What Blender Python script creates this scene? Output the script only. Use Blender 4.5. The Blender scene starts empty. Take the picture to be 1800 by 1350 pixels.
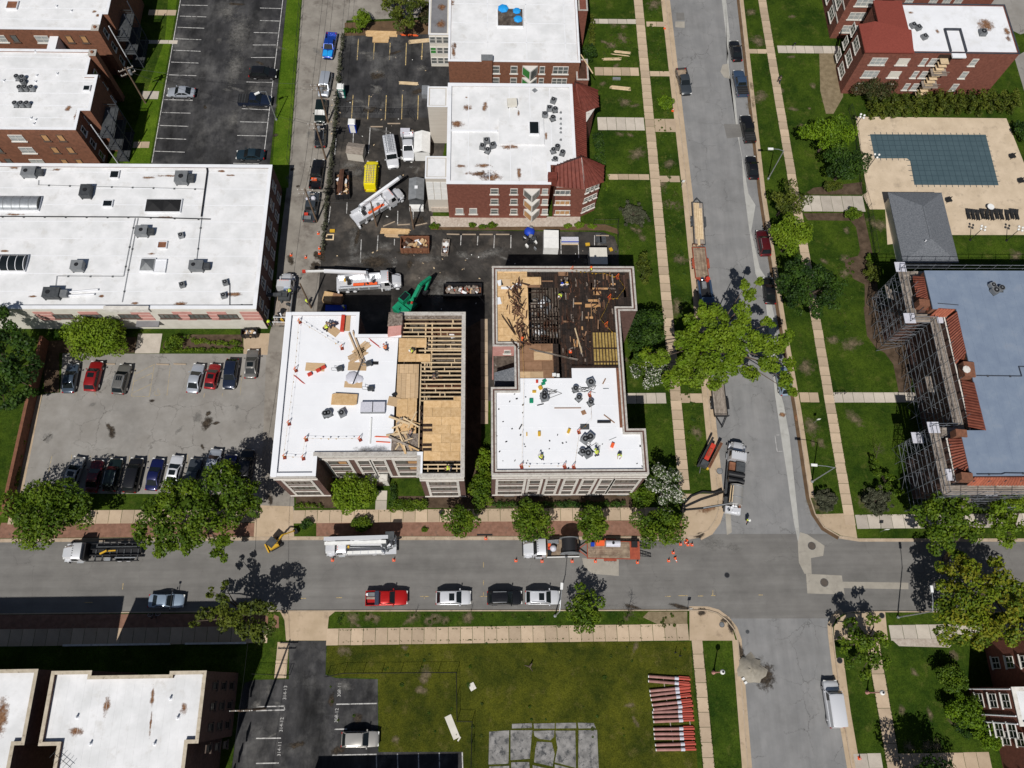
import bpy,math,random
import numpy as np
from math import radians as rad,sin,cos,pi
from mathutils import Vector,Matrix
random.seed(7);NR=np.random.RandomState(11)
SC=bpy.context.scene
COL=SC.collection
# ------------------------------------------------------------------ camera, sky, sun, exposure
CAM_H=112.0;FPX=1385.0
def _ray(px,py):return Vector((px-900.0,675.0-py,-FPX))
_up=-_ray(855,1205);_up.normalize()
_n=_ray(843,-3030);_n=_n-_up*_n.dot(_up);_n.normalize()
_e=_n.cross(_up)
ROT=Matrix((_e,_n,_up))                       # camera space -> world
cd=bpy.data.cameras.new('camera');cam=bpy.data.objects.new('camera',cd);COL.objects.link(cam)
cam.matrix_world=Matrix.Translation((0,0,CAM_H))@ROT.to_4x4()
cd.sensor_width=36.0;cd.lens=36.0*FPX/1800.0;cd.clip_start=1.0;cd.clip_end=3000.0
SC.camera=cam
SUN_AZ,SUN_EL=196.5,52.5
w=bpy.data.worlds.new('World');SC.world=w;w.use_nodes=True
nt=w.node_tree;bg=nt.nodes['Background'];sk=nt.nodes.new('ShaderNodeTexSky')
sk.sky_type='NISHITA';sk.sun_disc=False;sk.sun_elevation=rad(SUN_EL);sk.sun_rotation=rad(SUN_AZ)
nt.links.new(sk.outputs[0],bg.inputs[0]);bg.inputs[1].default_value=0.05
sl=bpy.data.lights.new('sun','SUN');so=bpy.data.objects.new('sun',sl);COL.objects.link(so)
sl.energy=5.0;sl.angle=rad(0.5);sl.color=(1.0,0.965,0.91)
_d=Vector((sin(rad(SUN_AZ-180))*cos(rad(SUN_EL)),cos(rad(SUN_AZ-180))*cos(rad(SUN_EL)),-sin(rad(SUN_EL))))
so.rotation_euler=_d.to_track_quat('-Z','Y').to_euler();so.location=(0,0,90)
SC.view_settings.view_transform='Standard';SC.view_settings.look='None'
SC.view_settings.exposure=-0.32
SC.cycles.diffuse_bounces=2;SC.cycles.glossy_bounces=2;SC.view_settings.gamma=1.0;SC.view_settings.use_curve_mapping=False
def G(px,py,h=0.0):
 "the point of the place at height h that the photograph shows at this pixel"
 d=ROT@_ray(px,py);t=(h-CAM_H)/d.z
 return Vector((d.x*t,d.y*t,h))
# ------------------------------------------------------------------ mesh builder
class MB:
 def __init__(s):s.v=[];s.f=[];s.m=[]
 def add(s,vs,fs,m=0):
  b=len(s.v);s.v.extend([tuple(p)for p in vs]);s.f.extend([tuple(i+b for i in f)for f in fs]);s.m.extend([m]*len(fs));return s
 def bx(s,x0,x1,y0,y1,z0,z1,m=0):
  return s.add([(x0,y0,z0),(x1,y0,z0),(x1,y1,z0),(x0,y1,z0),(x0,y0,z1),(x1,y0,z1),(x1,y1,z1),(x0,y1,z1)],
                     [(0,3,2,1),(4,5,6,7),(0,1,5,4),(1,2,6,5),(2,3,7,6),(3,0,4,7)],m)
 def box(s,c,d,rz=0.0,m=0,tx=0.0):
  x,y,z=d[0]/2,d[1]/2,d[2]/2
  R=Matrix.Rotation(rz,3,'Z')@Matrix.Rotation(tx,3,'X')
  vs=[Vector(c)+R@Vector((a*x,b*y,e*z))for e in(-1,1)for a,b in((-1,-1),(1,-1),(1,1),(-1,1))]
  return s.add(vs,[(0,3,2,1),(4,5,6,7),(0,1,5,4),(1,2,6,5),(2,3,7,6),(3,0,4,7)],m)
 def prism(s,poly,z0,z1,m=0,mt=None,bottom=True):
  n=len(poly)
  a=sum(poly[i][0]*poly[(i+1)%n][1]-poly[(i+1)%n][0]*poly[i][1]for i in range(n))
  if a<0:poly=poly[::-1]
  vs=[(p[0],p[1],z0)for p in poly]+[(p[0],p[1],z1)for p in poly]
  s.add(vs,[(i,(i+1)%n,(i+1)%n+n,i+n)for i in range(n)]+([tuple(range(n-1,-1,-1))]if bottom else[]),m)
  s.add(vs[n:],[tuple(range(n))],m if mt is None else mt);return s
 def tube(s,p0,p1,r,r1=None,n=6,m=0,caps=True):
  p0=Vector(p0);p1=Vector(p1);r1=r if r1 is None else r1
  d=p1-p0
  if d.length<1e-6:return s
  q=d.to_track_quat('Z','Y')
  A=[q@Vector((cos(2*pi*i/n),sin(2*pi*i/n),0))for i in range(n)]
  vs=[p0+a*r for a in A]+[p1+a*r1 for a in A]
  fs=[(i,(i+1)%n,(i+1)%n+n,i+n)for i in range(n)]
  if caps:fs+=[tuple(range(n-1,-1,-1)),tuple(range(n,2*n))]
  return s.add(vs,fs,m)
 def path(s,pts,r,n=5,m=0):
  for a,b in zip(pts,pts[1:]):s.tube(a,b,r,n=n,m=m)
  return s
 def beam(s,p0,p1,w_,h_,m=0):
  p0=Vector(p0);p1=Vector(p1);d=(p1-p0).normalized()
  u=Vector((0,0,1));x=d.cross(u)
  if x.length<1e-3:x=Vector((1,0,0))
  x.normalize();u=x.cross(d)
  vs=[p+x*a*w_/2+u*b*h_/2 for p in(p0,p1)for a,b in((-1,-1),(1,-1),(1,1),(-1,1))]
  return s.add(vs,[(0,3,2,1),(4,5,6,7),(0,1,5,4),(1,2,6,5),(2,3,7,6),(3,0,4,7)],m)
 def loft(s,rings,m=0,caps=True,closed=True):
  n=len(rings[0]);vs=[p for r in rings for p in r];fs=[]
  for k in range(len(rings)-1):
   for i in range(n if closed else n-1):
    j=(i+1)%n;fs.append((k*n+i,k*n+j,(k+1)*n+j,(k+1)*n+i))
  if caps:fs+=[tuple(range(n-1,-1,-1)),tuple(range((len(rings)-1)*n,len(rings)*n))]
  return s.add(vs,fs,m)
 def ball(s,c,r,n=8,k=5,m=0,sz=1.0,z0=-1.0):
  rings=[]
  for j in range(k+1):
   t=math.asin(z0)+(pi/2-math.asin(z0))*j/k
   rings.append([(c[0]+r*cos(t)*cos(2*pi*i/n),c[1]+r*cos(t)*sin(2*pi*i/n),c[2]+r*sz*sin(t))for i in range(n)])
  return s.loft(rings,m)
 def wheel(s,x,y,z,r,wd,n=14,m=0):
  return s.tube((x,y-wd/2,z),(x,y+wd/2,z),r,n=n,m=m)
def me(name,mb,mats,sharp=35):
 d=bpy.data.meshes.new(name);d.from_pydata(mb.v,[],mb.f)
 for m_ in(mats if isinstance(mats,(list,tuple))else[mats]):d.materials.append(m_)
 if any(mb.m):d.polygons.foreach_set('material_index',mb.m)
 if sharp:
  d.polygons.foreach_set('use_smooth',[True]*len(d.polygons));d.set_sharp_from_angle(angle=rad(sharp))
 d.update();return d
WLOC={}
def link(name,data,parent=None,loc=None,rz=0.0,kind=None,label=None):
 o=bpy.data.objects.new(name,data);COL.objects.link(o)
 if parent:o.parent=parent
 if loc is not None:o.location=loc
 if rz:o.rotation_euler=(0,0,rz)
 if kind:o['kind']=kind
 if label:o['label']=label
 return o
def ob(name,mb,mats,parent=None,kind=None,label=None,sharp=35):
 "mesh given in the parent's own space"
 return link(name,me(name,mb,mats,sharp),parent,kind=kind,label=label)
def obw(name,mb,mats,parent,kind=None,label=None,sharp=35):
 "mesh given in world space, parented to an unrotated thing"
 o=WLOC[parent.name];mb.v=[(p[0]-o[0],p[1]-o[1],p[2]-o[2])for p in mb.v]
 r=link(name,me(name,mb,mats,sharp),parent,kind=kind,label=label);WLOC[r.name]=o
 return r
def tag(o,label,cat,group=None):
 o['label']=label;o['category']=cat
 if group:o['group']=group
 return o
def thing(name,label,cat,loc=(0,0,0),rz=0.0,group=None):
 o=bpy.data.objects.new(name,None);COL.objects.link(o);o.empty_display_size=.3
 o.location=loc;o.rotation_euler=(0,0,rz);WLOC[o.name]=tuple(loc);return tag(o,label,cat,group)
def one(name,label,cat,mb,mats,loc=(0,0,0),rz=0.0,group=None,sharp=35):
 "a thing that is a single mesh, given round its own base"
 o=link(name,me(name,mb,mats,sharp),None,loc,rz);return tag(o,label,cat,group)
def copy_tree(o,parent=None):
 c=o.copy();COL.objects.link(c);c.parent=parent
 for ch in list(o.children):copy_tree(ch,c)
 return c
def dup(o,loc,rz,label,group=None):
 c=copy_tree(o);c.location=loc;c.rotation_euler=(0,0,rz);c['label']=label
 if group:c['group']=group
 return c
# ------------------------------------------------------------------ materials
def mk(name,c,c2=None,sc=1.0,rough=.85,metal=0.0,bump=0.0,bsc=12.0,detail=5,rnd=0.0,lo=.35,hi=.65,spec=.35,stretch=None,c3=None,sc3=6.0,lo3=.55,hi3=.7,coat=0.0,trans=0.0):
 m=bpy.data.materials.new(name);m.use_nodes=True;t=m.node_tree;N=t.nodes;L=t.links
 b=N['Principled BSDF'];b.inputs['Roughness'].default_value=rough;b.inputs['Metallic'].default_value=metal
 b.inputs['Specular IOR Level'].default_value=spec
 if coat:b.inputs['Coat Weight'].default_value=coat;b.inputs['Coat Roughness'].default_value=.05
 if trans:b.inputs['Transmission Weight'].default_value=trans
 tc=N.new('ShaderNodeTexCoord');vec=tc.outputs['Object']
 if stretch:
  mp=N.new('ShaderNodeMapping');mp.inputs['Scale'].default_value=stretch;L.new(vec,mp.inputs[0]);vec=mp.outputs[0]
 out=None
 def noise(scale,d=detail,r=.6):
  n=N.new('ShaderNodeTexNoise');n.inputs['Scale'].default_value=scale;n.inputs['Detail'].default_value=d;n.inputs['Roughness'].default_value=r;L.new(vec,n.inputs['Vector']);return n.outputs[0]
 def ramp(src,a,b2,ca,cb):
  r=N.new('ShaderNodeValToRGB');r.color_ramp.elements[0].position=a;r.color_ramp.elements[1].position=b2
  r.color_ramp.elements[0].color=(*ca,1);r.color_ramp.elements[1].color=(*cb,1);L.new(src,r.inputs[0]);return r.outputs[0]
 def mixc(f,a,b2,mode='MIX'):
  x=N.new('ShaderNodeMix');x.data_type='RGBA';x.blend_type=mode
  if isinstance(f,float):x.inputs[0].default_value=f
  else:L.new(f,x.inputs[0])
  for i,q in((6,a),(7,b2)):
   if isinstance(q,tuple):x.inputs[i].default_value=(*q,1)
   else:L.new(q,x.inputs[i])
  return x.outputs[2]
 out=ramp(noise(sc),lo,hi,c,c2)if c2 else None
 if c3:
  msk=ramp(noise(sc3,6,.7),lo3,hi3,(0,0,0),(1,1,1));out=mixc(msk,out if out else c,c3)
 if rnd:
  oi=N.new('ShaderNodeObjectInfo');mr=N.new('ShaderNodeMapRange');L.new(oi.outputs['Random'],mr.inputs[0])
  mr.inputs[3].default_value=1-rnd;mr.inputs[4].default_value=1+rnd*.6
  out=mixc(1.0,out if out else c,mr.outputs[0],'MULTIPLY')
 if out:L.new(out,b.inputs['Base Color'])
 else:b.inputs['Base Color'].default_value=(*c,1)
 if bump:
  bn=N.new('ShaderNodeBump');bn.inputs['Strength'].default_value=min(1,bump);bn.inputs['Distance'].default_value=.05*max(1,bump)
  L.new(noise(bsc,4),bn.inputs['Height']);L.new(bn.outputs[0],b.inputs['Normal'])
 m['mixc']=0;return m
def cracked(name,c,c2,crack,scale=.12,width=.012,dirt=None,streak=None,amt=.12):
 "old asphalt: mottled colour, wandering cracks, stains"
 m=mk(name,c,c2,sc=.35,rough=.92,bump=.35,bsc=40,c3=dirt or c,sc3=.16,lo3=.5,hi3=.75)
 t=m.node_tree;N=t.nodes;L=t.links;b=N['Principled BSDF'];src=b.inputs['Base Color'].links[0].from_socket
 tc=N.new('ShaderNodeTexCoord');nz=N.new('ShaderNodeTexNoise');nz.inputs['Scale'].default_value=.6;nz.inputs['Detail'].default_value=8;nz.inputs['Roughness'].default_value=.7
 L.new(tc.outputs['Object'],nz.inputs['Vector'])
 ad=N.new('ShaderNodeMixRGB');ad.blend_type='LINEAR_LIGHT';ad.inputs[0].default_value=2.6
 L.new(tc.outputs['Object'],ad.inputs[1]);L.new(nz.outputs[1],ad.inputs[2])
 vo=N.new('ShaderNodeTexVoronoi');vo.feature='DISTANCE_TO_EDGE';vo.inputs['Scale'].default_value=scale;L.new(ad.outputs[0],vo.inputs['Vector'])
 r=N.new('ShaderNodeValToRGB');r.color_ramp.elements[0].color=(1,1,1,1);r.color_ramp.elements[1].color=(0,0,0,1)
 r.color_ramp.elements[0].position=0;r.color_ramp.elements[1].position=width;L.new(vo.outputs[0],r.inputs[0])
 # cracks fade in and out
 n2=N.new('ShaderNodeTexNoise');n2.inputs['Scale'].default_value=.2;L.new(tc.outputs['Object'],n2.inputs['Vector'])
 mu=N.new('ShaderNodeMath');mu.operation='MULTIPLY';nr=N.new('ShaderNodeMapRange');L.new(n2.outputs[0],nr.inputs[0]);nr.inputs[1].default_value=.42;nr.inputs[2].default_value=.62;nr.inputs[4].default_value=.9;L.new(r.outputs[0],mu.inputs[0]);L.new(nr.outputs[0],mu.inputs[1])
 x=N.new('ShaderNodeMix');x.data_type='RGBA';L.new(mu.outputs[0],x.inputs[0]);L.new(src,x.inputs[6]);x.inputs[7].default_value=(*crack,1)
 res=x.outputs[2]
 if streak:
  mp=N.new('ShaderNodeMapping');mp.inputs['Scale'].default_value=streak;L.new(tc.outputs['Object'],mp.inputs[0]);n4=N.new('ShaderNodeTexNoise');n4.inputs['Scale'].default_value=1;n4.inputs['Detail'].default_value=7;n4.inputs['Roughness'].default_value=.7;L.new(mp.outputs[0],n4.inputs['Vector'])
  r4=N.new('ShaderNodeMapRange');L.new(n4.outputs[0],r4.inputs[0]);r4.inputs[1].default_value=.3;r4.inputs[2].default_value=.7;r4.inputs[3].default_value=1-amt;r4.inputs[4].default_value=1+amt
  x2=N.new('ShaderNodeMix');x2.data_type='RGBA';x2.blend_type='MULTIPLY';x2.inputs[0].default_value=1;L.new(res,x2.inputs[6]);L.new(r4.outputs[0],x2.inputs[7]);res=x2.outputs[2]
 L.new(res,b.inputs['Base Color']);return m
def stain_mat(name,c,c2,soft=.5):
 "a dirty mark that frays out: transparent beyond its ragged edge (object space, unit disc)"
 m=bpy.data.materials.new(name);m.use_nodes=True;t=m.node_tree;N=t.nodes;L=t.links
 b=N['Principled BSDF'];b.inputs['Roughness'].default_value=.95;b.inputs['Specular IOR Level'].default_value=.1
 tc=N.new('ShaderNodeTexCoord');ln=N.new('ShaderNodeVectorMath');ln.operation='LENGTH';L.new(tc.outputs['Object'],ln.inputs[0])
 ge=N.new('ShaderNodeNewGeometry');nz=N.new('ShaderNodeTexNoise');nz.inputs['Scale'].default_value=1.3;nz.inputs['Detail'].default_value=6;nz.inputs['Roughness'].default_value=.75
 L.new(ge.outputs['Position'],nz.inputs['Vector'])
 a=N.new('ShaderNodeMath');a.operation='MULTIPLY_ADD';L.new(nz.outputs[0],a.inputs[0]);a.inputs[1].default_value=2.2;a.inputs[2].default_value=-.55
 s_=N.new('ShaderNodeMath');s_.operation='SUBTRACT';L.new(a.outputs[0],s_.inputs[0]);L.new(ln.outputs['Value'],s_.inputs[1])
 mr=N.new('ShaderNodeMapRange');L.new(s_.outputs[0],mr.inputs[0]);mr.inputs[1].default_value=-.25;mr.inputs[2].default_value=-.25+soft;mr.inputs[4].default_value=.92
 r=N.new('ShaderNodeValToRGB');r.color_ramp.elements[0].color=(*c,1);r.color_ramp.elements[1].color=(*c2,1);r.color_ramp.elements[0].position=.4;r.color_ramp.elements[1].position=.6
 n3=N.new('ShaderNodeTexNoise');n3.inputs['Scale'].default_value=3.1;L.new(ge.outputs['Position'],n3.inputs['Vector']);L.new(n3.outputs[0],r.inputs[0])
 L.new(r.outputs[0],b.inputs['Base Color']);L.new(mr.outputs[0],b.inputs['Alpha']);return m
def grassy(name,dark,mid,dry):
 "turf: big soft tone changes, metre-sized clumps, dry flecks, fine blades"
 m=bpy.data.materials.new(name);m.use_nodes=True;t=m.node_tree;N=t.nodes;L=t.links;b=N['Principled BSDF'];b.inputs['Roughness'].default_value=1;b.inputs['Specular IOR Level'].default_value=.03
 ge=N.new('ShaderNodeNewGeometry')
 def no(sc,d,r=.65):
  n=N.new('ShaderNodeTexNoise');n.inputs['Scale'].default_value=sc;n.inputs['Detail'].default_value=d;n.inputs['Roughness'].default_value=r;L.new(ge.outputs['Position'],n.inputs['Vector']);return n.outputs[0]
 def rp(s_,a,c,ca,cb):
  r=N.new('ShaderNodeValToRGB');r.color_ramp.elements[0].position=a;r.color_ramp.elements[1].position=c;r.color_ramp.elements[0].color=(*ca,1);r.color_ramp.elements[1].color=(*cb,1);L.new(s_,r.inputs[0]);return r.outputs[0]
 def mx(f,a,c,mode='MIX'):
  x=N.new('ShaderNodeMix');x.data_type='RGBA';x.blend_type=mode
  (L.new(f,x.inputs[0])if not isinstance(f,float)else setattr(x.inputs[0],'default_value',f));L.new(a,x.inputs[6])
  (L.new(c,x.inputs[7])if not isinstance(c,tuple)else setattr(x.inputs[7],'default_value',(*c,1)));return x.outputs[2]
 base=rp(no(.16,8,.72),.36,.62,dark,mid);base=mx(rp(no(1.1,6,.7),.52,.72,(0,0,0),(.8,.8,.8)),base,dark)
 base=mx(rp(no(.45,8,.75),.55,.72,(0,0,0),(.85,.85,.85)),base,dry);base=mx(1.0,base,rp(no(7,3,.7),.34,.66,(.62,.62,.62),(1.4,1.4,1.4)),'MULTIPLY')
 L.new(base,b.inputs['Base Color']);bn=N.new('ShaderNodeBump');bn.inputs['Strength'].default_value=.7;bn.inputs['Distance'].default_value=.08;L.new(no(5,5,.7),bn.inputs['Height']);L.new(bn.outputs[0],b.inputs['Normal']);return m
M={}
M['road']=cracked('street_asphalt',(.155,.148,.14),(.19,.183,.172),(.10,.095,.09),.13,.004,(.135,.13,.122),(.03,.55,1),.16)
M['road2']=cracked('side_street_asphalt',(.20,.20,.20),(.245,.242,.24),(.07,.068,.065),.24,.010,(.18,.178,.175),(.6,.04,1),.12)
M['lotgrey']=cracked('worn_parking_asphalt',(.235,.22,.20),(.30,.285,.265),(.07,.062,.055),.2,.010,(.20,.19,.175))
M['lotdark']=cracked('dark_parking_asphalt',(.020,.020,.022),(.046,.045,.046),(.012,.012,.012),.2,.01,(.11,.107,.103),(.35,.12,1),.75)
M['lotblack']=cracked('sealed_asphalt',(.024,.022,.020),(.045,.040,.036),(.012,.012,.012),.2,.01,(.13,.11,.09),(.2,.25,1),.65)
M['alley']=mk('alley_concrete',(.21,.19,.165),(.30,.275,.24),.35,.92,bump=.2,bsc=30,c3=(.12,.10,.085),sc3=.3,lo3=.52,hi3=.72)
M['slab']=mk('sidewalk_concrete',(.44,.335,.235),(.54,.42,.30),.8,.9,bump=.15,bsc=30,rnd=.2,c3=(.38,.295,.21),sc3=1.6)
M['slabpale']=mk('pale_concrete',(.45,.40,.34),(.56,.50,.43),.8,.9,bump=.15,bsc=30,rnd=.2,c3=(.40,.35,.29),sc3=1.6)
M['apron']=mk('driveway_concrete',(.42,.32,.215),(.50,.385,.27),.5,.9,bump=.15,bsc=30,rnd=.07,c3=(.32,.24,.165),sc3=.8)
M['kerb']=mk('kerb_concrete',(.36,.28,.20),(.46,.37,.28),.7,.9,c3=(.24,.18,.13),sc3=.9)
M['patch']=mk('concrete_patch',(.30,.275,.235),(.37,.34,.29),.6,.92,c3=(.25,.23,.2),sc3=.8)
M['patchpale']=mk('pale_trench_patch',(.36,.355,.33),(.44,.435,.41),.5,.92,c3=(.31,.3,.28),sc3=.7)
M['paver']=mk('red_brick_paving',(.19,.098,.066),(.27,.145,.10),1.6,.93,bump=.6,bsc=9,c3=(.145,.095,.07),sc3=1.2)
M['grass']=grassy('lawn_grass',(.016,.036,.005),(.052,.084,.009),(.095,.105,.024))
M['grassyel']=grassy('yellowish_meadow_grass',(.026,.036,.006),(.082,.086,.010),(.115,.10,.030))
M['grasslot']=grassy('bright_strip_grass',(.042,.085,.006),(.092,.150,.012),(.12,.15,.02))
M['ground']=mk('rough_ground',(.030,.045,.012),(.055,.06,.02),.2,.95,bump=1.0,bsc=3,spec=.05,c3=(.07,.055,.035),sc3=.4)
M['soil']=mk('bare_mulch',(.060,.042,.028),(.115,.080,.055),.9,.97,bump=1.5,bsc=7,spec=.05)
M['straw']=mk('dry_patch',(.18,.14,.085),(.26,.205,.13),1.2,.97,bump=1.2,bsc=7,spec=.05)
M['mud']=mk('wet_mud',(.085,.052,.028),(.14,.085,.045),.7,.9,bump=.5,bsc=5)
M['white']=mk('white_roof_membrane',(.76,.77,.80),(.81,.82,.85),.25,.75,bump=.12,bsc=.9,c3=(.66,.66,.66),sc3=.35,lo3=.5,hi3=.75)
M['whitedirty']=mk('soiled_white_roof',(.66,.665,.67),(.80,.80,.81),.35,.8,bump=.15,bsc=.9,c3=(.56,.545,.52),sc3=.5,lo3=.55,hi3=.8)
M['whiteclean']=mk('new_white_membrane',(.77,.78,.81),(.82,.83,.86),.3,.7,bump=.08,bsc=.7)
M['bluemem']=mk('blue_grey_membrane',(.165,.21,.29),(.20,.25,.33),.5,.85,bump=.15,bsc=2,c3=(.215,.255,.325),sc3=.5)
M['greyroof']=mk('grey_roof_felt',(.16,.16,.17),(.22,.22,.23),.5,.9,bump=.1)
M['shingle']=mk('grey_shingles',(.085,.095,.11),(.19,.20,.22),4.5,.93,bump=.6,bsc=9,stretch=(1,2.5,1))
M['redshingle']=mk('red_shingles',(.19,.040,.028),(.235,.052,.036),4,.9,bump=.4,bsc=9)
M['tile']=mk('clay_roof_tile',(.17,.046,.029),(.25,.078,.048),1.6,.8,bump=.2,rnd=.2)
M['tileor']=mk('orange_clay_tile',(.30,.085,.048),(.40,.13,.075),1.8,.8,bump=.2,rnd=.2)
M['tiledark']=mk('dark_red_tile',(.115,.026,.017),(.175,.042,.028),1.8,.7,bump=.2,rnd=.15)
M['brick']=mk('red_brick',(.155,.055,.038),(.225,.082,.056),2.2,.93,bump=.5,bsc=14,c3=(.145,.045,.03),sc3=3)
M['brickbr']=mk('brown_brick',(.165,.072,.042),(.235,.10,.058),2.2,.93,bump=.5,bsc=14,c3=(.12,.055,.035),sc3=3)
M['brickdk']=mk('dark_brown_brick',(.10,.055,.045),(.15,.085,.07),2.2,.93,bump=.5,bsc=14,c3=(.075,.04,.035),sc3=3)
M['brickpk']=mk('pink_painted_brick',(.52,.25,.22),(.60,.31,.27),1.2,.93,bump=.4,bsc=14,c3=(.42,.21,.18),sc3=2)
M['lime']=mk('limestone_trim',(.58,.55,.50),(.72,.69,.64),1.5,.9,bump=.15,rnd=.08,c3=(.36,.33,.30),sc3=2.2)
M['coping']=mk('weathered_coping',(.44,.41,.37),(.56,.53,.49),1.2,.9,rnd=.12,c3=(.27,.24,.215),sc3=3.5,lo3=.5,hi3=.7)
M['copingtan']=mk('clay_coping',(.42,.36,.27),(.54,.47,.37),1.4,.85,rnd=.2,c3=(.25,.2,.15),sc3=2.5)
M['darkmetal']=mk('dark_flashing',(.035,.04,.055),(.06,.065,.08),1,.6)
M['siding']=mk('tan_siding',(.50,.46,.40),(.56,.52,.46),.6,.8,stretch=(.3,.3,6))
M['cream']=mk('cream_stucco',(.60,.57,.50),(.68,.65,.58),.8,.9)
M['osb']=mk('osb_sheathing',(.56,.36,.17),(.70,.48,.26),2.2,.9,rnd=.14,c3=(.46,.28,.12),sc3=5)
M['ply']=mk('plywood',(.50,.34,.19),(.60,.43,.26),1.4,.85,rnd=.18,stretch=(1,6,1))
M['lumber']=mk('new_lumber',(.58,.43,.26),(.72,.56,.36),2,.85,rnd=.15)
M['oldply']=mk('brown_boards',(.22,.12,.065),(.30,.17,.10),1.3,.92,rnd=.2)
M['burnt']=mk('charred_deck',(.012,.009,.008),(.036,.024,.019),1.1,.97,bump=.8,bsc=6,c3=(.085,.05,.034),sc3=2.4,lo3=.58,hi3=.7)
M['char']=mk('charred_wood',(.022,.013,.009),(.055,.03,.02),3,.95,rnd=.4)
M['rustwood']=mk('splintered_wood',(.06,.026,.015),(.11,.05,.03),2,.95,rnd=.4)
M['insul']=mk('yellow_insulation',(.27,.18,.05),(.42,.30,.10),2.5,.97,bump=1,bsc=5,c3=(.25,.17,.05),sc3=2)
M['debris']=mk('rubble',(.10,.075,.06),(.30,.25,.21),3.2,.95,bump=1.5,bsc=5,c3=(.55,.52,.5),sc3=4.5,lo3=.62,hi3=.66)
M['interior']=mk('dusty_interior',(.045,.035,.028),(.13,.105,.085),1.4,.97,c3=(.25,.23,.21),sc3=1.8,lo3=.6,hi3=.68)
M['glass']=mk('window_glass',(.075,.085,.085),(.20,.21,.20),.9,.12,spec=.6)
M['blind']=mk('pale_blind',(.30,.32,.32),(.42,.44,.43),1.1,.5)
M['glassdk']=mk('dark_glass',(.010,.013,.014),rough=.08,spec=.6)
M['board']=mk('boarded_panel',(.44,.24,.10),(.52,.30,.14),1.2,.9)
M['frame']=mk('white_window_frame',(.66,.64,.60),rough=.7)
M['framedk']=mk('dark_window_frame',(.10,.07,.055),rough=.7)
M['greenwin']=mk('green_window_film',(.05,.22,.05),rough=.5)
M['black']=mk('black_rubber',(.015,.015,.016),rough=.85)
M['blackm']=mk('black_metal',(.02,.02,.022),rough=.45)
M['steel']=mk('galvanised_steel',(.36,.38,.40),(.48,.50,.52),3,.45,metal=.6)
M['grey']=mk('grey_sheet_metal',(.19,.20,.21),(.26,.27,.28),1.5,.6,metal=.2,rnd=.25)
M['greydk']=mk('dark_grey_metal',(.05,.055,.06),(.085,.09,.095),2,.6,metal=.2,rnd=.25)
M['scaf']=mk('scaffold_tube',(.13,.14,.16),(.24,.26,.29),2,.5,metal=.4,rnd=.25)
M['plank']=mk('grey_weathered_plank',(.20,.165,.135),(.36,.31,.265),1.6,.93,rnd=.25,stretch=(1,4,1))
M['trailerwood']=mk('worn_trailer_deck',(.20,.14,.10),(.36,.28,.20),1.2,.95,rnd=.2,c3=(.10,.07,.05),sc3=1.8)
M['pole']=mk('utility_pole_wood',(.13,.085,.055),(.20,.14,.095),2,.95)
M['paint_white']=mk('white_paint',(.72,.72,.70),(.82,.82,.80),1.5,.8)
M['stripe']=mk('worn_white_stripe',(.42,.41,.40),(.62,.61,.59),1.5,.9,c3=(.16,.155,.15),sc3=2.5,lo3=.5,hi3=.62)
M['stripey']=mk('worn_yellow_stripe',(.50,.36,.14),(.60,.45,.20),1.5,.9,c3=(.22,.18,.13),sc3=2.5,lo3=.45,hi3=.6)
M['stripefade']=mk('faded_yellow_stripe',(.34,.28,.18),(.40,.32,.19),1.5,.9,c3=(.26,.24,.2),sc3=2.5,lo3=.45,hi3=.6)
M['orange']=mk('safety_orange',(.80,.12,.03),rough=.6)
M['redp']=mk('equipment_red',(.48,.035,.02),(.56,.06,.035),2,.55)
M['orangered']=mk('trailer_red',(.27,.055,.03),(.38,.085,.042),2,.6)
M['rust']=mk('rusty_steel',(.16,.065,.035),(.25,.11,.06),2,.85)
M['yellow']=mk('equipment_yellow',(.60,.36,.03),rough=.5)
M['vanyellow']=mk('bright_yellow_paint',(.80,.66,.01),rough=.35,coat=.4)
M['green']=mk('excavator_green',(.005,.20,.10),(.01,.27,.14),1.5,.5)
M['blue']=mk('royal_blue_plastic',(.01,.05,.42),rough=.5)
M['bluet']=mk('sky_blue_tarp',(.01,.27,.70),(.02,.35,.78),1.5,.6,bump=.4,bsc=3)
M['teal']=mk('teal_plastic',(.005,.30,.22),rough=.5)
M['vest']=mk('hi_vis_yellow',(.62,.82,.05),rough=.8)
M['vesto']=mk('hi_vis_orange',(.85,.20,.03),rough=.8)
M['skin']=mk('skin',(.42,.24,.16),rough=.6)
M['denim']=mk('dark_trousers',(.03,.035,.055),rough=.9)
M['helmetw']=mk('helmet_white',(.75,.75,.72),rough=.4)
M['cover']=mk('pool_cover_fabric',(.052,.088,.105),(.064,.104,.122),.5,.85,bump=.3,bsc=1.5)
M['strap']=mk('pool_strap',(.034,.062,.078),rough=.85)
M['mh']=mk('cast_iron',(.075,.06,.05),(.11,.09,.075),6,.8)
M['deckp']=mk('pool_deck_concrete',(.50,.40,.285),(.60,.485,.355),.4,.9,c3=(.40,.32,.235),sc3=.6,rnd=.06)
M['oldslab']=mk('old_slab_concrete',(.17,.165,.16),(.30,.29,.28),1.1,.95,bump=.5,bsc=9,c3=(.07,.072,.075),sc3=1.3,lo3=.5,hi3=.62)
M['standred']=mk('stand_base_red',(.20,.03,.02),rough=.6)
M['gravel']=mk('gravel',(.15,.135,.12),(.23,.21,.185),5,.97,bump=1.5,bsc=10)
M['sand']=mk('sand_pile',(.26,.235,.19),(.33,.30,.25),2,.97,bump=.8,bsc=8)
M['pipe']=mk('mauve_pipe',(.30,.15,.13),(.38,.20,.175),1.5,.55,rnd=.15)
M['pipered']=mk('red_pipe_end',(.42,.075,.05),rough=.55)
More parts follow.
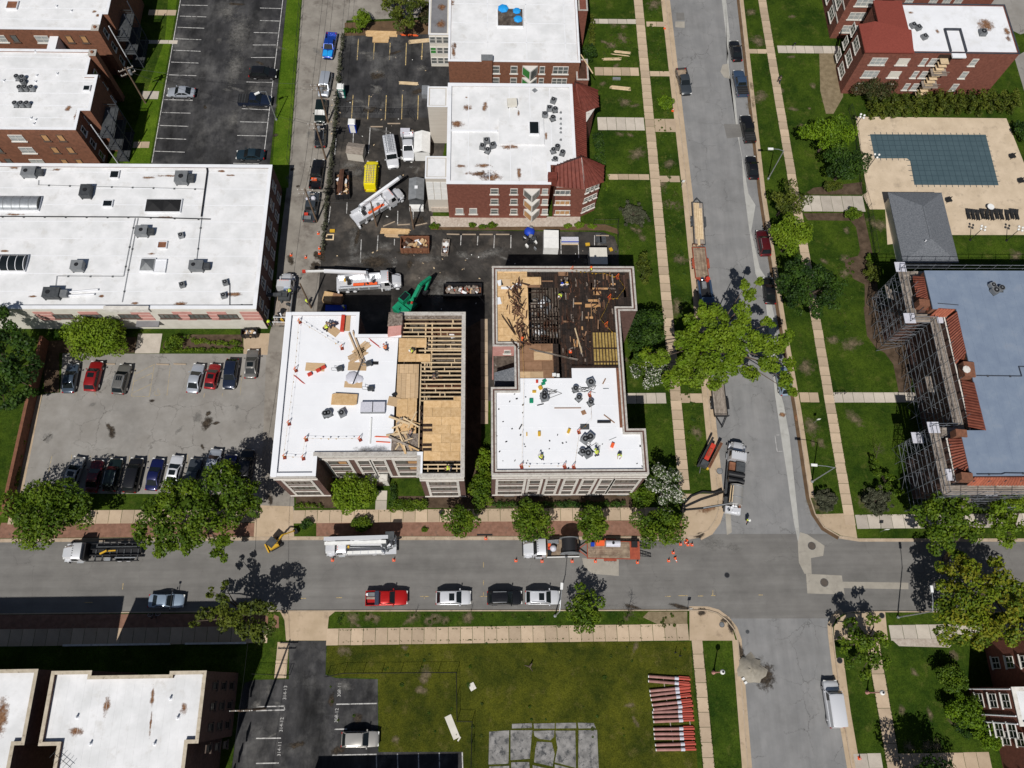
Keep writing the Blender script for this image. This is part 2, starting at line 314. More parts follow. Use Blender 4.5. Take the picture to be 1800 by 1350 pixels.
M['wrap']=mk('clear_wrap',(.50,.50,.56),(.62,.62,.68),6,.35)
M['bark']=mk('tree_bark',(.075,.055,.04),(.13,.10,.075),4,.95,bump=.6)
M['stain']=stain_mat('rust_brown_stain',(.17,.075,.035),(.28,.16,.09),.55)
M['staingrey']=stain_mat('sooty_stain',(.10,.09,.085),(.2,.19,.18),1.0)
M['staindark']=stain_mat('damp_dark_stain',(.035,.028,.022),(.07,.055,.04),.5)
M['drypatch']=stain_mat('worn_lawn_patch',(.14,.11,.07),(.22,.175,.11),.9)
M['greypatch']=stain_mat('dusty_asphalt_patch',(.16,.155,.145),(.24,.23,.215),1.2)
M['flint']=mk('stone_chunks',(.36,.30,.25),(.5,.44,.38),3,.95,rnd=.2)
def leafmat(name,c,c2):
 m=mk(name,c,c2,sc=.55,rough=.6,spec=.25,detail=3)
 t=m.node_tree;N=t.nodes;L=t.links;b=N['Principled BSDF'];src=b.inputs['Base Color'].links[0].from_socket
 tr=N.new('ShaderNodeBsdfTranslucent');L.new(src,tr.inputs[0]);mx=N.new('ShaderNodeMixShader');mx.inputs[0].default_value=.3
 L.new(b.outputs[0],mx.inputs[1]);L.new(tr.outputs[0],mx.inputs[2]);L.new(mx.outputs[0],N['Material Output'].inputs[0]);return m
LEAF={
 'mid':[leafmat('leaf_mid_a',(.088,.158,.007),(.15,.215,.012)),leafmat('leaf_mid_b',(.050,.100,.006),(.092,.150,.010))],
 'bright':[leafmat('leaf_bright_a',(.125,.215,.009),(.20,.285,.016)),leafmat('leaf_bright_b',(.105,.175,.010),(.16,.23,.014))],
 'dark':[leafmat('leaf_dark_a',(.032,.078,.008),(.060,.115,.012)),leafmat('leaf_dark_b',(.016,.042,.008),(.030,.065,.010))],
 'yellow':[leafmat('leaf_yellow_a',(.14,.20,.010),(.23,.27,.015)),leafmat('leaf_yellow_b',(.17,.19,.012),(.25,.235,.018)),leafmat('leaf_yellow_c',(.085,.14,.012),(.13,.19,.015))],
 'olive':[leafmat('leaf_olive_a',(.085,.115,.010),(.14,.165,.02)),leafmat('leaf_olive_b',(.05,.075,.010),(.09,.11,.015))],
 'grey':[leafmat('leaf_grey_a',(.085,.095,.055),(.13,.135,.085)),leafmat('leaf_grey_b',(.055,.06,.035),(.09,.09,.055))],
 'blossom':[leafmat('leaf_blossom_a',(.60,.60,.50),(.72,.72,.66)),leafmat('leaf_blossom_b',(.06,.11,.02),(.10,.16,.03)),leafmat('leaf_blossom_c',(.035,.06,.02),(.06,.09,.03))],
 'lime':[leafmat('leaf_lime_a',(.11,.20,.006),(.17,.27,.01)),leafmat('leaf_lime_b',(.075,.14,.006),(.11,.19,.01))],
 'purple':[leafmat('leaf_brown_a',(.06,.045,.02),(.10,.08,.03)),leafmat('leaf_brown_b',(.035,.05,.015),(.06,.07,.02))],
}
# ------------------------------------------------------------------ ground, streets, pavements
def zf(ox,oy,s=3.971):return lambda x,y:(ox+x/s,oy+y/s)
ZA,ZB,ZC,ZD=zf(0,0),zf(450,0),zf(900,0),zf(1350,0)
ZE,ZF,ZG,ZH=zf(0,280),zf(450,280),zf(900,280),zf(1350,280)
ZI,ZJ,ZK,ZL=zf(0,580),zf(450,540),zf(820,540),zf(1350,560)
ZM,ZN,ZO,ZP=zf(0,860),zf(450,860),zf(900,860),zf(1350,860)
ZQ,ZR,ZS,ZT=zf(0,1100,4),zf(450,1100,4),zf(900,1100,4),zf(1350,1100,4)
ZU=zf(1150,640,4.82)
def W(pts,h=0.0):return[G(p[0],p[1],h)for p in pts]
SN=[0]
def sheet(name,pts,z,mat,world=False,kind='structure',parent=None):
 SN[0]+=1;z+=SN[0]*.00012
 P_=pts if world else W(pts,z)
 a=sum(P_[i][0]*P_[(i+1)%len(P_)][1]-P_[(i+1)%len(P_)][0]*P_[i][1]for i in range(len(P_)))
 if a<0:P_=P_[::-1]
 mb=MB().add([(p[0],p[1],z)for p in P_],[tuple(range(len(P_)))])
 return ob(name,mb,M[mat]if isinstance(mat,str)else mat,parent,kind=None if parent else kind,sharp=0)
gr=MB().add([(-700,-500,-.05),(700,-500,-.05),(700,900,-.05),(-700,900,-.05)],[(0,1,2,3)])
ob('ground',gr,M['ground'],kind='structure',sharp=0)
NWK=[(1152,-180),(1170.7,0),(1209.7,340),(1245,692),(1264,880),(1264,896),(1258,915),(1246,932),(1228,941),(1207,945),(515,945),(0,949),(-260,951)]
NEK=[(1280,-180),(1300,0),(1338,340),(1372,560),(1400,721),(1423,875),(1432,903),(1448,927),(1475,943),(1510,948.5),(2000,948.5)]
SWK=[(-260,1080),(0,1078),(230,1075.5),(480,1073),(1212,1071.5),(1245,1072),(1262,1077),(1278,1089),(1291,1105),(1298,1125),(1300,1150),(1316,1350),(1338,1600)]
SEK=[(2000,1075),(1500,1074),(1482,1077),(1468,1086),(1462,1100),(1463,1115),(1468,1157),(1480,1250),(1497,1350),(1528,1600)]
def block(name,kerb,far,mat):
 P_=W(kerb,.1)+far
 mb=MB().prism([(p[0],p[1])for p in P_],-.04,.10);ob(name,mb,M[mat],kind='structure',sharp=0)
 K=W(kerb,.12);n=len(K);cen=sum((Vector((p[0],p[1],0))for p in P_),Vector())/len(P_);L=[]
 for i in range(n):
  a,b=K[max(0,i-1)],K[min(n-1,i+1)];d=(b-a).normalized();nn=Vector((-d.y,d.x,0))
  if nn.dot(cen-K[i])<0:nn=-nn
  L.append(nn)
 mb=MB()
 for i in range(n-1):
  seg=(K[i+1]-K[i]);k=max(1,int(seg.length/3.0))
  for j in range(k):
   a=K[i].lerp(K[i+1],j/k);b=K[i].lerp(K[i+1],(j+1)/k);na=L[i].lerp(L[i+1],j/k);nb=L[i].lerp(L[i+1],(j+1)/k)
   g=(b-a).normalized()*.012
   q=[a+g,b-g,b-g+nb*.16,a+g+na*.16]
   mb.prism([(p.x,p.y)for p in q],-.03,.125+random.uniform(-.004,.004))
 ob('kerb',mb,M['kerb'],kind='structure',sharp=0)
block('north_west_block_ground',NWK,[Vector((-110,10,0)),Vector((-110,170,0)),Vector((25,170,0))],'grass')
block('north_east_block_ground',NEK,[Vector((150,19,0)),Vector((150,170,0)),Vector((50,170,0))],'grass')
block('south_west_block_ground',SWK,[Vector((28,-70,0)),Vector((-110,-70,0)),Vector((-110,9,0))],'grass')
block('south_east_block_ground',SEK,[Vector((42,-70,0)),Vector((150,-70,0)),Vector((150,9,0))],'grass')
# streets
sheet('north_south_street',[(1150,-180),(1285,-180),(1345,340),(1420,820),(1500,1000),(1490,1600),(1350,1600),(1290,1000),(1200,965),(1205,900),(1262,880)],0.0,'road2')
sheet('north_south_street',[(1280,960),(1480,960),(1485,1090),(1545,1600),(1325,1600),(1285,1090)],0.002,'road2')
sheet('east_west_street',[(-260,940),(2000,938),(2000,1086),(-260,1090)],0.004,'road')
# trench patches and repairs in the road
sheet('trench_patch',[ZC(1460,-40),ZC(1490,-40),ZC(1520,250),ZC(1500,450),ZC(1560,700),ZC(1590,1000),ZC(1650,1350),ZG(1700,320),ZG(1670,500),ZG(1730,760),ZG(1775,830),(1362,560),ZL(80,490),ZL(110,600),ZL(150,820),ZL(190,1200),ZP(205,150),ZP(222,330),ZP(245,370),ZP(210,370),ZP(180,230),ZP(155,60),ZL(135,1100),ZL(100,880),ZL(50,540),(1345,520),ZG(1700,800),ZG(1650,450),ZG(1615,180),ZC(1605,1100),ZC(1565,900),ZC(1540,700),ZC(1500,300)],0.010,'patchpale')
sheet('trench_patch',[ZP(225,300),ZP(275,315),ZP(395,395),ZP(385,465),ZP(300,480),ZP(305,590),ZP(255,590),ZP(215,510),ZP(208,370)],0.012,'patch')
sheet('concrete_road_patch',[ZP(265,590),ZP(515,602),ZP(535,735),ZP(275,727)],0.014,'patch')
sheet('trench_patch',[ZP(520,645),ZP(980,652),ZP(980,698),ZP(525,690)],0.012,'patch')
sheet('concrete_road_patch',[ZO(490,480),ZO(745,490),ZO(745,605),ZO(560,590),ZO(500,540)],0.012,'patch')
sheet('concrete_road_patch',[ZC(1140,150),ZC(1205,150),ZC(1205,195),ZC(1140,190)],0.010,'patch')
sheet('asphalt_repair_patch',[ZC(1478,865),ZC(1600,868),ZC(1605,955),ZC(1500,965)],0.014,M['road'])
sheet('asphalt_repair_patch',[ZC(1145,90),ZC(1200,88),ZC(1205,140),ZC(1150,142)],0.010,M['road'])
sheet('concrete_road_patch',[ZC(1470,450),ZC(1510,445),ZC(1520,550),ZC(1480,540),ZC(1455,500)],0.011,'patch')
sheet('concrete_road_patch',[ZU(600,1260),ZU(645,1250),ZO(1535,300),ZO(1500,320),ZO(1490,180)],0.012,'patch')
# gutters: pale concrete beside the kerbs, muddy on the east side
def band(name,path,off0,off1,z,mat,side):
 K=W(path,z);n=len(K);mb=MB();pts=[]
 for i in range(n):
  a,b=K[max(0,i-1)],K[min(n-1,i+1)];d=(b-a).normalized();nn=Vector((-d.y,d.x,0))*side
  pts.append((K[i]+nn*off0,K[i]+nn*off1))
 for i in range(n-1):mb.add([pts[i][0],pts[i][1],pts[i+1][1],pts[i+1][0]],[(0,1,2,3)if side<0 else(3,2,1,0)])
 return ob(name,mb,M[mat],kind='structure',sharp=0)
# side +1 = left of the direction of travel
band('gutter',NWK[1:9],0.0,.75,.016,'apron',1)
band('gutter',NWK[8:],0.0,.35,.016,'kerb',1)
band('gutter',NEK[:9],0.0,.55,.016,'mud',-1)
band('gutter',NEK[8:],0.0,.3,.016,'kerb',-1)
band('gutter',SWK[4:12],0.0,.45,.016,'apron',1)
band('gutter',SEK[2:],0.0,.6,.016,'apron',-1)
band('kerbside_strip',NWK[0:5],-.16,-.95,.112,'apron',1)
band('kerbside_strip',NEK[0:6],-.16,-.75,.112,'apron',-1)
band('kerbside_strip',SEK[6:],-.16,-1.15,.112,'apron',-1)
band('kerbside_strip',SWK[9:],-.16,-.85,.112,'apron',1)
# slab pavements: every slab its own piece
def walk(name,a,b,step=1.5,mat='slab',along=None,z=.10,jit=.006,gap=.055):
 A=G(*a,.12);B=G(*b,.12);x0,x1=sorted((A.x,B.x));y0,y1=sorted((A.y,B.y))
 root=link(name,None,kind='structure');root.location=(x0,y0,z);WLOC[root.name]=(x0,y0,z)
 al=along or('x' if x1-x0>y1-y0 else 'y');L_=(x1-x0)if al=='x' else(y1-y0);n=max(1,round(L_/step));t=0;d=L_/n
 cell=MB().bx(0,(d-gap)if al=='x' else x1-x0,0,(y1-y0)if al=='x' else d-gap,0,.026);dat=me('slab',cell,M[mat],0)
 for i in range(n):
  o=link('slab',dat,root,((i*d if al=='x' else random.uniform(-.02,.02)),(random.uniform(-.02,.02)if al=='x' else i*d),random.uniform(-jit,jit)))
  o.rotation_euler=(random.uniform(-.002,.002),random.uniform(-.002,.002),random.uniform(-.004,.004))
 return root
def nsx(px,y,wd):x=G(px,y,.12).x;return x,x+wd
def walkw(name,x0,x1,y0,y1,step=1.5,mat='slab',along=None,z=.10):
 a=(x0,y0);root=link(name,None,kind='structure');root.location=(x0,y0,z)
 al=along or('x' if x1-x0>y1-y0 else 'y');L_=(x1-x0)if al=='x' else(y1-y0);n=max(1,round(L_/step));d=L_/n
 dat=me('slab',MB().bx(0,(d-.055)if al=='x' else x1-x0,0,(y1-y0)if al=='x' else d-.055,0,.026),M[mat],0)
 for i in range(n):
  o=link('slab',dat,root,((i*d if al=='x' else random.uniform(-.02,.02)),(random.uniform(-.02,.02)if al=='x' else i*d),random.uniform(-.004,.004)))
  o.rotation_euler=(random.uniform(-.002,.002),random.uniform(-.002,.002),random.uniform(-.004,.004))
 return root
NSW=G(1145.5,340,.12).x
walkw('sidewalk',NSW,NSW+1.62,26.2,131,1.55,z=.106)
for(x0,y0,x1,y1,m)in[(1036,33,1119,42,'slabpale'),(1136,38,1172,47,'slab'),(1045,118,1124,133,'slab'),(1142,125,1178,134,'slab'),(1050,206,1134,229,'slabpale'),(1150,209,1190,232,'slab'),(1068,306,1142,316,'slab'),(1158,309,1196,320,'slab'),(1101,691,1172,709,'slabpale'),(1191,692,1236,708,'slab')]:
 walk('front_path',(x0,y0),(x1,y1),1.7,m,'x')
walkw('sidewalk',51.8,53.3,20.8,131,1.55,z=.106)
for(x0,y0,x1,y1,m)in[(1366,80,1480,94,'slabpale'),(1313,86,1350,94,'slab'),(1404,344,1522,372,'slabpale'),(1405,690,1441,707,'slab'),(1462,690,1630,707,'slabpale')]:
 walk('front_path',(x0,y0),(x1,y1),1.7,m,'x')
walk('sidewalk',(516,897),(1176,914),1.75)
walk('sidewalk',(18,898),(452,918),1.75)
walk('sidewalk',(1503,905),(1990,925),1.8,'slabpale')
walk('sidewalk',(575,1105),(1212,1125.5),1.65)
walk('sidewalk',(1562,1099),(1990,1120),1.9,'slabpale')
walk('sidewalk',(-200,1109),(470,1130),1.6)
SX=G(1216,1128,.12).x
walkw('sidewalk',SX,SX+1.45,-40,5.4,1.85,z=.106)
TX=G(1535,1200,.12).x
walkw('sidewalk',TX,TX+1.75,-40,5.0,2.1,z=.106)
walk('front_path',(1500,1325),(1553,1350),1.8,'slabpale','x')
walk('front_path',(1579,1325),(1745,1352),1.8,'slab','x')
walk('front_path',(661,862),(679,896),1.6,'slabpale','y')
walk('front_path',(243,586),(280,621),2.6,'slabpale','y')
walk('front_path',(232,0+70),(312,77),1.7,'slabpale','x');walk('front_path',(235,249),(262,260),1.7,'slab','x')
walk('front_path',(250,160),(278,174),1.7,'slabpale','x');walk('front_path',(262,17),(309,27),1.7,'slab','x')
walk('lot_edge_path',(488,1128),(503,1192),2.0,'slab','y')
walk('building_side_path',(845,560),(858,745),2.0,'slab','y')
sheet('lot_edge_walk',[(48,700),(74,694),(40,866),(24,866)],.108,'apron')
sheet('corner_pavement',[(1199,868),(1261,868),(1262,896),(1256,914),(1244,931),(1227,940),(1207,944),(1199,944)],.112,'apron')
sheet('corner_pavement',[(1434,904),(1500,902),(1507,946),(1478,941),(1450,926)],.112,'apron')
sheet('corner_pavement',[(1212,1074),(1243,1074),(1261,1079),(1276,1091),(1288,1107),(1293,1126),(1212,1126)],.112,'apron')
sheet('corner_pavement',[(1526,1076),(1556,1076),(1561,1125),(1466,1125),(1466,1102),(1474,1088),(1490,1078)],.112,'apron')
sheet('alley_apron',[(449,888),(515,890),(517,944),(446,946)],.112,'apron')
sheet('driveway_apron',[(492,1074),(590,1074),(578,1084),(574,1126),(503,1126),(500,1090)],.112,'apron')
sheet('brick_verge',[(556,916),(1203,915),(1203,942),(556,942.5)],.108,'paver')
sheet('brick_verge',[(2,919),(450,919),(446,943),(-6,946)],.108,'paver')
sheet('brick_verge',[(-250,1082),(472,1078),(470,1108),(-250,1110)],.108,'paver')
sheet('brick_verge',[(482,1080),(490,1084),(490,1104),(476,1104)],.112,'paver')
sheet('retaining_stone_strip',[ZP(860,1045),ZP(1225,1045),ZP(1280,1090),ZP(1265,1105),ZP(915,1095)],.16,'flint')
# alley and parking lots
sheet('alley',[(545,-180),(655,-180),(604,60),(590,200),(580,330),(605,480),(605,650),(517,650),(517,900),(449,900),(462,640),(480,560),(490,440),(509,290),(531,0)],.104,'alley')
sheet('side_lane',[(590,-180),(760,-180),(760,30),(604,36)],.106,'alley')
sheet('parking_lot',[(338,-180),(528,-180),(504,0),(473,300),(470,340),(252,340),(267,286),(316,0)],.105,'lotdark')
sheet('parking_lot',[(604,62),(800,58),(800,207),(588,207)],.108,'lotdark')
sheet('parking_lot',[(588,207),(790,207),(756,404),(1060,408),(1080,416),(1087,436),(1092,560),(1092,705),(856,705),(850,560),(700,640),(520,640),(556,560),(563,470),(575,330)],.110,'lotblack')
sheet('parking_lot',[(110,621.5),(468,622),(458,884),(430,869),(38,867),(75,693),(106,690)],.105,'lotgrey')
sheet('parking_lot',[(508,1126.5),(574,1126.5),(572,1186),(590,1192),(664,1194),(665,1322),(812,1321.5),(830,1600),(380,1600),(420,1240),(430,1200),(448,1195),(508,1194)],.105,'lotdark')
sheet('parking_lot',[ZD(1400,-80),ZD(1900,-80),ZD(1900,200),ZD(1760,240),ZD(1700,210)],.105,'lotgrey')
sheet('parking_lot',[ZD(1720,400),ZD(1900,300),ZD(1900,700),ZD(1790,640)],.105,'lotgrey')
sheet('grass_strip',[(530,-180),(548,-180),(531,0),(509,290),(507,330),(476,330),(479,286),(504,0),(520,-150)],.107,'grasslot')
sheet('grass_strip',[(300,-60),(320,-60),(307,28),(309,20),(262,292),(215,292),(262,150),(290,70)],.107,'grasslot')
sheet('soil_bed',[(757,392),(1062,394),(1085,402),(1088,412),(1062,405),(757,404)],.118,'mud')
sheet('stone_bed',[(757,380),(1020,381),(1020,398),(757,399)],.124,'flint')
sheet('meadow',[(575,1128),(1214,1128),(1240,1600),(832,1600),(812,1324),(666,1322),(665,1192),(590,1190),(573,1184)],.104,'grassyel')
sheet('pool_deck',[(1504,205),(1769,208),(1850,413),(1673,413),(1560,430),(1556,368),(1529,368),(1516,343),(1524,338)],.112,'deckp')
sheet('soil_bed',[(1430,350-20),(1515,320),(1516,342),(1412,342)],.107,'soil')
sheet('soil_bed',[(1412,375),(1518,374),(1535,450),(1545,520),(1530,600),(1520,560),(1520,500),(1500,490),(1486,470),(1485,455),(1508,450),(1512,440),(1505,400),(1495,388),(1420,387)],.107,'soil')
sheet('soil_bed',[(1518,540),(1550,520),(1610,600),(1600,690),(1580,690),(1570,640),(1555,620),(1540,612),(1524,590)],.107,'soil')
sheet('soil_bed',[(1440,90),(1480,92),(1482,170),(1465,200),(1452,200),(1442,160)],.107,'straw')
sheet('soil_bed',[(520,874),(585,874),(590,893),(520,893)],.107,'soil')
sheet('soil_bed',[(700,872),(1110,872),(1112,892),(700,893)],.107,'soil')
sheet('soil_bed',[(330,588),(425,588),(428,616),(285,617),(288,600)],.107,'soil')
sheet('soil_bed',[(820,560),(846,560),(846,880),(820,880)],.107,'soil')
sheet('soil_bed',[(75,600),(240,592),(238,620),(104,620),(104,690),(78,690)],.107,'soil')
sheet('soil_bed',[(606,40),(760,34),(760,60),(606,63)],.107,'mud')
sheet('soil_bed',[ZS(0,0),ZS(0,0),(1140,1075),(1208,1075),(1208,1103),(1170,1104),(1130,1085)][2:],.112,'straw')
# the broken concrete slab in the meadow, grass in its joints
root=link('old_concrete_slab',None,kind='structure')
for pts in[[(0,690),(140,685),(140,718),(0,722)],[(152,688),(300,684),(300,722),(156,722)],[(308,684),(450,682),(452,720),(308,722)],[(462,682),(575,684),(590,720),(468,722)],
   [(-160,745),(-20,735),(-25,970),(-165,975)],[(-10,735),(145,735),(140,760),(125,935),(-10,945)],[(152,740),(298,735),(296,780),(270,805),(190,795),(158,775)],[(306,738),(445,738),(450,1000),(300,960),(320,860),(310,800)],
   [(468,735),(598,732),(610,1010),(465,1020)],[(175,815),(280,820),(300,900),(285,990),(155,960),(165,860)],[(-160,990),(-20,985),(-20,1120),(-165,1120)],[(-5,960),(120,958),(135,1120),(-10,1120)],[(145,980),(280,1010),(290,1120),(150,1120)],[(300,975),(450,1010),(455,1120),(305,1120)],[(465,1035),(612,1030),(618,1120),(465,1120)]]:
 mb=MB().prism([tuple(p)[:2]for p in W([ZS(*q)for q in pts],.13)],.10,.132+random.uniform(-.008,.008));ob('slab',mb,M['oldslab'],root,sharp=0)
# pool cover with its strap grid (webbing that stands proud), kept as parts
pc=link('pool_cover',None,kind=None);tag(pc,'blue-grey L-shaped safety cover stretched over the swimming pool','pool cover');WLOC[pc.name]=(0,0,0)
PCp=[tuple(p)[:2]for p in W([ZD(712,937),ZD(1520,940),ZD(1610,1293),ZD(1022,1290),ZD(992,1122),ZD(970,1105),ZD(745,1105)],.13)]
ob('fabric',MB().prism(PCp,.112,.135),M['cover'],pc,sharp=0)
px0,px1=PCp[0][0],PCp[2][0];pyt,pyb,pym=PCp[0][1],PCp[2][1],PCp[5][1];pxm=PCp[3][0]
i=0;x=px0+.9
while x<px1:
 lo_=pyb if x>pxm else pym
 ob('strap',MB().bx(x-.05,x+.05,lo_-.45,pyt+.45,.137,.146),M['strap'],pc,sharp=0);x+=1.05
y=pyb+.8
while y<pyt:
 lx=px0 if y>pym else pxm
 ob('strap',MB().bx(lx-.45,px1+.45,y-.05,y+.05,.139,.149),M['strap'],pc,sharp=0);y+=1.05
# manholes, drains
def manhole(px,py,r,z,lab,mat='mh'):
 p=G(px,py,z);mb=MB().tube((0,0,0),(0,0,.012),r,n=20);t=thing('manhole_cover',lab,'manhole cover',(p.x,p.y,z),0,'iron covers in the street')
 ob('rim',MB().tube((0,0,-.002),(0,0,.008),r+.07,n=20),M['greydk'],t);ob('lid',mb,M[mat],t)
manhole(1427,959.5,.50,.016,'round brown manhole cover in pale patch near the curved corner pavement')
manhole(1449,1024,.52,.018,'round manhole cover in the square concrete patch of the crossing')
manhole(1278,1011,.32,.008,'small black manhole cover alone in the crossing asphalt','blackm')
manhole(1314,1110.5,.2,.006,'tiny grey valve cover beside the south-west street corner','greydk')
manhole(1550,1082,.33,.118,'manhole cover in a concrete square on the corner pavement','blackm')
manhole(1476,1161,.33,.118,'manhole cover at the kerb left of the low maple','blackm')
manhole(1269,1098,.3,.118,'round grey drain lid in the curved corner pavement','grey')
manhole(1265,828,.42,.018,'round drain cover by the kerb left of the vacuum truck','grey')
# parking stripes
def stripes(name,segs,mat,z,wd=.12):
 r=link(name,None,kind='structure')
 for a,b in segs:
  A=G(*a,z);B=G(*b,z);d=(B-A).normalized();n=Vector((-d.y,d.x,0))*wd/2
  mb=MB().add([A-n,B-n,B+n,A+n],[(0,1,2,3)]);ob('stripe',mb,M[mat],r,sharp=0)
segs=[(ZA(*a),ZA(*b))for a,b in[((1265,35),(1450,38)),((1255,112),(1440,118)),((1240,190),(1425,197)),((1225,270),(1405,277)),((1210,350),(1400,358)),((1195,433),(1385,440)),((1178,522),(1370,528)),((1145,695),(1345,700)),((1130,785),(1330,790)),((1115,875),(1315,882)),((1095,965),(1300,972)),((1075,1055),(1290,1062))]]
segs+=[((449+8,y),(496-.11*y,y+1))for y in(14,36)]+[((446,57),(488,58)),((444,79),(485,79)),((441,101),(483,101)),((433,144),(478,145)),((425,191),(473,193)),((422,214),(470,215)),((417,238),(467,239)),((410,287),(455,288))]
segs+=[(ZA(1270,-60),ZA(1060,1135)),(ZB(192,-40),ZB(60,1040))]
stripes('parking_stripes',segs,'stripe',.112)
stripes('parking_stripes',[(ZB(*a),ZB(*b))for a,b in[((715,270),(706,420)),((826,300),(820,415)),((937,300),(931,415)),((1050,300),(1044,455)),((1162,300),(1156,415)),((678,662),(666,830)),((790,665),(779,832)),((910,665),(902,830)),((1022,658),(1016,832)),((1134,665),(1128,835))]],'stripey',.116,.14)
stripes('parking_stripes',[(ZB(*a),ZB(*b))for a,b in[((797,890),(785,1070)),((910,890),(905,1000)),((1026,905),(1022,1000)),((560,965),(550,1080)),((680,930),(677,1010))]]+
  [(ZF(*a),ZF(*b))for a,b in[((520,330),(505,450)),((636,300),(632,380)),((990,360),(988,455)),((1098,360),(1096,465)),((1432,530),(1428,600)),((1549,535),(1545,600)),((1665,530),(1660,620)),((1780,530),(1778,620)),((735,560),(728,720)),((852,530),(845,640)),((967,555),(965,600))]]+[(ZG(*a),ZG(*b))for a,b in[((463,590),(466,690)),((576,530),(576,600)),((341,560),(343,660)),((230,560),(232,640))]],'stripe',.118)
stripes('parking_stripes',[(ZI(*a),ZI(*b))for a,b in[((945,270),(918,462)),((1078,240),(1042,465)),((918,462),(1042,465)),((950,305),(1078,240)),((935,360),(1065,300)),((925,440),(1050,380)),((1190,245),(1165,458)),((1555,440),(1550,465)),((1428,440),(1422,470)),((1690,300),(1676,455)),((535,400),(530,455)),((362,880),(330,1040)),((500,870),(498,900)),((632,880),(630,920)),((770,880),(768,920)),((905,880),(903,920)),((1042,870),(1040,920)),((1165,880),(1163,920)),((1310,870),(1308,940)),((670,400),(662,460))]],'stripefade',.110,.1)
r=link('wheelchair_mark',None,kind='structure');o=G(*ZI(1105,430),.111)
for a_,b_ in[((-.1,.5),(-.1,-.1)),((-.1,.1),(.25,.1)),((-.1,-.1),(.2,-.15)),((.2,-.15),(.35,-.55))]+[((-.12+.45*cos(t1),-.25+.4*sin(t1)),(-.12+.45*cos(t1+.6),-.25+.4*sin(t1+.6)))for t1 in[2.2+.6*k for k in range(6)]]:ob('stripe',MB().beam((o.x+a_[0],o.y+a_[1],.1105),(o.x+b_[0],o.y+b_[1],.1105),.08,.002),M['stripefade'],r,sharp=0)
sheet('entrance_apron',[(428,586),(474,586),(470,624),(428,622)],.1042,'apron')
stripes('parking_stripes',[(ZR(*a),ZR(*b))for a,b in[((565,552),(852,546)),((552,728),(640,726)),((538,910),(848,904)),((0,570),(200,565)),((0,597),(200,592)),((200,565),(200,592)),((0,792),(175,790)),((0,968),(160,965)),((846,905),(850,1100)),((994,900),(1000,1100)),((1142,896),(1146,1100)),((1288,893),(1294,1100)),((1450,888),(1456,1100))]],'stripe',.112,.14)
stripes('road_marks',[(ZN(*a),ZN(*b))for a,b in[((1145,748),(1208,748)),((1175,748),(1175,765)),((1560,748),(1620,748)),((1588,510),(1588,545)),((1588,635),(1588,670)),((1588,720),(1588,748)),((560,757),(600,757)),((305,762),(350,761))]]+[(ZM(585,790),ZM(645,790)),(ZM(860,655),ZM(855,700))]+[(ZO(*a),ZO(*b))for a,b in[((1070,748),(1110,747)),((1160,743),(1225,743)),((1298,745),(1335,745)),((1390,742),(1420,742)),((1402,705),(1402,740)),((1720,738),(1750,738))]],'stripey',.020,.08)
stripes('road_marks',[(ZU(*a),ZU(*b))for a,b in[((1020,602),(1060,600)),((1022,605),(1042,740)),((1042,740),(1085,738))]],'stripe',.013,.07)
def text(name,s,px,py,size,rz,mat,z,parent=None):
 cu=bpy.data.curves.new(name,'FONT');cu.body=s;cu.size=size;cu.align_x='CENTER';cu.align_y='CENTER';cu.extrude=.001;cu.materials.append(M[mat])
 o=bpy.data.objects.new(name,cu);COL.objects.link(o);p=G(px,py,z);o.location=p;o.rotation_euler=(0,0,rz)
 return o
for(s,x,y)in[('308-11',587,450),('308-12',567,630),('314-13',205,470),('314-12',180,695),('314-11',165,865)]:
 o=text('stall_number',s,*ZR(x,y),.62,rad(90),'stripe',.113);o['kind']='structure'
# wheel stops
for i,(a,b)in enumerate([(ZI(735,238),ZI(805,240)),(ZI(1092,240),ZI(1182,243)),(ZI(1213,238),ZI(1300,241)),(ZB(800,886),ZB(886,886)),(ZB(918,864),ZB(1007,864)),(ZB(1026,900),ZB(1100,915)),(ZF(888,470),ZF(970,436)),(ZF(988,460),ZF(1075,455)),(ZF(1112,465),ZF(1195,447)),(ZF(1332,524),ZF(1420,526)),(ZF(1440,526),ZF(1535,526)),(ZF(1560,526),ZF(1652,526)),(ZF(1675,526),ZF(1768,526)),(ZG(585,535),ZG(675,535))]):
 A=G(*a,.12);B=G(*b,.12);d=B-A;o=one('wheel_stop',['low tan concrete wheel stop at the end of a stall','grey concrete parking block before an empty stall'][i in(0,1,2)],'wheel stop',MB().beam((-d.length/2,0,.07),(d.length/2,0,.07),.16,.12),M['kerb'],((A.x+B.x)/2,(A.y+B.y)/2,.118),math.atan2(d.y,d.x),'concrete wheel stops in the lots')
 o['label']=['grey wheel stop between red SUV and grey SUV in the grey lot','grey wheel stop ahead of the painted wheelchair stall','grey wheel stop just left of the silver sedan','tan wheel stop ahead of the blue toilet','tan wheel stop beside the black lot fence','slightly turned tan wheel stop north of the white canopy','slanting wheel stop nearest the derrick truck wheel','straight wheel stop above the yellow boards','slanting wheel stop right of the leaning utility pole','wheel stop at far left below the stone bed','second wheel stop from left below the stone bed','third wheel stop from left below the stone bed','wheel stop fourth from left, nearest the blue tarp heap','wheel stop above the dark plastic frames by the container'][i]
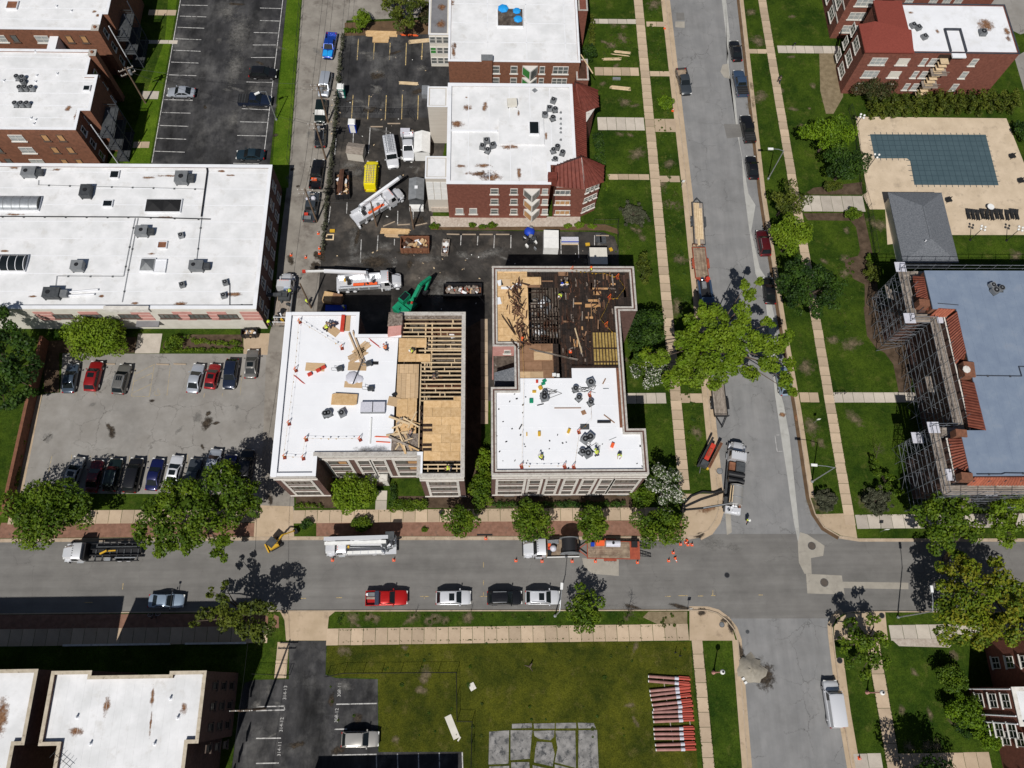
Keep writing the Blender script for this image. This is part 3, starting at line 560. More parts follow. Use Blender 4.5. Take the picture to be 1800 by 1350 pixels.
# stains and worn patches (flat marks with a shape of their own)
DISC=me('mark',MB().add([(cos(2*pi*i/20)*1.3,sin(2*pi*i/20)*1.3,0)for i in range(20)],[tuple(range(20))]),M['stain'],0)
MARKD={}
def mark(px,py,rx,ry,z,mat,rz=0.0,parent=None,name='stain'):
 if mat not in MARKD:
  d=DISC.copy();d.materials.clear();d.materials.append(M[mat]);MARKD[mat]=d
 p=G(px,py,z);o=link(name,MARKD[mat],None,(p.x,p.y,z),rz,kind=None if parent else 'structure');o.scale=(rx,ry,1)
 if parent:o.parent=parent;L0=WLOC[parent.name];o.location=(p.x-L0[0],p.y-L0[1],z-L0[2])
 return o
zz=.1125
for k in range(70):
 R3=random.Random(k);x,y=[(R3.uniform(1055,1118),R3.uniform(40,300)),(R3.uniform(1070,1140),R3.uniform(320,660)),(R3.uniform(1370,1470),R3.uniform(20,330)),(R3.uniform(1420,1520),R3.uniform(400,900)),(R3.uniform(585,1205),R3.uniform(1130,1340)),(R3.uniform(1565,1690),R3.uniform(1130,1320)),(R3.uniform(585,1200),R3.uniform(1076,1102))][k%7];mark(x,y,R3.uniform(.4,1.3),R3.uniform(.3,1.3),.108+k*.00005,'drypatch',R3.uniform(0,3))
for(x,y,a,b)in[(1094,68,1.9,1.3),(1098,180,1.3,1.6),(1163,322,1.3,2),(1176,288,1.2,1.6),(1182,360,1.3,2.2),(1196,455,1.2,1.8),(1190,540,1.2,2.5),(1225,760,1.2,1.6),(1213,665,1.2,1.3),(1320,22,1.4,1.1),(1332,72,2.0,1.7),(1336,170,1.6,2.2),(1318,150,1,1.4),(1417,645,1.8,1.7),(1425,750,1.7,1.9),(1497,605,1.4,2.6),(1465,598,1,1.4),(1502,735,1.2,2.2),(1530,880,2.8,2.4),(1440,885,2.4,2.4),(1545,395,1.6,3),(1150,8,2.2,1.6),(1080,40,1.6,1.2),(1075,80,1.4,1.1),(1120,270,1.6,2.2),(620,1088,1.5,1.1),(727,1085,1.3,1),(823,1085,1.3,1),(1612,610,1,1),(740,1213,.8,1.2),(1320,185,1,1.6),(1785,450,1.8,1.3),(1370,500,1.5,2)]:
 mark(x,y,a,b,zz,'drypatch',random.uniform(0,3));zz+=.0002
zz=.119
for(x,y,a,b,m_)in[(655,20+80,2.4,1.2,'greypatch'),(665,130,2,1.5,'greypatch'),(640,93,2.5,.5,'greypatch'),(665,155,1.1,.8,'greypatch'),(672,185,.8,1,'greypatch'),(740,120,1.6,1,'greypatch'),(690,100,2,.7,'greypatch'),(630,178,1.7,.6,'greypatch'),(740,435,3,1,'greypatch'),(750,455,3.5,1,'greypatch'),(622,430,1.4,4,'greypatch'),(640,455,5,1.5,'greypatch'),(860,445,4,1.3,'greypatch'),(790,500,3.5,2,'greypatch'),(770,520,1.8,3,'greypatch'),(660,460,3,1.5,'staindark'),(627,420,.5,2.4,'staindark'),(720,465,.6,1.6,'staindark'),(563,450,1.4,1.2,'staindark'),(565,445,.6,3,'mudmark')]:
 if m_=='mudmark':m_='staindark'
 mark(x,y,a,b,zz,m_,random.uniform(-.3,.3));zz+=.0002
for(x,y,a,b)in[(420,55,2.6,6),(445,170,1.5,4),(412,120,2,5),(400,20,2.2,3),(410,210,1.2,2.5)]:mark(x,y,a,b,zz,'greypatch',-.1);zz+=.0002
R3=random.Random(21)
for k in range(46):mark(*[(R3.uniform(335,490),R3.uniform(5,270)),(R3.uniform(610,745),R3.uniform(70,200)),(R3.uniform(585,745),R3.uniform(215,400)),(R3.uniform(570,1060),R3.uniform(425,470)),(R3.uniform(450,650),R3.uniform(1205,1320))][k%5],R3.uniform(.4,2.2),R3.uniform(.2,1.2),zz,R3.choice(['greypatch','greypatch','staindark']),R3.uniform(-.5,.5));zz+=.0002
for k in range(26):mark(*[(R3.uniform(80,440),R3.uniform(700,790)),(R3.uniform(500,560),R3.uniform(50,500))][k%2],R3.uniform(.3,1.4),R3.uniform(.2,1.5),.1125+k*.0002,'staindark' if k%3 else 'greypatch',R3.uniform(-1,1))
zz=.021
for(x,y,a,b,m_)in[(1383,660-60,1,1,'staindark'),(1253,955,2.5,1.2,'greypatch'),(1290,963,1.4,.8,'greypatch'),(1150,958,4,.7,'greypatch'),(1375,729,.8,.5,'stain'),(1400,735,.4,1.0,'stain'),(1112,1067,1.6,.35,'staindark'),(1195,1066,2.5,.4,'staindark'),(1235,1076,1.1,.8,'staindark'),(1300,1145,.8,2.2,'mudm'),(1330,1170,2.0,1.9,'sandm'),(1345,1190,2.0,2.2,'staindark'),(1228,940,.9,.7,'staindark'),(620,975,1,.5,'greypatch'),(1030,1068,6,.4,'greypatch')]:
 if m_=='mudm':m_='staindark'
 if m_=='sandm':m_='greypatch'
 mark(x,y,a,b,zz if y>1080 or x<1200 else zz,m_,random.uniform(-.3,.3));zz+=.0003
for(x,y,a,b,m_)in[(1243,895,1.7,.6,'stain'),(1232,940,.8,.6,'staindark'),(1235,1077,.95,.6,'staindark'),(1284,1100,.6,1.4,'staindark'),(475,878,.5,1.2,'staindark'),(1275,1090,.8,.6,'staindark')]:mark(x,y,a,b,.1165,m_,.2)
# ------------------------------------------------------------------ buildings
def rectify(pts,h,first='h'):
 "corner points of a right-angled outline: alternate edges run east-west and north-south"
 P_=W(pts,h);n=len(P_);ev=0 if first=='h' else 1;out=[[p.x,p.y]for p in P_]
 for i in range(n):
  j=(i+1)%n;k=1 if i%2==ev else 0;m_=(P_[i][k]+P_[j][k])/2;out[i][k]=m_;out[j][k]=m_
 return[tuple(p)for p in out]
def ccw(P_):
 a=sum(P_[i][0]*P_[(i+1)%len(P_)][1]-P_[(i+1)%len(P_)][0]*P_[i][1]for i in range(len(P_)))
 return P_ if a>0 else P_[::-1]
def inset(P_,t):
 P_=ccw(P_);n=len(P_);R=[]
 for i in range(n):
  p0,p1,p2=Vector(P_[i-1]),Vector(P_[i]),Vector(P_[(i+1)%n]);a=(p1-p0).normalized();b=(p2-p1).normalized()
  na=Vector((-a.y,a.x));nb=Vector((-b.y,b.x));m_=na+nb;k=1+na.dot(nb)
  R.append(tuple(p1+m_*(t/max(.3,k))))
 return R
def ring(mb,out,inn,z0,z1,m=0):
 n=len(out)
 for i in range(n):
  j=(i+1)%n
  mb.add([(*out[i],z0),(*out[j],z0),(*out[j],z1),(*out[i],z1),(*inn[i],z0),(*inn[j],z0),(*inn[j],z1),(*inn[i],z1)],
               [(0,1,2,3),(5,4,7,6),(3,2,6,7),(1,0,4,5)],m)
WM={}
def window(parent,a,b,u,z,w_,h_,lights=1,fr='frame',pane='glass',rows=2,sill=True,out=.0,split=None):
 "a window on the wall that runs from a to b (outside on the right hand), centre u metres along, sill height z"
 A=Vector(a);B=Vector(b);d=(B-A).normalized();n=Vector((d.y,-d.x));p=A+d*u+n*out;rz=math.atan2(d.y,d.x)
 key=(round(w_,1),round(h_,1),lights,fr,rows,sill)
 if key not in WM:
  f=.09;mb=MB();x0,x1=-w_/2,w_/2
  mb.bx(x0,x0+f,-.10,.03,0,h_);mb.bx(x1-f,x1,-.10,.03,0,h_);mb.bx(x0+f,x1-f,-.099,.03,0,f);mb.bx(x0+f,x1-f,-.099,.03,h_-f,h_)
  for i in range(1,lights):xx=x0+w_*i/lights;mb.bx(xx-.05,xx+.05,-.09,.03,f,h_-f)
  if rows==2:mb.bx(x0+f,x1-f,-.08,.02,h_*.52-.03,h_*.52+.03)
  if sill:mb.bx(x0-.15,x1+.15,-.2,.02,-.14,-.005)
  pn=MB().bx(x0+f,x1-f,-.05,.0,f,h_-f)
  WM[key]=(me('window',mb,M[fr],0),{},pn)
 fd,pd,pn=WM[key]
 if pane not in pd:pd[pane]=me('pane',pn,M[pane],0)
 o=WLOC[parent.name];wn=link('window',fd,parent,(p.x-o[0],p.y-o[1],z-o[2]),rz);link('pane',pd[pane],wn);return wn
def building(name,label,cat,out,h,wall,roofmat='white',par=.55,coping='coping',cw=.35,deck=True,wallname='wall',group=None,ct=.08,over=.06):
 out=ccw(out);cx_=sum(p[0]for p in out)/len(out);cy_=sum(p[1]for p in out)/len(out)
 t=thing(name,label,cat,(cx_,cy_,.1),0,group)
 i1=inset(out,.33);mb=MB();ring(mb,out,i1,-.02,h-ct);obw(wallname,mb,M[wall],t,sharp=0)
 if coping:
  mb=MB();oo=inset(out,-over);ii=inset(out,cw);n=len(oo)
  ring(mb,oo,ii,h-ct,h);obw('coping',mb,M[coping],t,sharp=0)
 if deck:obw('roof',MB().prism(inset(out,.32),h-par-.25,h-par),M[roofmat],t,sharp=0)
 t['h']=h;del t['h'];return t,out
def unit(parent,px,py,z,dx,dy,dz,mat='grey',fan=True,rz=0.0,name=None,label=None,group=None,cat='air conditioner',extra=False):
 "a rooftop machine: casing, fan drum, feet"
 p=G(px,py,z);q=G(px,py,z+dz);p=Vector(((p.x+q.x)/2,(p.y+q.y)/2,z));t=thing(name or 'rooftop_unit',label,cat,p,rz,group)
 mb=MB().bx(-dx/2,dx/2,-dy/2,dy/2,.12,dz);mb.bx(-dx/2-.03,dx/2+.03,-dy/2-.03,dy/2+.03,dz-.06,dz+.012)
 ob('casing',mb,M[mat],t,sharp=0)
 mb=MB().bx(-dx/2+.05,-dx/2+.2,-dy/2-.08,dy/2+.08,0,.12);mb.bx(dx/2-.2,dx/2-.05,-dy/2-.08,dy/2+.08,0,.12);ob('skid',mb,M['greydk'],t,sharp=0)
 if fan:
  r=min(dx,dy)*.20;fx=-dx*.18 if dx>dy*1.3 else 0;ob('fan',MB().tube((fx,0,dz),(fx,0,dz+.08),r,n=14),M['blackm'],t)
 if extra:mb=MB().bx(dx/2,dx/2+dx*.45,-dy*.35,dy*.3,.25,dz*.8);ob('hood',mb,M['greydk']if mat=='grey' else M['grey'],t,sharp=0)
 return t
def condenser(px,py,z,label,r=.42,h=.75,rz=0.0,group=None,square=False):
 p=G(px,py,z+h);t=thing('condenser_unit',label,'condenser',(p.x,p.y,z),rz,group)
 if square:mb=MB().bx(-r,r,-r,r,.06,h)
 else:mb=MB().tube((0,0,.06),(0,0,h),r,n=12)
 ob('casing',mb,M['grey'],t,sharp=40);ob('fan',MB().tube((0,0,h),(0,0,h+.05),r*.78,n=12),M['blackm'],t)
 mb=MB().tube((0,0,h+.05),(0,0,h+.065),r*.28,n=8);ob('hub',mb,M['grey'],t);ob('pad',MB().bx(-r*1.05,r*1.05,-r*1.05,r*1.05,0,.06),M['greydk'],t,sharp=0);return t
def vent(px,py,z,label,r=.13,h=.45,mat='white'):
 p=G(px,py,z+h);return one('roof_vent_pipe',label,'vent pipe',MB().tube((0,0,0),(0,0,.08),r*2.2,r*1.4,n=9).tube((0,0,.07),(0,0,h),r,n=8),M[mat],(p.x,p.y,z),0,'plumbing vents on the roofs')
def seams(parent,out,z,step,ax,mat='white',w_=.10):
 "welded laps of the membrane, a few millimetres proud"
 xs=[p[0]for p in out];ys=[p[1]for p in out];mb=MB()
 def inside(x,y):
  c=False;n=len(out)
  for i in range(n):
   x1,y1=out[i];x2,y2=out[(i+1)%n]
   if(y1>y)!=(y2>y)and x<(x2-x1)*(y-y1)/(y2-y1)+x1:c=not c
  return c
 a0,a1,b0,b1=(min(xs),max(xs),min(ys),max(ys))if ax=='y' else(min(ys),max(ys),min(xs),max(xs))
 a=a0+step
 while a<a1-.3:
  run=None;b=b0
  while b<=b1+.5:
   ins=inside(a,b)if ax=='y' else inside(b,a)
   if ins and run is None:run=b
   if not ins and run is not None:
    e=b-.6
    if e>run+.8:
     if ax=='y':mb.bx(a-w_/2,a+w_/2,run+.5,e,z,z+.012)
     else:mb.bx(run+.5,e,a-w_/2,a+w_/2,z,z+.012)
    run=None
   b+=.25
  a+=step
 if mb.v:obw('seam',mb,M[mat],parent,kind='stuff',sharp=0)
# --- A: long two-storey building with the big white roof, west of the alley
hA=6.9
PA=rectify([(-150,281),(477,295),(450,546),(-150,538)],hA)
bA,PA=building('apartment_building','long two-storey building with a wide white roof left of the alley','building',PA,hA,'brickdk','whitedirty',.45,'white',.5)
seams(bA,PA,hA-.45,3.0,'x')
xs=sorted(p[0]for p in PA);ys=sorted(p[1]for p in PA);ax0,ax1,ay0,ay1=xs[0],xs[-1],ys[0],ys[-1]
# cream and red-brick south face with its window strips
mb=MB().bx(ax0,ax1-.02,ay0-.10,ay0-.003,.1,hA-.12);obw('facade',mb,M['cream'],bA,sharp=0)
for(u0,u1,z0,z1)in[(265,330,1060,1085)]:pass
def upx(px,y=560):return G(px,y,3.5).x
for i,px in enumerate([90,168,258,330,390,447]):
 x=upx(px)
 for z in(3.2,4.2,5.2):obw('brick_panel',MB().bx(x-1.5,x+1.3,ay0-.15,ay0-.1,z,z+.8),M['brickpk'],bA,sharp=0)
for px in(115,165,230,300,352,403):window(bA,(ax0,ay0),(ax1,ay0),G(px,560,4).x-ax0,3.9,2.9,1.3,4,'framedk','glass',1,True,.11)
obw('door_canopy',MB().bx(G(240,560,3).x,G(280,560,3).x,ay0-1.0,ay0-.1,2.6,2.85),M['greyroof'],bA,sharp=0)
obw('parapet_pediment',MB().bx(G(183,545,hA).x,G(262,545,hA).x,ay0-.35,ay0+.25,hA-.6,hA+.35),M['lime'],bA,sharp=0)
for i in range(int((ay1-ay0-3)/3.45)+1): # windows on the shaded alley face
 for z in(1.2,4.3):window(bA,(ax1,ay0),(ax1,ay1),1.8+i*3.45,z,1.5,1.6,2,'frame','glassdk',2)
for(px,py,rx,ry)in[(100,298,1,.4),(25,293,1,.5),(300,309,3.2,.3),(262,312,1.2,.35),(390,301,.9,.3),(405,308,1,.2),(25,377,2,.25),(290,382,2.0,.25),(318,534,1.5,.5),(412,517,1.4,.5),(57,521,.9,.25),(178,521,.5,.3),(237,533,.6,.3),(290,541,1,.2),(265,446,.7,.25),(8,441,1,.25)]:mark(px,py,rx,ry,hA-.44,'stain',0,bA)
gA='grey rooftop machines on the long white roof'
for k,(px,py,dx,dy,dz,m_,ex,lab)in enumerate([(52,303,2.0,1.5,1.0,'grey',True,'rooftop unit at the top left corner of the long white roof'),(152,337,1.5,1.9,1.1,'greydk',False,'dark rooftop unit left of the small square skylight'),(320,313,1.8,1.9,1.1,'grey',True,'double rooftop unit near the top of the long roof beside the black pipe'),(250,407,1.7,1.4,1.1,'grey',True,'rooftop unit just below the black roof pipe'),(137,468,1.6,1.4,1.1,'grey',False,'single grey rooftop unit left of centre on the long roof'),(92,516,2.2,1.5,1.1,'greydk',True,'large dark rooftop unit above two white tubes'),(346,468,1.9,1.4,1.1,'grey',True,'rooftop unit right of the pyramid skylight')]):
 unit(bA,px,py,hA-.45,dx*1.05,dy*1.05,dz,m_,True,0,None,lab,gA,extra=ex)
for px,py,lab in[(319,499,'small condenser below the right rooftop unit'),(395,495,'tilted small condenser near the roof\'s right edge'),(392,518,'small condenser beside the brown stain'),(317,412,'tiny pale turbine vent below the black pipe')]:condenser(px,py,hA-.45,lab,.38,.6,.3,'small condensers on the long roof',True)
def skylight(px,py,z,dx,dy,kind,label,matt='glassdk',cr='white',rz=0):
 p=G(px,py,z+.3);t=thing('skylight',label,'skylight',(p.x,p.y,z),rz,'skylights on the white roofs')
 mb=MB();o_=[(-dx/2-.1,-dy/2-.1),(dx/2+.1,-dy/2-.1),(dx/2+.1,dy/2+.1),(-dx/2-.1,dy/2+.1)];i_=[(-dx/2,-dy/2),(dx/2,-dy/2),(dx/2,dy/2),(-dx/2,dy/2)]
 ring(mb,o_,i_,0,.32);ob('curb',mb,M[cr],t,sharp=0)
 if kind=='flat':ob('pane',MB().bx(-dx/2,dx/2,-dy/2,dy/2,.2,.24),M[matt],t,sharp=0)
 if kind=='pyr':
  n=max(1,round(dx/dy));w_=dx/n
  for i in range(n):
   x0=-dx/2+i*w_;ob('pane',MB().add([(x0,-dy/2,.3),(x0+w_,-dy/2,.3),(x0+w_,dy/2,.3),(x0,dy/2,.3),(x0+w_/2,0,.3+dy*.3)],[(0,1,4),(1,2,4),(2,3,4),(3,0,4)]),M[matt],t,sharp=0)
 if kind=='barrel':
  k=7;rings=[]
  n=max(2,round(dx/1.2))
  for q in range(n):
   xa,xb=-dx/2+q*dx/n+.04,-dx/2+(q+1)*dx/n-.04
   rg=lambda x:[(x,-dy/2*cos(pi*j/k),.3+dy*.28*sin(pi*j/k))for j in range(k+1)]
   ob('pane',MB().loft([rg(xa),rg(xb)],closed=False,caps=False),M[matt],t)
   ob('rib',MB().loft([[(a_,b_*1.01,c_*1.03)for a_,b_,c_ in rg(xb)],[(a_,b_*1.01,c_*1.03)for a_,b_,c_ in rg(xb+.08)]],closed=False,caps=False),M['white']if matt=='glassdk' else M['grey'],t)
  for s in(-1,1):ob('end_panel',MB().add([(s*dx/2,-dy/2*cos(pi*j/k),.3+dy*.28*sin(pi*j/k))for j in range(k+1)],[tuple(range(k+1))]),M['greydk'],t)
 return t
skylight(201,306,hA-.45,1.2,1.2,'flat','small square skylight near the top of the long white roof')
skylight(189,357,hA-.45,1.3,1.0,'flat','small square skylight above the middle of the long white roof')
skylight(285,430,hA-.45,1.2,1.0,'flat','small brown roof hatch right of the middle rooftop unit','rust')
skylight(287,361,hA-.45,5.3,2.2,'pyr','long black skylight with two dark peaks','black')
skylight(259,465,hA-.45,2.0,2.0,'pyr','square grey glass pyramid skylight in a white curb','grey')
skylight(281,467,hA-.45,1.6,2.0,'flat','open white curb beside the pyramid skylight','white')
skylight(32,357,hA-.45,6.4,2.4,'barrel','long pale barrel vault skylight','steel')
skylight(18,462,hA-.45,4.6,2.6,'barrel','short dark barrel vault skylight with white ribs','glassdk')
def pipe_run(name,label,pts,z,r,mat='blackm',cat='roof pipe',blocks=True,group=None):
 Q=[G(x,y,z)for x,y in pts];o=Q[0];t=thing(name,label,cat,o,0,group)
 mb=MB().path([q-o+Vector((0,0,r+.1))for q in Q],r,5);ob('pipe',mb,M[mat],t)
 if blocks:
  for a,b in zip(Q,Q[1:]):
   k=int((b-a).length/3)
   for i in range(k):c=a.lerp(b,(i+.5)/k)-o;ob('support_block',MB().bx(c.x-.12,c.x+.12,c.y-.12,c.y+.12,0,.12),M['greydk'],t,sharp=0)
 return t
zr=hA-.45
pipe_run('roof_pipe','thick black pipe running across the long white roof',[ZE(-200,402),ZE(970,408),ZE(1470,422)],zr,.09)
pipe_run('roof_pipe','thick black pipe running down the roof from its top edge',[ZE(1442,40),ZE(1450,90),ZE(1408,405)],zr,.11)
pipe_run('roof_pipe','thin grey pipe along the top of the long roof',[ZE(272,150),ZE(270,182),ZE(1435,212)],zr,.04,'grey')
pipe_run('roof_pipe','pair of thin pipes running down the middle of the long roof',[ZE(945,415),ZE(865,820),ZE(400,818),ZE(392,885)],zr,.04,'grey')
pipe_run('roof_pipe','thin pipe from the middle unit to the front parapet',[ZE(965,415),ZE(855,1000)],zr,.04,'grey')
pipe_run('roof_pipe','thin pipe down to the rooftop unit on the right',[ZE(1410,410),ZE(1375,700)],zr,.04,'grey')
pipe_run('roof_pipe','black pipe along the roof\'s bottom right corner',[ZE(1605,870),ZE(1605,1020),ZE(1770,1018)],zr,.05)
pipe_run('white_tube','two white tubes lying on the roof beside the large dark unit',[ZE(465,935),ZE(690,915)],zr,.15,'white','tube',False)
pipe_run('white_tube','lower of the white tubes beside the large dark unit',[ZE(470,958),ZE(665,948)],zr,.15,'white','tube',False)
# --- B and B2: brown brick walk-ups upper left
hB=10.3
def walkup(pts,label,h=hB):
 t,P_=building('apartment_building',label,'building',rectify(pts,h),h,'brickbr','whitedirty',.3,'white',.4);seams(t,P_,h-.3,2.4,'x');return t,P_
bB,PB=walkup([(-200,78),(157,93),(155,131),(172,132),(157,194),(140,193),(132,230),(-200,222)],'brown brick walk-up at left edge, its white roof holding nine round condensers')
hB2=10.3
bB2,PB2=walkup([(-200,-80),(205,-80),(196,24),(181,24),(170,56),(-200,44)],'brown brick walk-up in the top left corner of the picture')
for t,P_ in((bB,PB),(bB2,PB2)):
 x1=max(p[0]for p in P_);y0=min(p[1]for p in P_);sx=max(p[0]for p in P_ if abs(p[1]-y0)<.2);A_=(min(p[0]for p in P_),y0);B_=(sx,y0)
 for k,off in enumerate([3.2,5.6,10.0,14.5,17.0,21.5]):
  for z in(1.3,4.4,7.4):
   if k in(2,4):window(t,A_,B_,B_[0]-A_[0]-off,z,2.2,1.5,2,'frame','blind',2)
   else:window(t,A_,B_,B_[0]-A_[0]-off,z+.1,1.0,1.5,1,'framedk','board' if k<2 else 'glass',1)
 yt=max(p[1]for p in P_ if abs(p[0]-x1)<4)
 for k in range(4):
  for z in(1.3,4.4,7.4):window(t,(sx,y0),(sx,y0+20),1.4+k*2.6 if k<2 else 6+k*2.2,z,1.0,1.6,1,'frame','glassdk',2)
 # timber porches on the shaded side
 for z in(.3,3.3,6.3):
  mb=MB().bx(x1+.1,x1+2.2,y0+1.5,y0+7.5,z,z+.15);obw('porch_deck',mb,M['greydk'],t,sharp=0)
  for yy in(y0+1.6,y0+7.4):
   obw('railing',MB().bx(x1+.1,x1+2.2,yy-.04,yy+.04,z+.9,z+1.0).bx(x1+.1,x1+2.2,yy-.04,yy+.04,z+.5,z+.56),M['greydk'],t,sharp=0)
  obw('railing',MB().bx(x1+2.12,x1+2.2,y0+1.5,y0+7.5,z+.9,z+1.0).bx(x1+2.12,x1+2.2,y0+1.5,y0+7.5,z+.45,z+.5),M['greydk'],t,sharp=0)
 for yy in(y0+1.6,y0+4.5,y0+7.4):obw('porch_post',MB().bx(x1+2.05,x1+2.2,yy-.08,yy+.08,0,9.2),M['darkmetal'],t,sharp=0)
 obw('gutter_pipe',MB().tube((x1+.4,y0+1.2,.2),(x1+.4,y0+1.2,hB-.4),.08),M['white'],t)
obw('stair_bay',MB().bx(G(92,70,8).x,G(107,70,8).x,min(p[1]for p in PB2)-3.4,min(p[1]for p in PB2),0,8.8),M['white'],bB2,sharp=0)
for(px,py,z,lab)in[(162,92,hB,'square brick chimney at the corner of the left walk-up roof'),(167,48,hB2,'square brick chimney at the corner of the top left walk-up roof')]:
 p=G(px,py,z+.6);t=thing('chimney',lab,'chimney',(p.x,p.y,.1));ob('stack',MB().bx(-.55,.55,-.55,.55,0,z+.4),M['brickbr'],t,sharp=0)
 ob('cap',MB().bx(-.62,.62,-.62,.62,z+.4,z+.5),M['coping'],t,sharp=0);ob('flue',MB().tube((0,0,z+.5),(0,0,z+.7),.25,n=10),M['rust'],t)
zb=hB-.3;cg='round condensers clustered on the left walk-up roof'
cl=[((28,133),'top left'),((38,134),'top middle'),((38,142),'second-row'),((33,152),'third-row left'),((43,152),'third-row middle'),((54,152),'third-row right'),((25,180),'bottom left'),((36,180),'bottom middle'),((46,180),'bottom right')]
for(c_,l_)in cl:condenser(*c_,zb,f'{l_} round condenser in the nine on the left walk-up roof',.40,.8,0,cg)
for(px,py),l_ in zip([(60,88),(62,130),(60,141),(98,127),(52,205),(60,208),(57,215),(4,139),(97,8),(123,16)],['near the top edge of the left walk-up roof','right of the upper condensers','just below another vent right of the condensers','alone in the middle of the left walk-up roof','left of the three vents at the roof\'s bottom','right of the three vents at the roof\'s bottom','lowest of the three vents at the roof\'s bottom','at the picture\'s left edge beside the condensers','left of two on the top left corner roof','right of two on the top left corner roof']):vent(px,py,zb,'thin white vent pipe '+l_,.09,.5)
skylight(152,154,zb,.9,.9,'flat','tiny dark roof hatch at the right edge of the left walk-up');skylight(21,8,hB2-.3,1.6,1.5,'flat','dark square hatch in the roof at the top left corner','rust')
for(x,y,a,b)in[(120,190,.7,.8),(134,204,.5,1.2),(166,20,.5,.4),(172,27,.5,.4)]:mark(x,y,a,b,zb+.01,'stain',0,bB)
# --- E: white-roofed brick building at top centre, F: the one below it with the clay-tile turrets
hE=9.6
PE=rectify([(790,-150),(1008,-150),(1016,106),(791,110)],hE)
bE,PE=building('apartment_building','white-roofed brown brick building at the top centre with a square roof opening','building',PE,hE,'brickbr','whitedirty',.2,'white',.3);seams(bE,PE,hE-.2,4.2,'x');seams(bE,PE,hE-.2,6.5,'y')
ys=min(p[1]for p in PE);xa=min(p[0]for p in PE);xb=max(p[0]for p in PE)
p=G(897,28,hE-.2);skylight(897,30,hE-.2,4.2,3.8,'flat','large square roof opening with blue tarps inside','interior')
for q,(dx,dy,s_)in enumerate([(-1.2,1.3,1.2),(1.1,.8,.9),(1.3,-1,1.0)]):one('blue_tarp',['crumpled blue tarp at the left inside the roof opening','blue tarp at the right inside the roof opening','blue tarp at the lower right of the roof opening'][q],'tarp',MB().ball((0,0,0),.8*s_,7,4,sz=.4,z0=-.3),M['bluet'],(p.x+dx,p.y+dy,hE+.12),q,sharp=0)
for z in(1.4,4.2,6.9):
 for px,w_,l_ in((871,1.35,1),(903,1.15,1),(952,.9,1),(984,2.6,3)):window(bE,(xa,ys),(xb,ys),G(px,130,6.5).x-xa,z,w_,1.7,l_,'frame','glass',2)
 x=G(931,130,6.5).x;mb=MB().prism([(x-1.3,ys-.02),(x+1.3,ys-.02),(x,ys-1.3)],z-.2,z+1.8);obw('bay_window',mb,M['frame'],bE,sharp=0)
 for s in(-1,1):
  a=Vector((x+s*1.18,ys-.16));b=Vector((x+s*.12,ys-1.2));d=(b-a);n=Vector((s*.707,-.707))*.03;obw('bay_pane',MB().add([(a.x+n.x,a.y+n.y,z),(b.x+n.x,b.y+n.y,z),(b.x+n.x,b.y+n.y,z+1.6),(a.x+n.x,a.y+n.y,z+1.6)],[(0,1,2,3)if s<0 else(3,2,1,0)]).bx(a.x+n.x-.02,a.x+n.x+.02,a.y-.02,a.y+.02,z,z+1.6),M['greenwin']if s<0 else M['glass'],bE,sharp=0)
x=G(856,110,hE).x;obw('chimney',MB().bx(x-.9,x+.9,ys-.5,ys+.6,0,hE+.7),M['brickbr'],bE,sharp=0);obw('chimney_cap',MB().bx(x-.95,x+.95,ys-.55,ys+.65,hE+.7,hE+.8),M['grey'],bE,sharp=0)
for(x,y,a,b)in[(797,88,.5,1.8),(800,80,.4,1),(795,5,.5,.8)]:mark(x,y,a,b,hE-.19,'stain',.1,bE)
# its grey-roofed sun-room wing with rows of windows
P_=rectify([(755,-40),(790,-40),(790,60),(755,60)],7.6);wE,P_=building('sunroom_wing','low wing with grey roof, brown stains and white-framed windows beside the top centre building','building',P_,7.6,'cream','greyroof',.1,'white',.12)
x0,x1,y0=min(p[0]for p in P_),max(p[0]for p in P_),min(p[1]for p in P_)
for z in(.8,3.2,5.6):
 for k in range(3):window(wE,(x0,y0),(x1,y0),(x1-x0)*(k+.5)/3,z,(x1-x0)/3-.08,1.5,1,'frame','greenwin' if(z,k)==(3.2,0)else 'glass',2,False)
for(x,y,a,b)in[(777,13,1,1),(775,42,1.1,1.2)]:mark(x,y,a,b,7.51,'stain',0,wE)
# brick stair towers on the east face of E, and the porch roof by the plank
for(pts,h,lab)in[([(1016,-30),(1030,-30),(1033,18),(1016,18)],9.0,'narrow brick tower at the east corner of the top centre building'),([(1016,104),(1037,104),(1030,140),(1010,140)],7.5,'angled brick porch with rubble on top beside the tile turret')]:
 building('brick_porch',lab,'porch',rectify(pts,h),h,'brick','rustwood' if h<8 else 'brick',.2,'coping',.2)
hF=9.6
PF=rectify([(786,148),(1008,146),(1012,289),(970,289),(965,320),(787,326)],hF)
bF,PF=building('apartment_building','red brick building with stained white roof and clay-tile corner turrets','building',PF,hF,'brick','whitedirty',.35,'white',.55);seams(bF,PF,hF-.35,3.3,'y')
y0=min(p[1]for p in PF);x0=min(p[0]for p in PF)
xs_=max(p[0]for p in PF);yn=max(p[1]for p in PF)
for(x,y,a,b)in[(822,189,.9,.8),(852,187,.6,1.2),(802,218,1.6,.9),(850,291,1.6,.5),(812,292,1.1,.4),(838,305,2.4,.5),(862,310,2.3,1.3),(845,306,1.4,.8),(912,306,.5,1.6),(896,258,1.9,.6),(960,240,.3,1.1),(820,171,.3,.2),(912,199,.3,.8)]:mark(x,y,a,b,hF-.34,'stain',0,bF)
mb=MB()
for px,py,ln,ax in[(880,236,15,'y'),(880,325-64,8,'x')]:pass
obw('raised_deck',MB().bx(G(877,250,hF).x,G(957,250,hF).x,G(877,252,hF).y,G(877,206,hF).y,hF-.35,hF-.05),M['whitedirty'],bF,sharp=0)
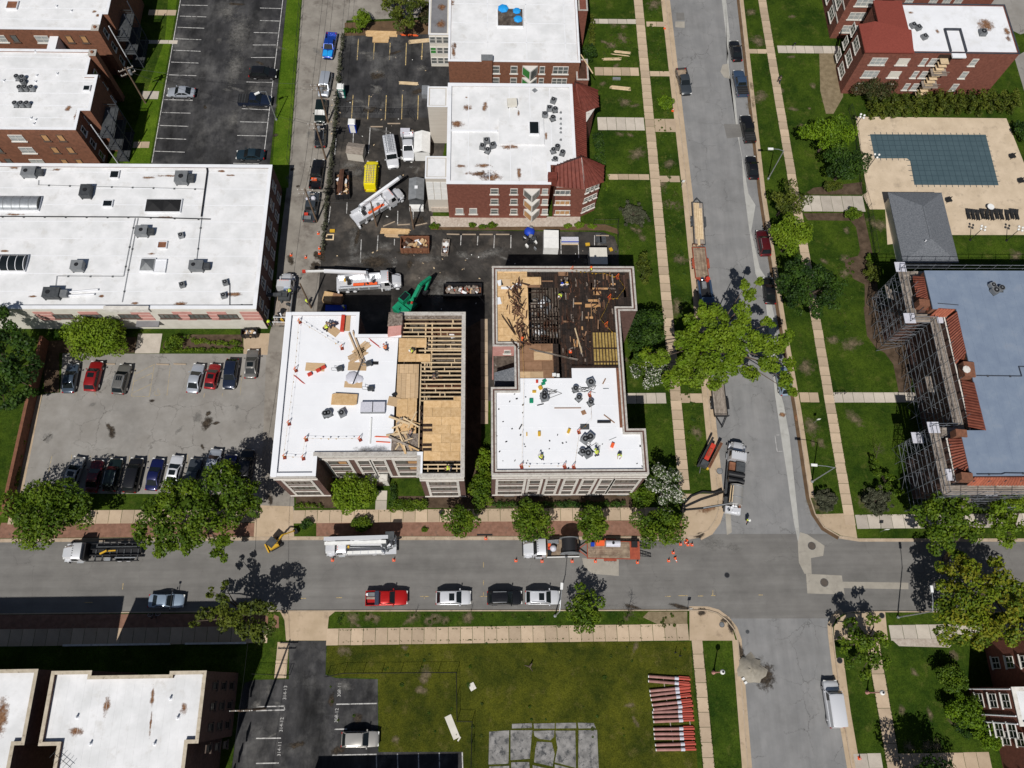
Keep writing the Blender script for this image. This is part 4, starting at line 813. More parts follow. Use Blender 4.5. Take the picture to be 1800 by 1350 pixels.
obw('roof_divider',MB().bx(G(790,228,hF).x,G(875,228,hF).x,G(800,229,hF).y,G(800,228,hF).y+.15,hF-.35,hF-.1),M['white'],bF,sharp=0)
skylight(939,224,hF-.05,1.4,2.3,'flat','tall narrow skylight in the raised deck of the turreted roof')
unit(bF,900,181,hF-.35,1.5,1.1,.9,'cream',False,0.1,None,'cream hooded vent box on the turreted roof',None,'roof vent')
one('paving_square','small grey square tile lying on the turreted roof','tile',MB().bx(-.35,.35,-.35,.35,0,.05),M['grey'],tuple(G(940,159,hF-.35)),.7)
cg='condensers clustered on the turreted roof'
for(x,y,l)in[(973,174,'top condenser of the upper right cluster'),(966,188,'middle condenser of the upper right cluster'),(958,199,'left condenser of the upper right cluster'),(972,205,'bottom condenser of the upper right cluster'),(976,190,'right condenser of the upper right cluster'),(855,245,'top condenser of the centre cluster'),(848,255,'left condenser of the centre cluster'),(857,262,'bottom condenser of the centre cluster'),(866,253,'right condenser of the centre cluster'),(980,256,'top condenser of the lower right cluster'),(973,262,'left condenser of the lower right cluster'),(989,266,'right condenser of the lower right cluster'),(976,278,'bottom condenser of the lower right cluster')]:
 condenser(x,y,hF-.35,l+' on the turreted roof',.42,.7,random.uniform(-.5,.5),cg,random.random()<.5)
for y_,l_ in zip((196,207,216,224,231,244),('first','second','third','fourth','fifth','sixth')):vent(986,y_,hF-.35,l_+' from the top in the line of small vents on the turreted roof',.1,.3,'grey')
F_=[(869,1.25),(903,1.15),(957,.95)]
for z,yp in((6.9,335),(4.1,356),(1.3,377)):
 for px,w_ in F_:window(bF,(x0,y0),(x0+40,y0),G(px,yp,z).x-x0,z,w_,1.5,1,'lime','blind' if px==957 else 'glass',2)
 window(bF,(x0,y0),(x0+40,y0),G(988,yp,z).x-x0,z,2.4,1.1,3,'lime','board' if z<5 else 'glass',1)
 x=G(934,yp,z).x;mb=MB().prism([(x-1.3,y0-.02),(x+1.3,y0-.02),(x,y0-1.4)],z-.25,z+1.5);obw('bay_window',mb,M['frame'],bF,sharp=0)
 for s in(-1,1):
  a=Vector((x+s*1.15,y0-.2));b=Vector((x+s*.12,y0-1.3));n=Vector((s*.74,-.67))*.05
  obw('bay_pane',MB().add([(a.x+n.x,a.y+n.y,z),(b.x+n.x,b.y+n.y,z),(b.x+n.x,b.y+n.y,z+1.35),(a.x+n.x,a.y+n.y,z+1.35)],[(0,1,2,3)]),M['board']if s<0 and z<5 else M['glass'],bF,sharp=0)
for px in(808,832):window(bF,(x0,y0),(x0+40,y0),G(px,378,1.3).x-x0,1.3,1.25,1.6,1,'lime','blind',1)
# brick body under the tile roofs on the east side
xe=max(p[0]for p in PF)
yr0,yr1=G(1012,288,hF).y,G(1008,146,hF).y
he=8.3
body=[(G(978,327,he).x,y0+.3),(G(1030,330,he).x,y0+.3),(G(1056,318,he).x,G(1056,318,he).y),(G(1056,295,he).x,G(1056,295,he).y),(G(1030,285,he).x,G(1030,285,he).y),(G(1026,260,he).x,yr0+1),(G(1026,200,he).x,yr1-7),(G(1046,187,he).x,G(1046,187,he).y),(G(1047,162,he).x,G(1047,162,he).y),(G(1020,146,he).x,yr1),(xe-1,yr1),(xe-1,yr0),(G(978,300,he).x,yr0)]
obw('turret_wall',MB().prism(body,0,he),M['brick'],bF,sharp=0)
obw('turret_cornice',MB().prism([(p[0]*1.0+(.25 if p[0]>xe else 0),p[1])for p in body],he,he+.25),M['lime'],bF,sharp=0)
def tile_face(a,b,c,d=None,mat='tiledark',step=.38,parent=None):
 "a tiled roof plane a-b (eave) up to c-d (ridge) with its pan and cover courses as ribs running up the slope"
 d=d if d is not None else c;a,b,c,d=map(Vector,(a,b,c,d));mb=MB().add([a,b,c,d]if(c-d).length>.01 else[a,b,c],[tuple(range(4 if(c-d).length>.01 else 3))])
 n=(b-a).cross(d-a).normalized();mb.add([Vector(v)-n*.12 for v in mb.v][:],[tuple(reversed(f))for f in mb.f])
 obw('roof_plane',mb,M[mat],parent,sharp=0)
 k=max(2,int((b-a).length/step));rb=MB()
 for i in range(k+1):
  t_=i/k;p=a.lerp(b,t_);q=d.lerp(c,t_)
  up=n*.10;w=(b-a).normalized()*.11
  rb.add([p-w,p+w,p+up*1.3,q-w*.4,q+w*.4,q+up],[(0,2,5,3),(2,1,4,5),(0,1,2)])
 obw('tile_ridge',rb,M[mat],parent,kind='stuff',sharp=0)
def g3(x,y,h):return Vector(G(x,y,h))
e=he+.25
# east slope between the turrets
x_in=xe-.05;tile_face((G(1030,270,e).x,yr0-.5,e),(G(1030,200,e).x,yr1-5,e),(x_in,yr1-5,hF+.1),(x_in,yr0-.5,hF+.1),parent=bF)
tile_face((G(1030,200,e).x-.6,yr1-5,e),(G(1008,147,e).x+1.2,yr1,e),(x_in,yr1,hF+.1),(x_in,yr1-5,hF+.1),parent=bF)
T1=[ZC(440,565),ZC(600,632),ZC(606,745),ZC(505,788),ZC(490,780),ZC(415,610)];T1=[g3(*p,e)for p in T1];ap1=g3(*ZC(450,585),hF+2.0)
for i in range(len(T1)):a,b=T1[(i+1)%6],T1[i];tile_face(a,b,ap1,parent=bF,step=.6)
T2=[(1020,272),(1062,292),(1061,320),(1028,333),(977,328),(970,290)];T2=[g3(*p,e)for p in T2];ap2=g3(*ZC(487,1100),hF+1.9);ap3=g3(978,292,hF+1.0)
for a,b,c,d in[(T2[1],T2[0],ap2,ap2),(T2[2],T2[1],ap2,ap2),(T2[3],T2[2],ap2,ap2),(T2[4],T2[3],ap2,ap3),(T2[5],T2[4],ap3,ap3),(T2[0],T2[5],ap3,ap2)]:tile_face(a,b,c,d,parent=bF,step=.6)
for(a,b)in((ap2,T2[2]),(ap2,T2[3]),(ap2,T2[1]),(ap1,T1[1]),(ap1,T1[2]),(ap1,T1[3])):obw('ridge_cap',MB().tube(a,b,.09,n=5),M['lime']if b is T2[3]else M['tiledark'],bF)
obw('chimney',MB().bx(G(970,300,hF).x-.7,G(970,300,hF).x+.7,y0+.35,y0+1.5,hF-1,hF+1.0),M['tiledark'],bF,sharp=0)
for k in range(3):
 for j,z in enumerate((1.3,4.1,6.7)):
  A_=body[1];B_=body[2];L_=math.dist(A_,B_);window(bF,A_,B_,L_*(k+.6)/3.4,z,.8,1.2,1,'lime','glass',2)
# side annexes of F
for pts,h,lab,lo in[([(752,153),(787,152),(786,187),(752,187)],9.3,'tall tan-sided annex on the left of the turreted building','siding'),([(748,276),(787,274),(786,314),(748,312)],9.2,'white-roofed annex with glass panels at the lower left of the turreted building','siding')]:
 t,P_=building('annex',lab,'annex',rectify(pts,h),h,lo,'whitedirty',.08,'white',.15);xx0,xx1,yy0=min(p[0]for p in P_),max(p[0]for p in P_),min(p[1]for p in P_)
 if h==9.2:
  for k in range(3):
   for j in range(3):obw('glass_panel',MB().bx(xx0+(xx1-xx0)*k/3+.05,xx0+(xx1-xx0)*(k+1)/3-.05,yy0-.06,yy0-.01,8.3-(j+1)*1.6,8.3-j*1.6-.1),M['paint_white'],t,sharp=0)
  obw('plinth',MB().bx(xx0+.4,xx1-.1,yy0-.2,yy0-.01,.1,1.3),M['flint'],t,sharp=0)
# --- D: building with half-rebuilt roof; G: its neighbour with the charred deck
def facade(t,a,b,groups,zs,hw,wallh,surround='lime'):
 "limestone surrounds with windows; groups = [(u0,u1,lights,boards)] along a->b"
 A=Vector(a);B=Vector(b);d=(B-A).normalized();n=Vector((d.y,-d.x));rz=math.atan2(d.y,d.x);o=WLOC[t.name]
 def bar(u0,u1,z0,z1,out,name,mat):
  mb=MB().bx(u0,u1,-out,-.004,z0,z1);x=link(name,me(name,mb,M[mat],0),t,(A.x-o[0],A.y-o[1],-o[2]),rz);return x
 L_=(B-A).length
 for(u0,u1,li,bd)in groups:
  bar(u0-.38,u0-.03,zs[0]-.4,zs[-1]+hw+.45,.09,'limestone_jamb',surround);bar(u1+.03,u1+.38,zs[0]-.4,zs[-1]+hw+.45,.09,'limestone_jamb',surround)
  for k,z in enumerate(zs):
   bar(u0-.03,u1+.03,z-.34,z-.02,.085,'limestone_sill',surround);bar(u0-.03,u1+.03,z+hw+.02,z+hw+.3,.085,'limestone_lintel',surround)
   pane='board' if(k in bd)else 'glass'
   if k in bd and li>1:
    m_=(u0+u1)/2;window(t,a,b,(u0+m_)/2,z,m_-u0,hw,li//2,'framedk','glass',2,False,.02);window(t,a,b,(u1+m_)/2,z,u1-m_,hw,1,'framedk','board',1,False,.02)
   else:window(t,a,b,(u0+u1)/2,z,u1-u0,hw,li,'framedk',pane,2,False,.02)
 bar(0,L_,wallh-1.75,wallh-1.5,.16,'cornice_band',surround);bar(0,L_,1.15,1.4,.12,'base_course',surround);bar(0,L_,wallh-.95,wallh-.1,.10,'parapet_face',surround)
 return bar
hD=12.4
PD=rectify([(507,546),(630,552),(630,587),(701,589),(701,549),(818,549),(815,838),(737,838),(737,801),(557,799),(554,836),(472,837)],hD)
bD,PD=building('apartment_building','three-storey building whose white roof is being rebuilt with new joists and plywood','building',PD,hD,'brickdk','whiteclean',.35,'whiteclean',.42,deck=False)
def xD(px,y=700):return G(px,y,hD).x
def yD(y,px=700):return G(px,y,hD).y
xw=min(p[0]for p in PD);xe=max(p[0]for p in PD);ytop=max(p[1]for p in PD);ybot=min(p[1]for p in PD)
PDo=PD
# white membrane part (west), following the photograph's edge at x~697
yw1=yD(587,660);xn=G(630,570,hD).x;yn1=yD(549,560)
xm_t,xm_b=xD(700,589),G(690,798,hD).x
zd=hD-.35
wi=.32
mem=[(xw+wi,ybot+wi),(G(554,820,hD).x-wi,ybot+wi),(G(557,820,hD).x-wi,yD(800,560)+wi),(xm_b,yD(800,650)+wi),(G(693,700,hD).x,yD(700)),(xm_t,yw1-wi),(xn-wi,yw1-wi),(xn-wi,yn1-wi),(xw+wi,yn1-wi)]
obw('roof',MB().prism(mem,zd-.25,zd),M['whiteclean'],bD,sharp=0);seams(bD,mem,zd,3.2,'x','whiteclean',.05)
_ce=[(xe-.46,xe+.08,ybot-.08,ytop+.08),(xD(701)-.2,xe-.47,ytop-.46,ytop+.08),(xD(737)-.07,xe-.47,ybot-.08,ybot+.46),(xD(557)+.1,xD(737)-.07,yD(800,650)-.08,yD(800,650)+.46),(xD(737)-.07,xD(737)+.4,ybot+.46,yD(800,650)-.08),(xw-.08,G(554,820,hD).x+.08,ybot-.08,ybot+.2)]
for q_ in _ce:obw('stone_coping',MB().bx(*q_,hD-.1,hD+.006),M['coping'],bD,sharp=0)
obw('parapet_skirt',MB().bx(xw+.05,xw+.75,ybot+.1,yn1,hD-.02,hD+.05),M['whiteclean'],bD,sharp=0)
for(x,y,a,b)in[(645,815-25,2.2,.6),(668,790,1.5,.8),(622,665,.9,.7)]:mark(x,y,a,b,zd+.02,'staingrey',0,bD)
# interior seen through the joists
xi0=xD(736,700);
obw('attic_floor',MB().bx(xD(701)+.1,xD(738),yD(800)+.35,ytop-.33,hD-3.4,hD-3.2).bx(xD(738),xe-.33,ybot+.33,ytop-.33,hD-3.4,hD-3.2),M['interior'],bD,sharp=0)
obw('partition_wall',MB().bx(G(692,700,hD).x,G(692,700,hD).x+.2,yD(800)+.3,yw1-.4,hD-3.2,zd-.3),M['char'],bD,sharp=0)
for k in range(16):
 x=random.uniform(xi0,xe-1.5);y=random.uniform(ybot+2,ytop-1);s=random.uniform(.3,.9)
 obw('attic_debris',MB().box((x,y,hD-3.05),(s,random.uniform(.3,1.4),.3),random.uniform(0,3)),M[random.choice(['debris','plank','white','rustwood','oldply'])],bD,sharp=0)
for k in range(5): # interior partitions
 y=ytop-2-k*4.2;obw('partition_wall',MB().bx(xi0+.3,xe-.4,y,y+.15,hD-3.2,hD-1.3),M['debris' if k%2 else 'brickbr'],bD,sharp=0)
# joists, east-west
jz=zd-.05
def joist(x0,x1,y,mat='lumber',z=jz,w_=.105,h=.28):obw('joist',MB().bx(x0,x1,y-w_/2,y+w_/2,z-h,z),M[mat],bD,sharp=0)
yy=[yD(ZJ(0,v)[1],780)for v in()]
JY=[558.5,566,573.5,581,588.5,596,603,610.5,613.5,620,627.5,635,642.5,650,657.5,665,672.5,680,687.5,695,702]
for k,y in enumerate(JY):
 xr=xe-.35 if y<703 else xD(795)
 xl=xD(702,560)+.3 if y<592 else(xD(752,600)if y<612 else(xD(733)if y<618 else(xD(757)if y<635 else xD(738))))
 if y>700:xr=xD(796)
 joist(xl,xr,yD(y,770))
for px in(746,757.5):obw('ridge_beam',MB().bx(G(px,640,hD).x-.09,G(px,640,hD).x+.09,yD(650),ytop-1.2,jz-.62,jz-.285),M['lumber'],bD,sharp=0)
for k in range(34):
 y=random.choice(JY[:-1]);i=JY.index(y);x=xD(random.uniform(742,812))if y>592 else xD(random.uniform(706,812));y2=JY[i+1]
 obw('blocking',MB().bx(x-.05,x+.05,yD(y2,770)+.08,yD(y,770)-.08,jz-.26,jz-.02),M['lumber'],bD,sharp=0)
# new decking: sheets of plywood and OSB, each its own board
def boards(parent,x0,x1,y0,y1,z,dx,dy,mat,stag=True,name='deck_panel',th=.03):
 y=y0;r=0
 while y<y1-.05:
  e_=min(y+dy,y1);x=x0-(dx/2 if(stag and r%2)else 0)
  while x<x1-.05:
   a=max(x,x0);b=min(x+dx,x1)
   if b-a>.1:obw(name,MB().bx(a+.012,b-.012,y+.012,e_-.012,z-th,z+random.uniform(-.006,.006)),M[mat],parent,sharp=0)
   x+=dx
  y+=dy;r+=1
X=lambda px,py:G(px,py,zd).x
Y=lambda py,px=760:G(px,py,zd).y
boards(bD,X(700,640),X(735,640),yD(798)+.3,Y(700),zd+.02,1.22,2.44,'osb')
boards(bD,X(698,660),X(736,660),Y(700),Y(640),zd+.024,.62,3.6,'ply')
boards(bD,X(701,610),X(757,625),Y(636),Y(622),zd+.03,2.4,1.2,'osb')
boards(bD,X(701,610),X(733,610),Y(622),Y(611),zd+.03,2.4,1.2,'osb')
boards(bD,X(701,600),X(750,600),Y(611),Y(594.5),zd+.03,2.4,1.2,'osb')
boards(bD,X(743,770),xe-.36,Y(810,770),Y(704,770),zd+.03,2.44,1.22,'osb')
boards(bD,X(797,700),xe-.36,Y(704),Y(697),zd+.035,2.44,.6,'osb')
for(x0_,x1_,y0_,y1_)in[(739,743,712,722),(739,743,726,733),(743,760,745,751),(743,760,754,759),(738.5,743,768,776),(743,760,779,786),(743,760,788,793)]:
 pass
for y in(815,822,829):joist(X(738,y),xe-.36,yD(y,770))
for x in(752,770,790,803):obw('blocking',MB().bx(X(x,822)-.05,X(x,822)+.05,yD(829),yD(815),jz-.26,jz-.02),M['lumber'],bD,sharp=0)
obw('stud_header',MB().bx(X(737,760)-.1,X(737,760)+.05,Y(800),Y(640),jz-.3,zd+.01),M['lumber'],bD,sharp=0)
for(x,y)in[(739.8,716),(739.8,727),(739.6,741),(739.4,752),(739.4,764),(739.2,776),(739,787)]:
 obw('gap_cover',MB().bx(X(738.2,y),X(742.6,y),Y(y+4),Y(y-3),zd-.02,zd+.038),M['char'],bD,sharp=0)
for(x0_,x1_,y_)in[(743,760,747.5),(743,760,756),(743,759,782),(743,759,790)]:obw('gap_shade_strip',MB().bx(X(x0_,y_),X(x1_,y_),Y(y_+2.6),Y(y_-2.6),zd+.036,zd+.041),M['char'],bD,sharp=0)  # dark strips on top of the deck, painted as shade in its gaps
obw('old_deck',MB().bx(X(688,780),X(735,780),yD(799)+.4,Y(762),zd-.01,zd+.045),M['debris'],bD,sharp=0)
# facades of D (south)
dS=[(PDo[i],PDo[(i+1)%len(PDo)])for i in range(len(PDo))]
south=sorted([s for s in dS if abs(s[0][1]-s[1][1])<.05 and s[1][0]>s[0][0]],key=lambda s:s[0][0]);ZS3=(2.1,5.2,8.3)
for s in south:
 Ls=s[1][0]-s[0][0]
 if s is south[0]:facade(bD,s[0],s[1],[(1.2,Ls-1.2,4,())],ZS3,1.55,hD)
 elif s is south[-1]:facade(bD,s[0],s[1],[(1.1,Ls-1.1,4,())],ZS3,1.55,hD)
 else:facade(bD,s[0],s[1],[(.9,3.4,2,(2,)),(4.9,6.3,1,()),(6.9,8.3,1,()),(9.8,13.0,2,(1,2))],ZS3,1.5,hD);mid=s
# notch side wall windows (faces east)
for z in ZS3:window(bD,(G(554,820,hD).x,ybot),(G(554,820,hD).x,ybot+4.4),2.2,z,1.6,1.5,2,'framedk','glassdk',2,False)
xm_=(mid[0][0]+mid[1][0])/2;obw('entrance_porch',MB().bx(xm_-1.4,xm_+1.4,mid[0][1]-1.1,mid[0][1]-.12,.1,3.0),M['lime'],bD,sharp=0);obw('entrance_door',MB().bx(xm_-.6,xm_+.6,mid[0][1]-1.16,mid[0][1]-1.11,.1,2.3),M['framedk'],bD,sharp=0)
obw('parapet_rubble',MB().bx(X(701,551)+.4,xe-.1,ytop-.9,ytop-.34,zd-.1,hD-.2),M['debris'],bD,sharp=0)
obw('east_wall_paint',MB().bx(xe+.002,xe+.04,ybot+5,ytop-.1,.2,hD-.3),M['brickdk'],bD,sharp=0)
# pink chimney block at its north side
p=G(711-14,575,hD);t=thing('chimney','pink painted brick chimney stack at the north edge of the half-rebuilt roof','chimney',(p.x-.2,p.y,.1));ob('stack',MB().prism([(-.9,-1.5),(.9,-1.2),(1.0,1.6),(-.8,1.8)],0,hD+.5),M['brickpk'],t,sharp=0);ob('cap',MB().prism([(-.95,-.2),(1.05,0),(1.05,1.7),(-.85,1.9)],hD+.5,hD+.7),M['debris'],t,sharp=0)
hG=12.8
PG=rectify([(866,470),(1116,467),(1117,545),(1092,546),(1100,754),(1134,754),(1141,833),(860,834),(868,681),(905,681),(905,608),(866,608)],hG)
bG,PG=building('apartment_building','three-storey building with a charred open deck above a new white roof','building',PG,hG,'brickdk','whiteclean',.4,'coping',.20,deck=False)
mb=MB();ring(mb,inset(PG,.42),inset(PG,.64),hG-.45,hG-.06);obw('inner_coping',mb,M['coping'],bG,sharp=0)
mb=MB();ring(mb,inset(PG,.22),inset(PG,.41),hG-.5,hG-.3);obw('gutter_board',mb,M['brickbr'],bG,sharp=0)
yG=lambda y,px=980:G(px,y,hG).y;xG=lambda px,y=600:G(px,y,hG).x
zg=hG-.4;xw=min(p[0]for p in PG);xe=max(p[0]for p in PG);ybot=min(p[1]for p in PG);ytop=max(p[1]for p in PG)
xin=xG(1096,650);xnw=xG(905,640)
ymid=yG(645,1040);yst=yG(663,950)
Xg=lambda px,py:G(px,py,zg).x
Yg=lambda py,px=980:G(px,py,zg).y
mem=[(xw+.32,ybot+.32),(xe-.32,ybot+.32),(xe-.32,yG(754,1110)-.32),(xG(1100,754)-.32,yG(754,1110)-.32),(xin-.32,ymid),(Xg(1005,655),ymid),(Xg(1005,655),yst),(Xg(911,663),yst),(xnw-.1,yG(681,890)-.35),(xw+.32,yG(681,890)-.35)]
obw('roof',MB().prism(mem,zg-.25,zg),M['whiteclean'],bG,sharp=0);seams(bG,mem,zg,3.1,'x','whiteclean',.05)
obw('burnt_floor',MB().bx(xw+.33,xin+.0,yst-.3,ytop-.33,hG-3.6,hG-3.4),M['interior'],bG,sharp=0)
obw('cross_wall',MB().bx(Xg(1005,650),xin-.3,ymid-.02,ymid+.28,hG-3.4,zg+.25),M['char'],bG,sharp=0)
# charred deck east part
def burnt(x0,x1,y0,y1):
 x=x0
 while x<x1-.1:
  w_=random.choice([.28,.34,.42]);y=y0
  while y<y1:
   l_=min(random.uniform(1.2,4.5),y1-y);
   if random.random()>.11:obw('deck_board',MB().bx(x+.012,min(x+w_,x1)-.012,y+.015,y+l_-.015,zg-.2,zg-.075+random.uniform(-.02,.03)),M[random.choice(['burnt','burnt','burnt','char','burnt','char','burnt'])],bG,sharp=0)
   y+=l_
  x+=w_
obw('under_deck',MB().bx(Xg(984,560),xin-.35,yst+.1,Yg(476),zg-.3,zg-.205),M['char'],bG,sharp=0)
burnt(Xg(984,560),Xg(1040,560),yst+.1,Yg(476));burnt(Xg(1040,560),xin-.34,Yg(583),Yg(476));burnt(xin-.34,xG(1116,500)-.5,yG(545,1100)+.4,Yg(476));burnt(Xg(926,560)-.1,Xg(984,560),Yg(505),Yg(476));burnt(Xg(973,640),Xg(984,640),yst+.1,Yg(604))
# insulation bay with its dark rafters
obw('insulation',MB().bx(Xg(1040,600)+.02,xin-.34,ymid+.3,Yg(583)-.02,zg-.35,zg-.16),M['insul'],bG,sharp=0)
for k in range(9):
 x=Xg(1040,600)+.15+k*(xin-.5-Xg(1040,600)-.15)/8;obw('rafter',MB().bx(x-.06,x+.06,ymid+.3,Yg(583),zg-.3,zg-.05),M['char'],bG,sharp=0)
for y in(583,612,636):obw('rafter',MB().bx(Xg(1038,600),xin-.35,Yg(y)-.07,Yg(y)+.07,zg-.2,zg-.02),M['char'],bG,sharp=0)
# OSB deck on the west, brown plywood deck in the south-west
boards(bG,Xg(870,540),Xg(928,540),Yg(604,890),Yg(474,890),zg+.02,2.44,1.22,'osb')
boards(bG,Xg(918,490),Xg(951,490),Yg(501),Yg(487),zg+.05,2.44,1.22,'osb')
obw('mortar_ledge',MB().bx(Xg(868,600),Xg(906,600),Yg(608,890)+.1,Yg(600,890),zg,zg+.06),M['debris'],bG,sharp=0)
boards(bG,Xg(906,640),Xg(973,640),yst+.05,Yg(604),zg-.0,2.44,1.22,'oldply')
boards(bG,Xg(907,655),Xg(955,655),yst+.06,Yg(653),zg+.03,2.0,1.0,'ply',False)
boards(bG,Xg(938,615),Xg(971,628),Yg(633),Yg(618),zg+.06,2.2,1.2,'ply')
# burnt joists over the opening
k=0;x=Xg(929,560)
while x<Xg(984,560):
 L0=random.choice([Yg(603),Yg(603),Yg(570),Yg(560)]);L1=random.choice([Yg(506),Yg(506),Yg(530)])
 obw('burnt_joist',MB().bx(x-.05,x+.05,Yg(603),L1 if random.random()<.8 else Yg(540),zg-.32,zg-.06),M['char'],bG,sharp=0);x+=.42
for y in(512,533,545,562,575,598):obw('burnt_joist',MB().bx(Xg(929,560),Xg(random.choice([960,984]),560),Yg(y)-.06,Yg(y)+.06,zg-.45,zg-.32),M['char'],bG,sharp=0)
obw('edge_board',MB().bx(Xg(925,560),Xg(929,560),Yg(603),Yg(507),zg-.03,zg+.04),M['osb'],bG,sharp=0)
for k in range(60):
 x=random.uniform(Xg(930,560),Xg(983,560));y=random.uniform(Yg(600),Yg(510));obw('fallen_debris',MB().box((x,y,hG-3.25+random.uniform(0,.6)),(random.uniform(.3,1.5),random.uniform(.2,.8),.25),random.uniform(0,3)),M[random.choice(['debris','white','plank','grey','rustwood','debris'])],bG,sharp=0)
for k,(x,y,w_,h_)in enumerate([(1055,507,27,3),(1050,515,13,6),(1044,528,20,4),(1042,537,27,6),(1016,533,13,3),(1036,558,13,3.4),(1078,499,8,3),(990,481,17,7),(962,494,20,2),(994,565,9,3),(937,503,25,4)]):
 obw('exposed_board',MB().bx(Xg(x-w_/2,y),Xg(x+w_/2,y),Yg(y+h_/2),Yg(y-h_/2),zg-.06,zg-.02),M['board' if k<7 else 'oldply'],bG,sharp=0)
for k in range(230): # loose charred scraps on the deck
 x=random.uniform(986,1090);y=random.uniform(480,640)
 if x>1038 and y>580:continue
 p=G(x,y,zg);obw('scrap',MB().box((p.x,p.y,zg-.02),(random.uniform(.1,1.5),random.uniform(.05,.22),.06),random.choice([1.57,1.5,1.65,random.uniform(0,3)])),M[random.choice(['char','rustwood','oldply','char','rustwood','rustwood','board' if k%4==0 else 'char','debris' if k%3 else 'plank'])],bG,sharp=0)
# parapet of G: double pale rails along the north and east edges are the coping; brick inner strip on the east
obw('inner_brick_ledge',MB().bx(xG(1087,700)+.0,xG(1094,700)+.1,yG(750,1100),ymid-.1,zg,hG-.1),M['brickbr'],bG,sharp=0)
# slanting grey shingle roof in the west notch and the pink walls
q=[G(869,678,9.5),G(905,681,9.5),G(905,645,12.2),G(869,655,11.6)];obw('notch_roof',MB().add(q+[v-Vector((0,0,.2))for v in q],[(0,1,2,3),(7,6,5,4),(0,4,5,1),(1,5,6,2),(2,6,7,3),(3,7,4,0)]),M['shingle'],bG,sharp=0)
yn_=yG(608,885);obw('pink_wall',MB().bx(xG(866,608),xnw+.3,yn_-.05,yn_-.003,.1,hG-.2),M['brickpk'],bG,sharp=0)
for z in(8.2,10.3):window(bG,(xG(866,608),yn_-.05),(xnw,yn_-.05),(xnw-xG(866,608))*.68,z,.9,1.2,1,'lime','glass',2)
# facade of G
s=((min(p[0]for p in PG if p[1]<ybot+.1),ybot),(max(p[0]for p in PG if p[1]<ybot+.1),ybot));Ls=s[1][0]-s[0][0]
U=lambda px:G(px,860,5).x-s[0][0]
grp=[(874,917,4),(929,946,1),(960,976,1),(991,1008,1),(1023,1040,1),(1054,1071,1),(1078,1118,4)]
f0,f1=862.,1128.
grp=[((a-f0)/(f1-f0)*Ls,(b-f0)/(f1-f0)*Ls,l,())for a,b,l in grp]
bar=facade(bG,s[0],s[1],grp,ZS3,1.45,hG)
for k in range(5):bar(Ls*(.09+.2*k),Ls*(.09+.2*k)+1.5,.25,.85,.03,'basement_window','grey')
for k,z in enumerate(ZS3):window(bG,(xG(1117,546),yG(546,1100)-.0),(xG(1117,546),yG(546,1100)+7),3.5,z,2.2,1.5,3,'lime','glass',2)
# --- R: scaffolded building on the right with the blue-grey roof
hR=11.2
PR=rectify([(1583,467),(1990,480),(1990,868),(1661,866),(1637,748),(1680,750),(1642,563),(1600,563)],hR)
PSC=ccw(PR);PR=inset(PSC,1.75)
bR,PR=building('apartment_building','building wrapped in scaffolding with blue-grey roof and clay-tile eaves','building',PR,hR,'brickdk','plank',.05,'lime',.12)
hr=hR+1.4
blue=rectify([(1624,469),(2010,484),(2010,836),(1703,834),(1692,757),(1733,757),(1681,543),(1640,541)],hr)
obw('upper_wall',MB().prism(blue,hR-.3,hr-.2),M['brickbr'],bR,sharp=0)
obw('roof',MB().prism(inset(ccw(blue),-.05),hr-.19,hr),M['bluemem'],bR,sharp=0)
bx0=min(p[0]for p in blue);x=bx0+1.5
seams(bR,ccw(blue),hr,1.55,'y','bluemem',.06)
def tiles(a,b,c,d,mat='tile',n=None,parent=bR):
 "roof plane of separate tile courses: eave a-b, top d-c; each course one curved row"
 a,b,c,d=map(Vector,(a,b,c,d));Lg=(b-a).length;n=n or max(3,int(Lg/.40));nn=(b-a).cross(d-a).normalized()
 if nn.z<0:nn=-nn
 for i in range(n):
  p0,p1=a.lerp(b,i/n),a.lerp(b,(i+.92)/n);q0,q1=d.lerp(c,i/n),d.lerp(c,(i+.92)/n);pm,qm=(p0+p1)/2+nn*.13,(q0+q1)/2+nn*.13
  mb=MB().add([p0,p1,pm,q0,q1,qm,p0-nn*.1,p1-nn*.1,q0-nn*.1,q1-nn*.1],[(0,2,5,3),(2,1,4,5),(0,1,2),(3,5,4),(0,6,7,1),(6,0,3,8),(1,7,9,4),(3,4,9,8),(6,8,9,7)]);obw('tile_course',mb,M[mat],parent,sharp=0)
def tstrip(pts,mat='tile'): # pts: eave a, eave b, top b, top a in pixels
 tiles(G(*pts[0],hR+.1),G(*pts[1],hR+.1),G(*pts[2],hr+.05),G(*pts[3],hr+.05),mat)
tstrip([(1604,484),(1615,542),(1632,529),(1624,486)]);tstrip([(1664,560),(1680,640),(1698,620),(1682,547)]);tstrip([(1690,667),(1703,752),(1733,757),(1712,672)]);tstrip([(1667,770),(1679,835),(1702,822),(1690,770)]);
tiles(G(1634,557,hR+.1),G(1664,557,hR+.1),G(1680,544,hr+.05),G(1650,542,hr+.05),'tileor');tiles(G(1700,853,hR+.1),G(1850,853,hR+.1),G(1850,839,hr+.05),G(1714,839,hr+.05),'tileor')
for(a,b,c)in[((1617,545),(1633,530),(1632,545)),((1683,640),(1697,622),(1694,638)),((1683,838),(1698,822),(1697,838))]:obw('tile_hip',MB().add([G(*a,hR+.1),G(*b,hr+.15),G(*c,hR+.3)],[(0,1,2),(2,1,0)]),M['tileor'],bR,sharp=0)
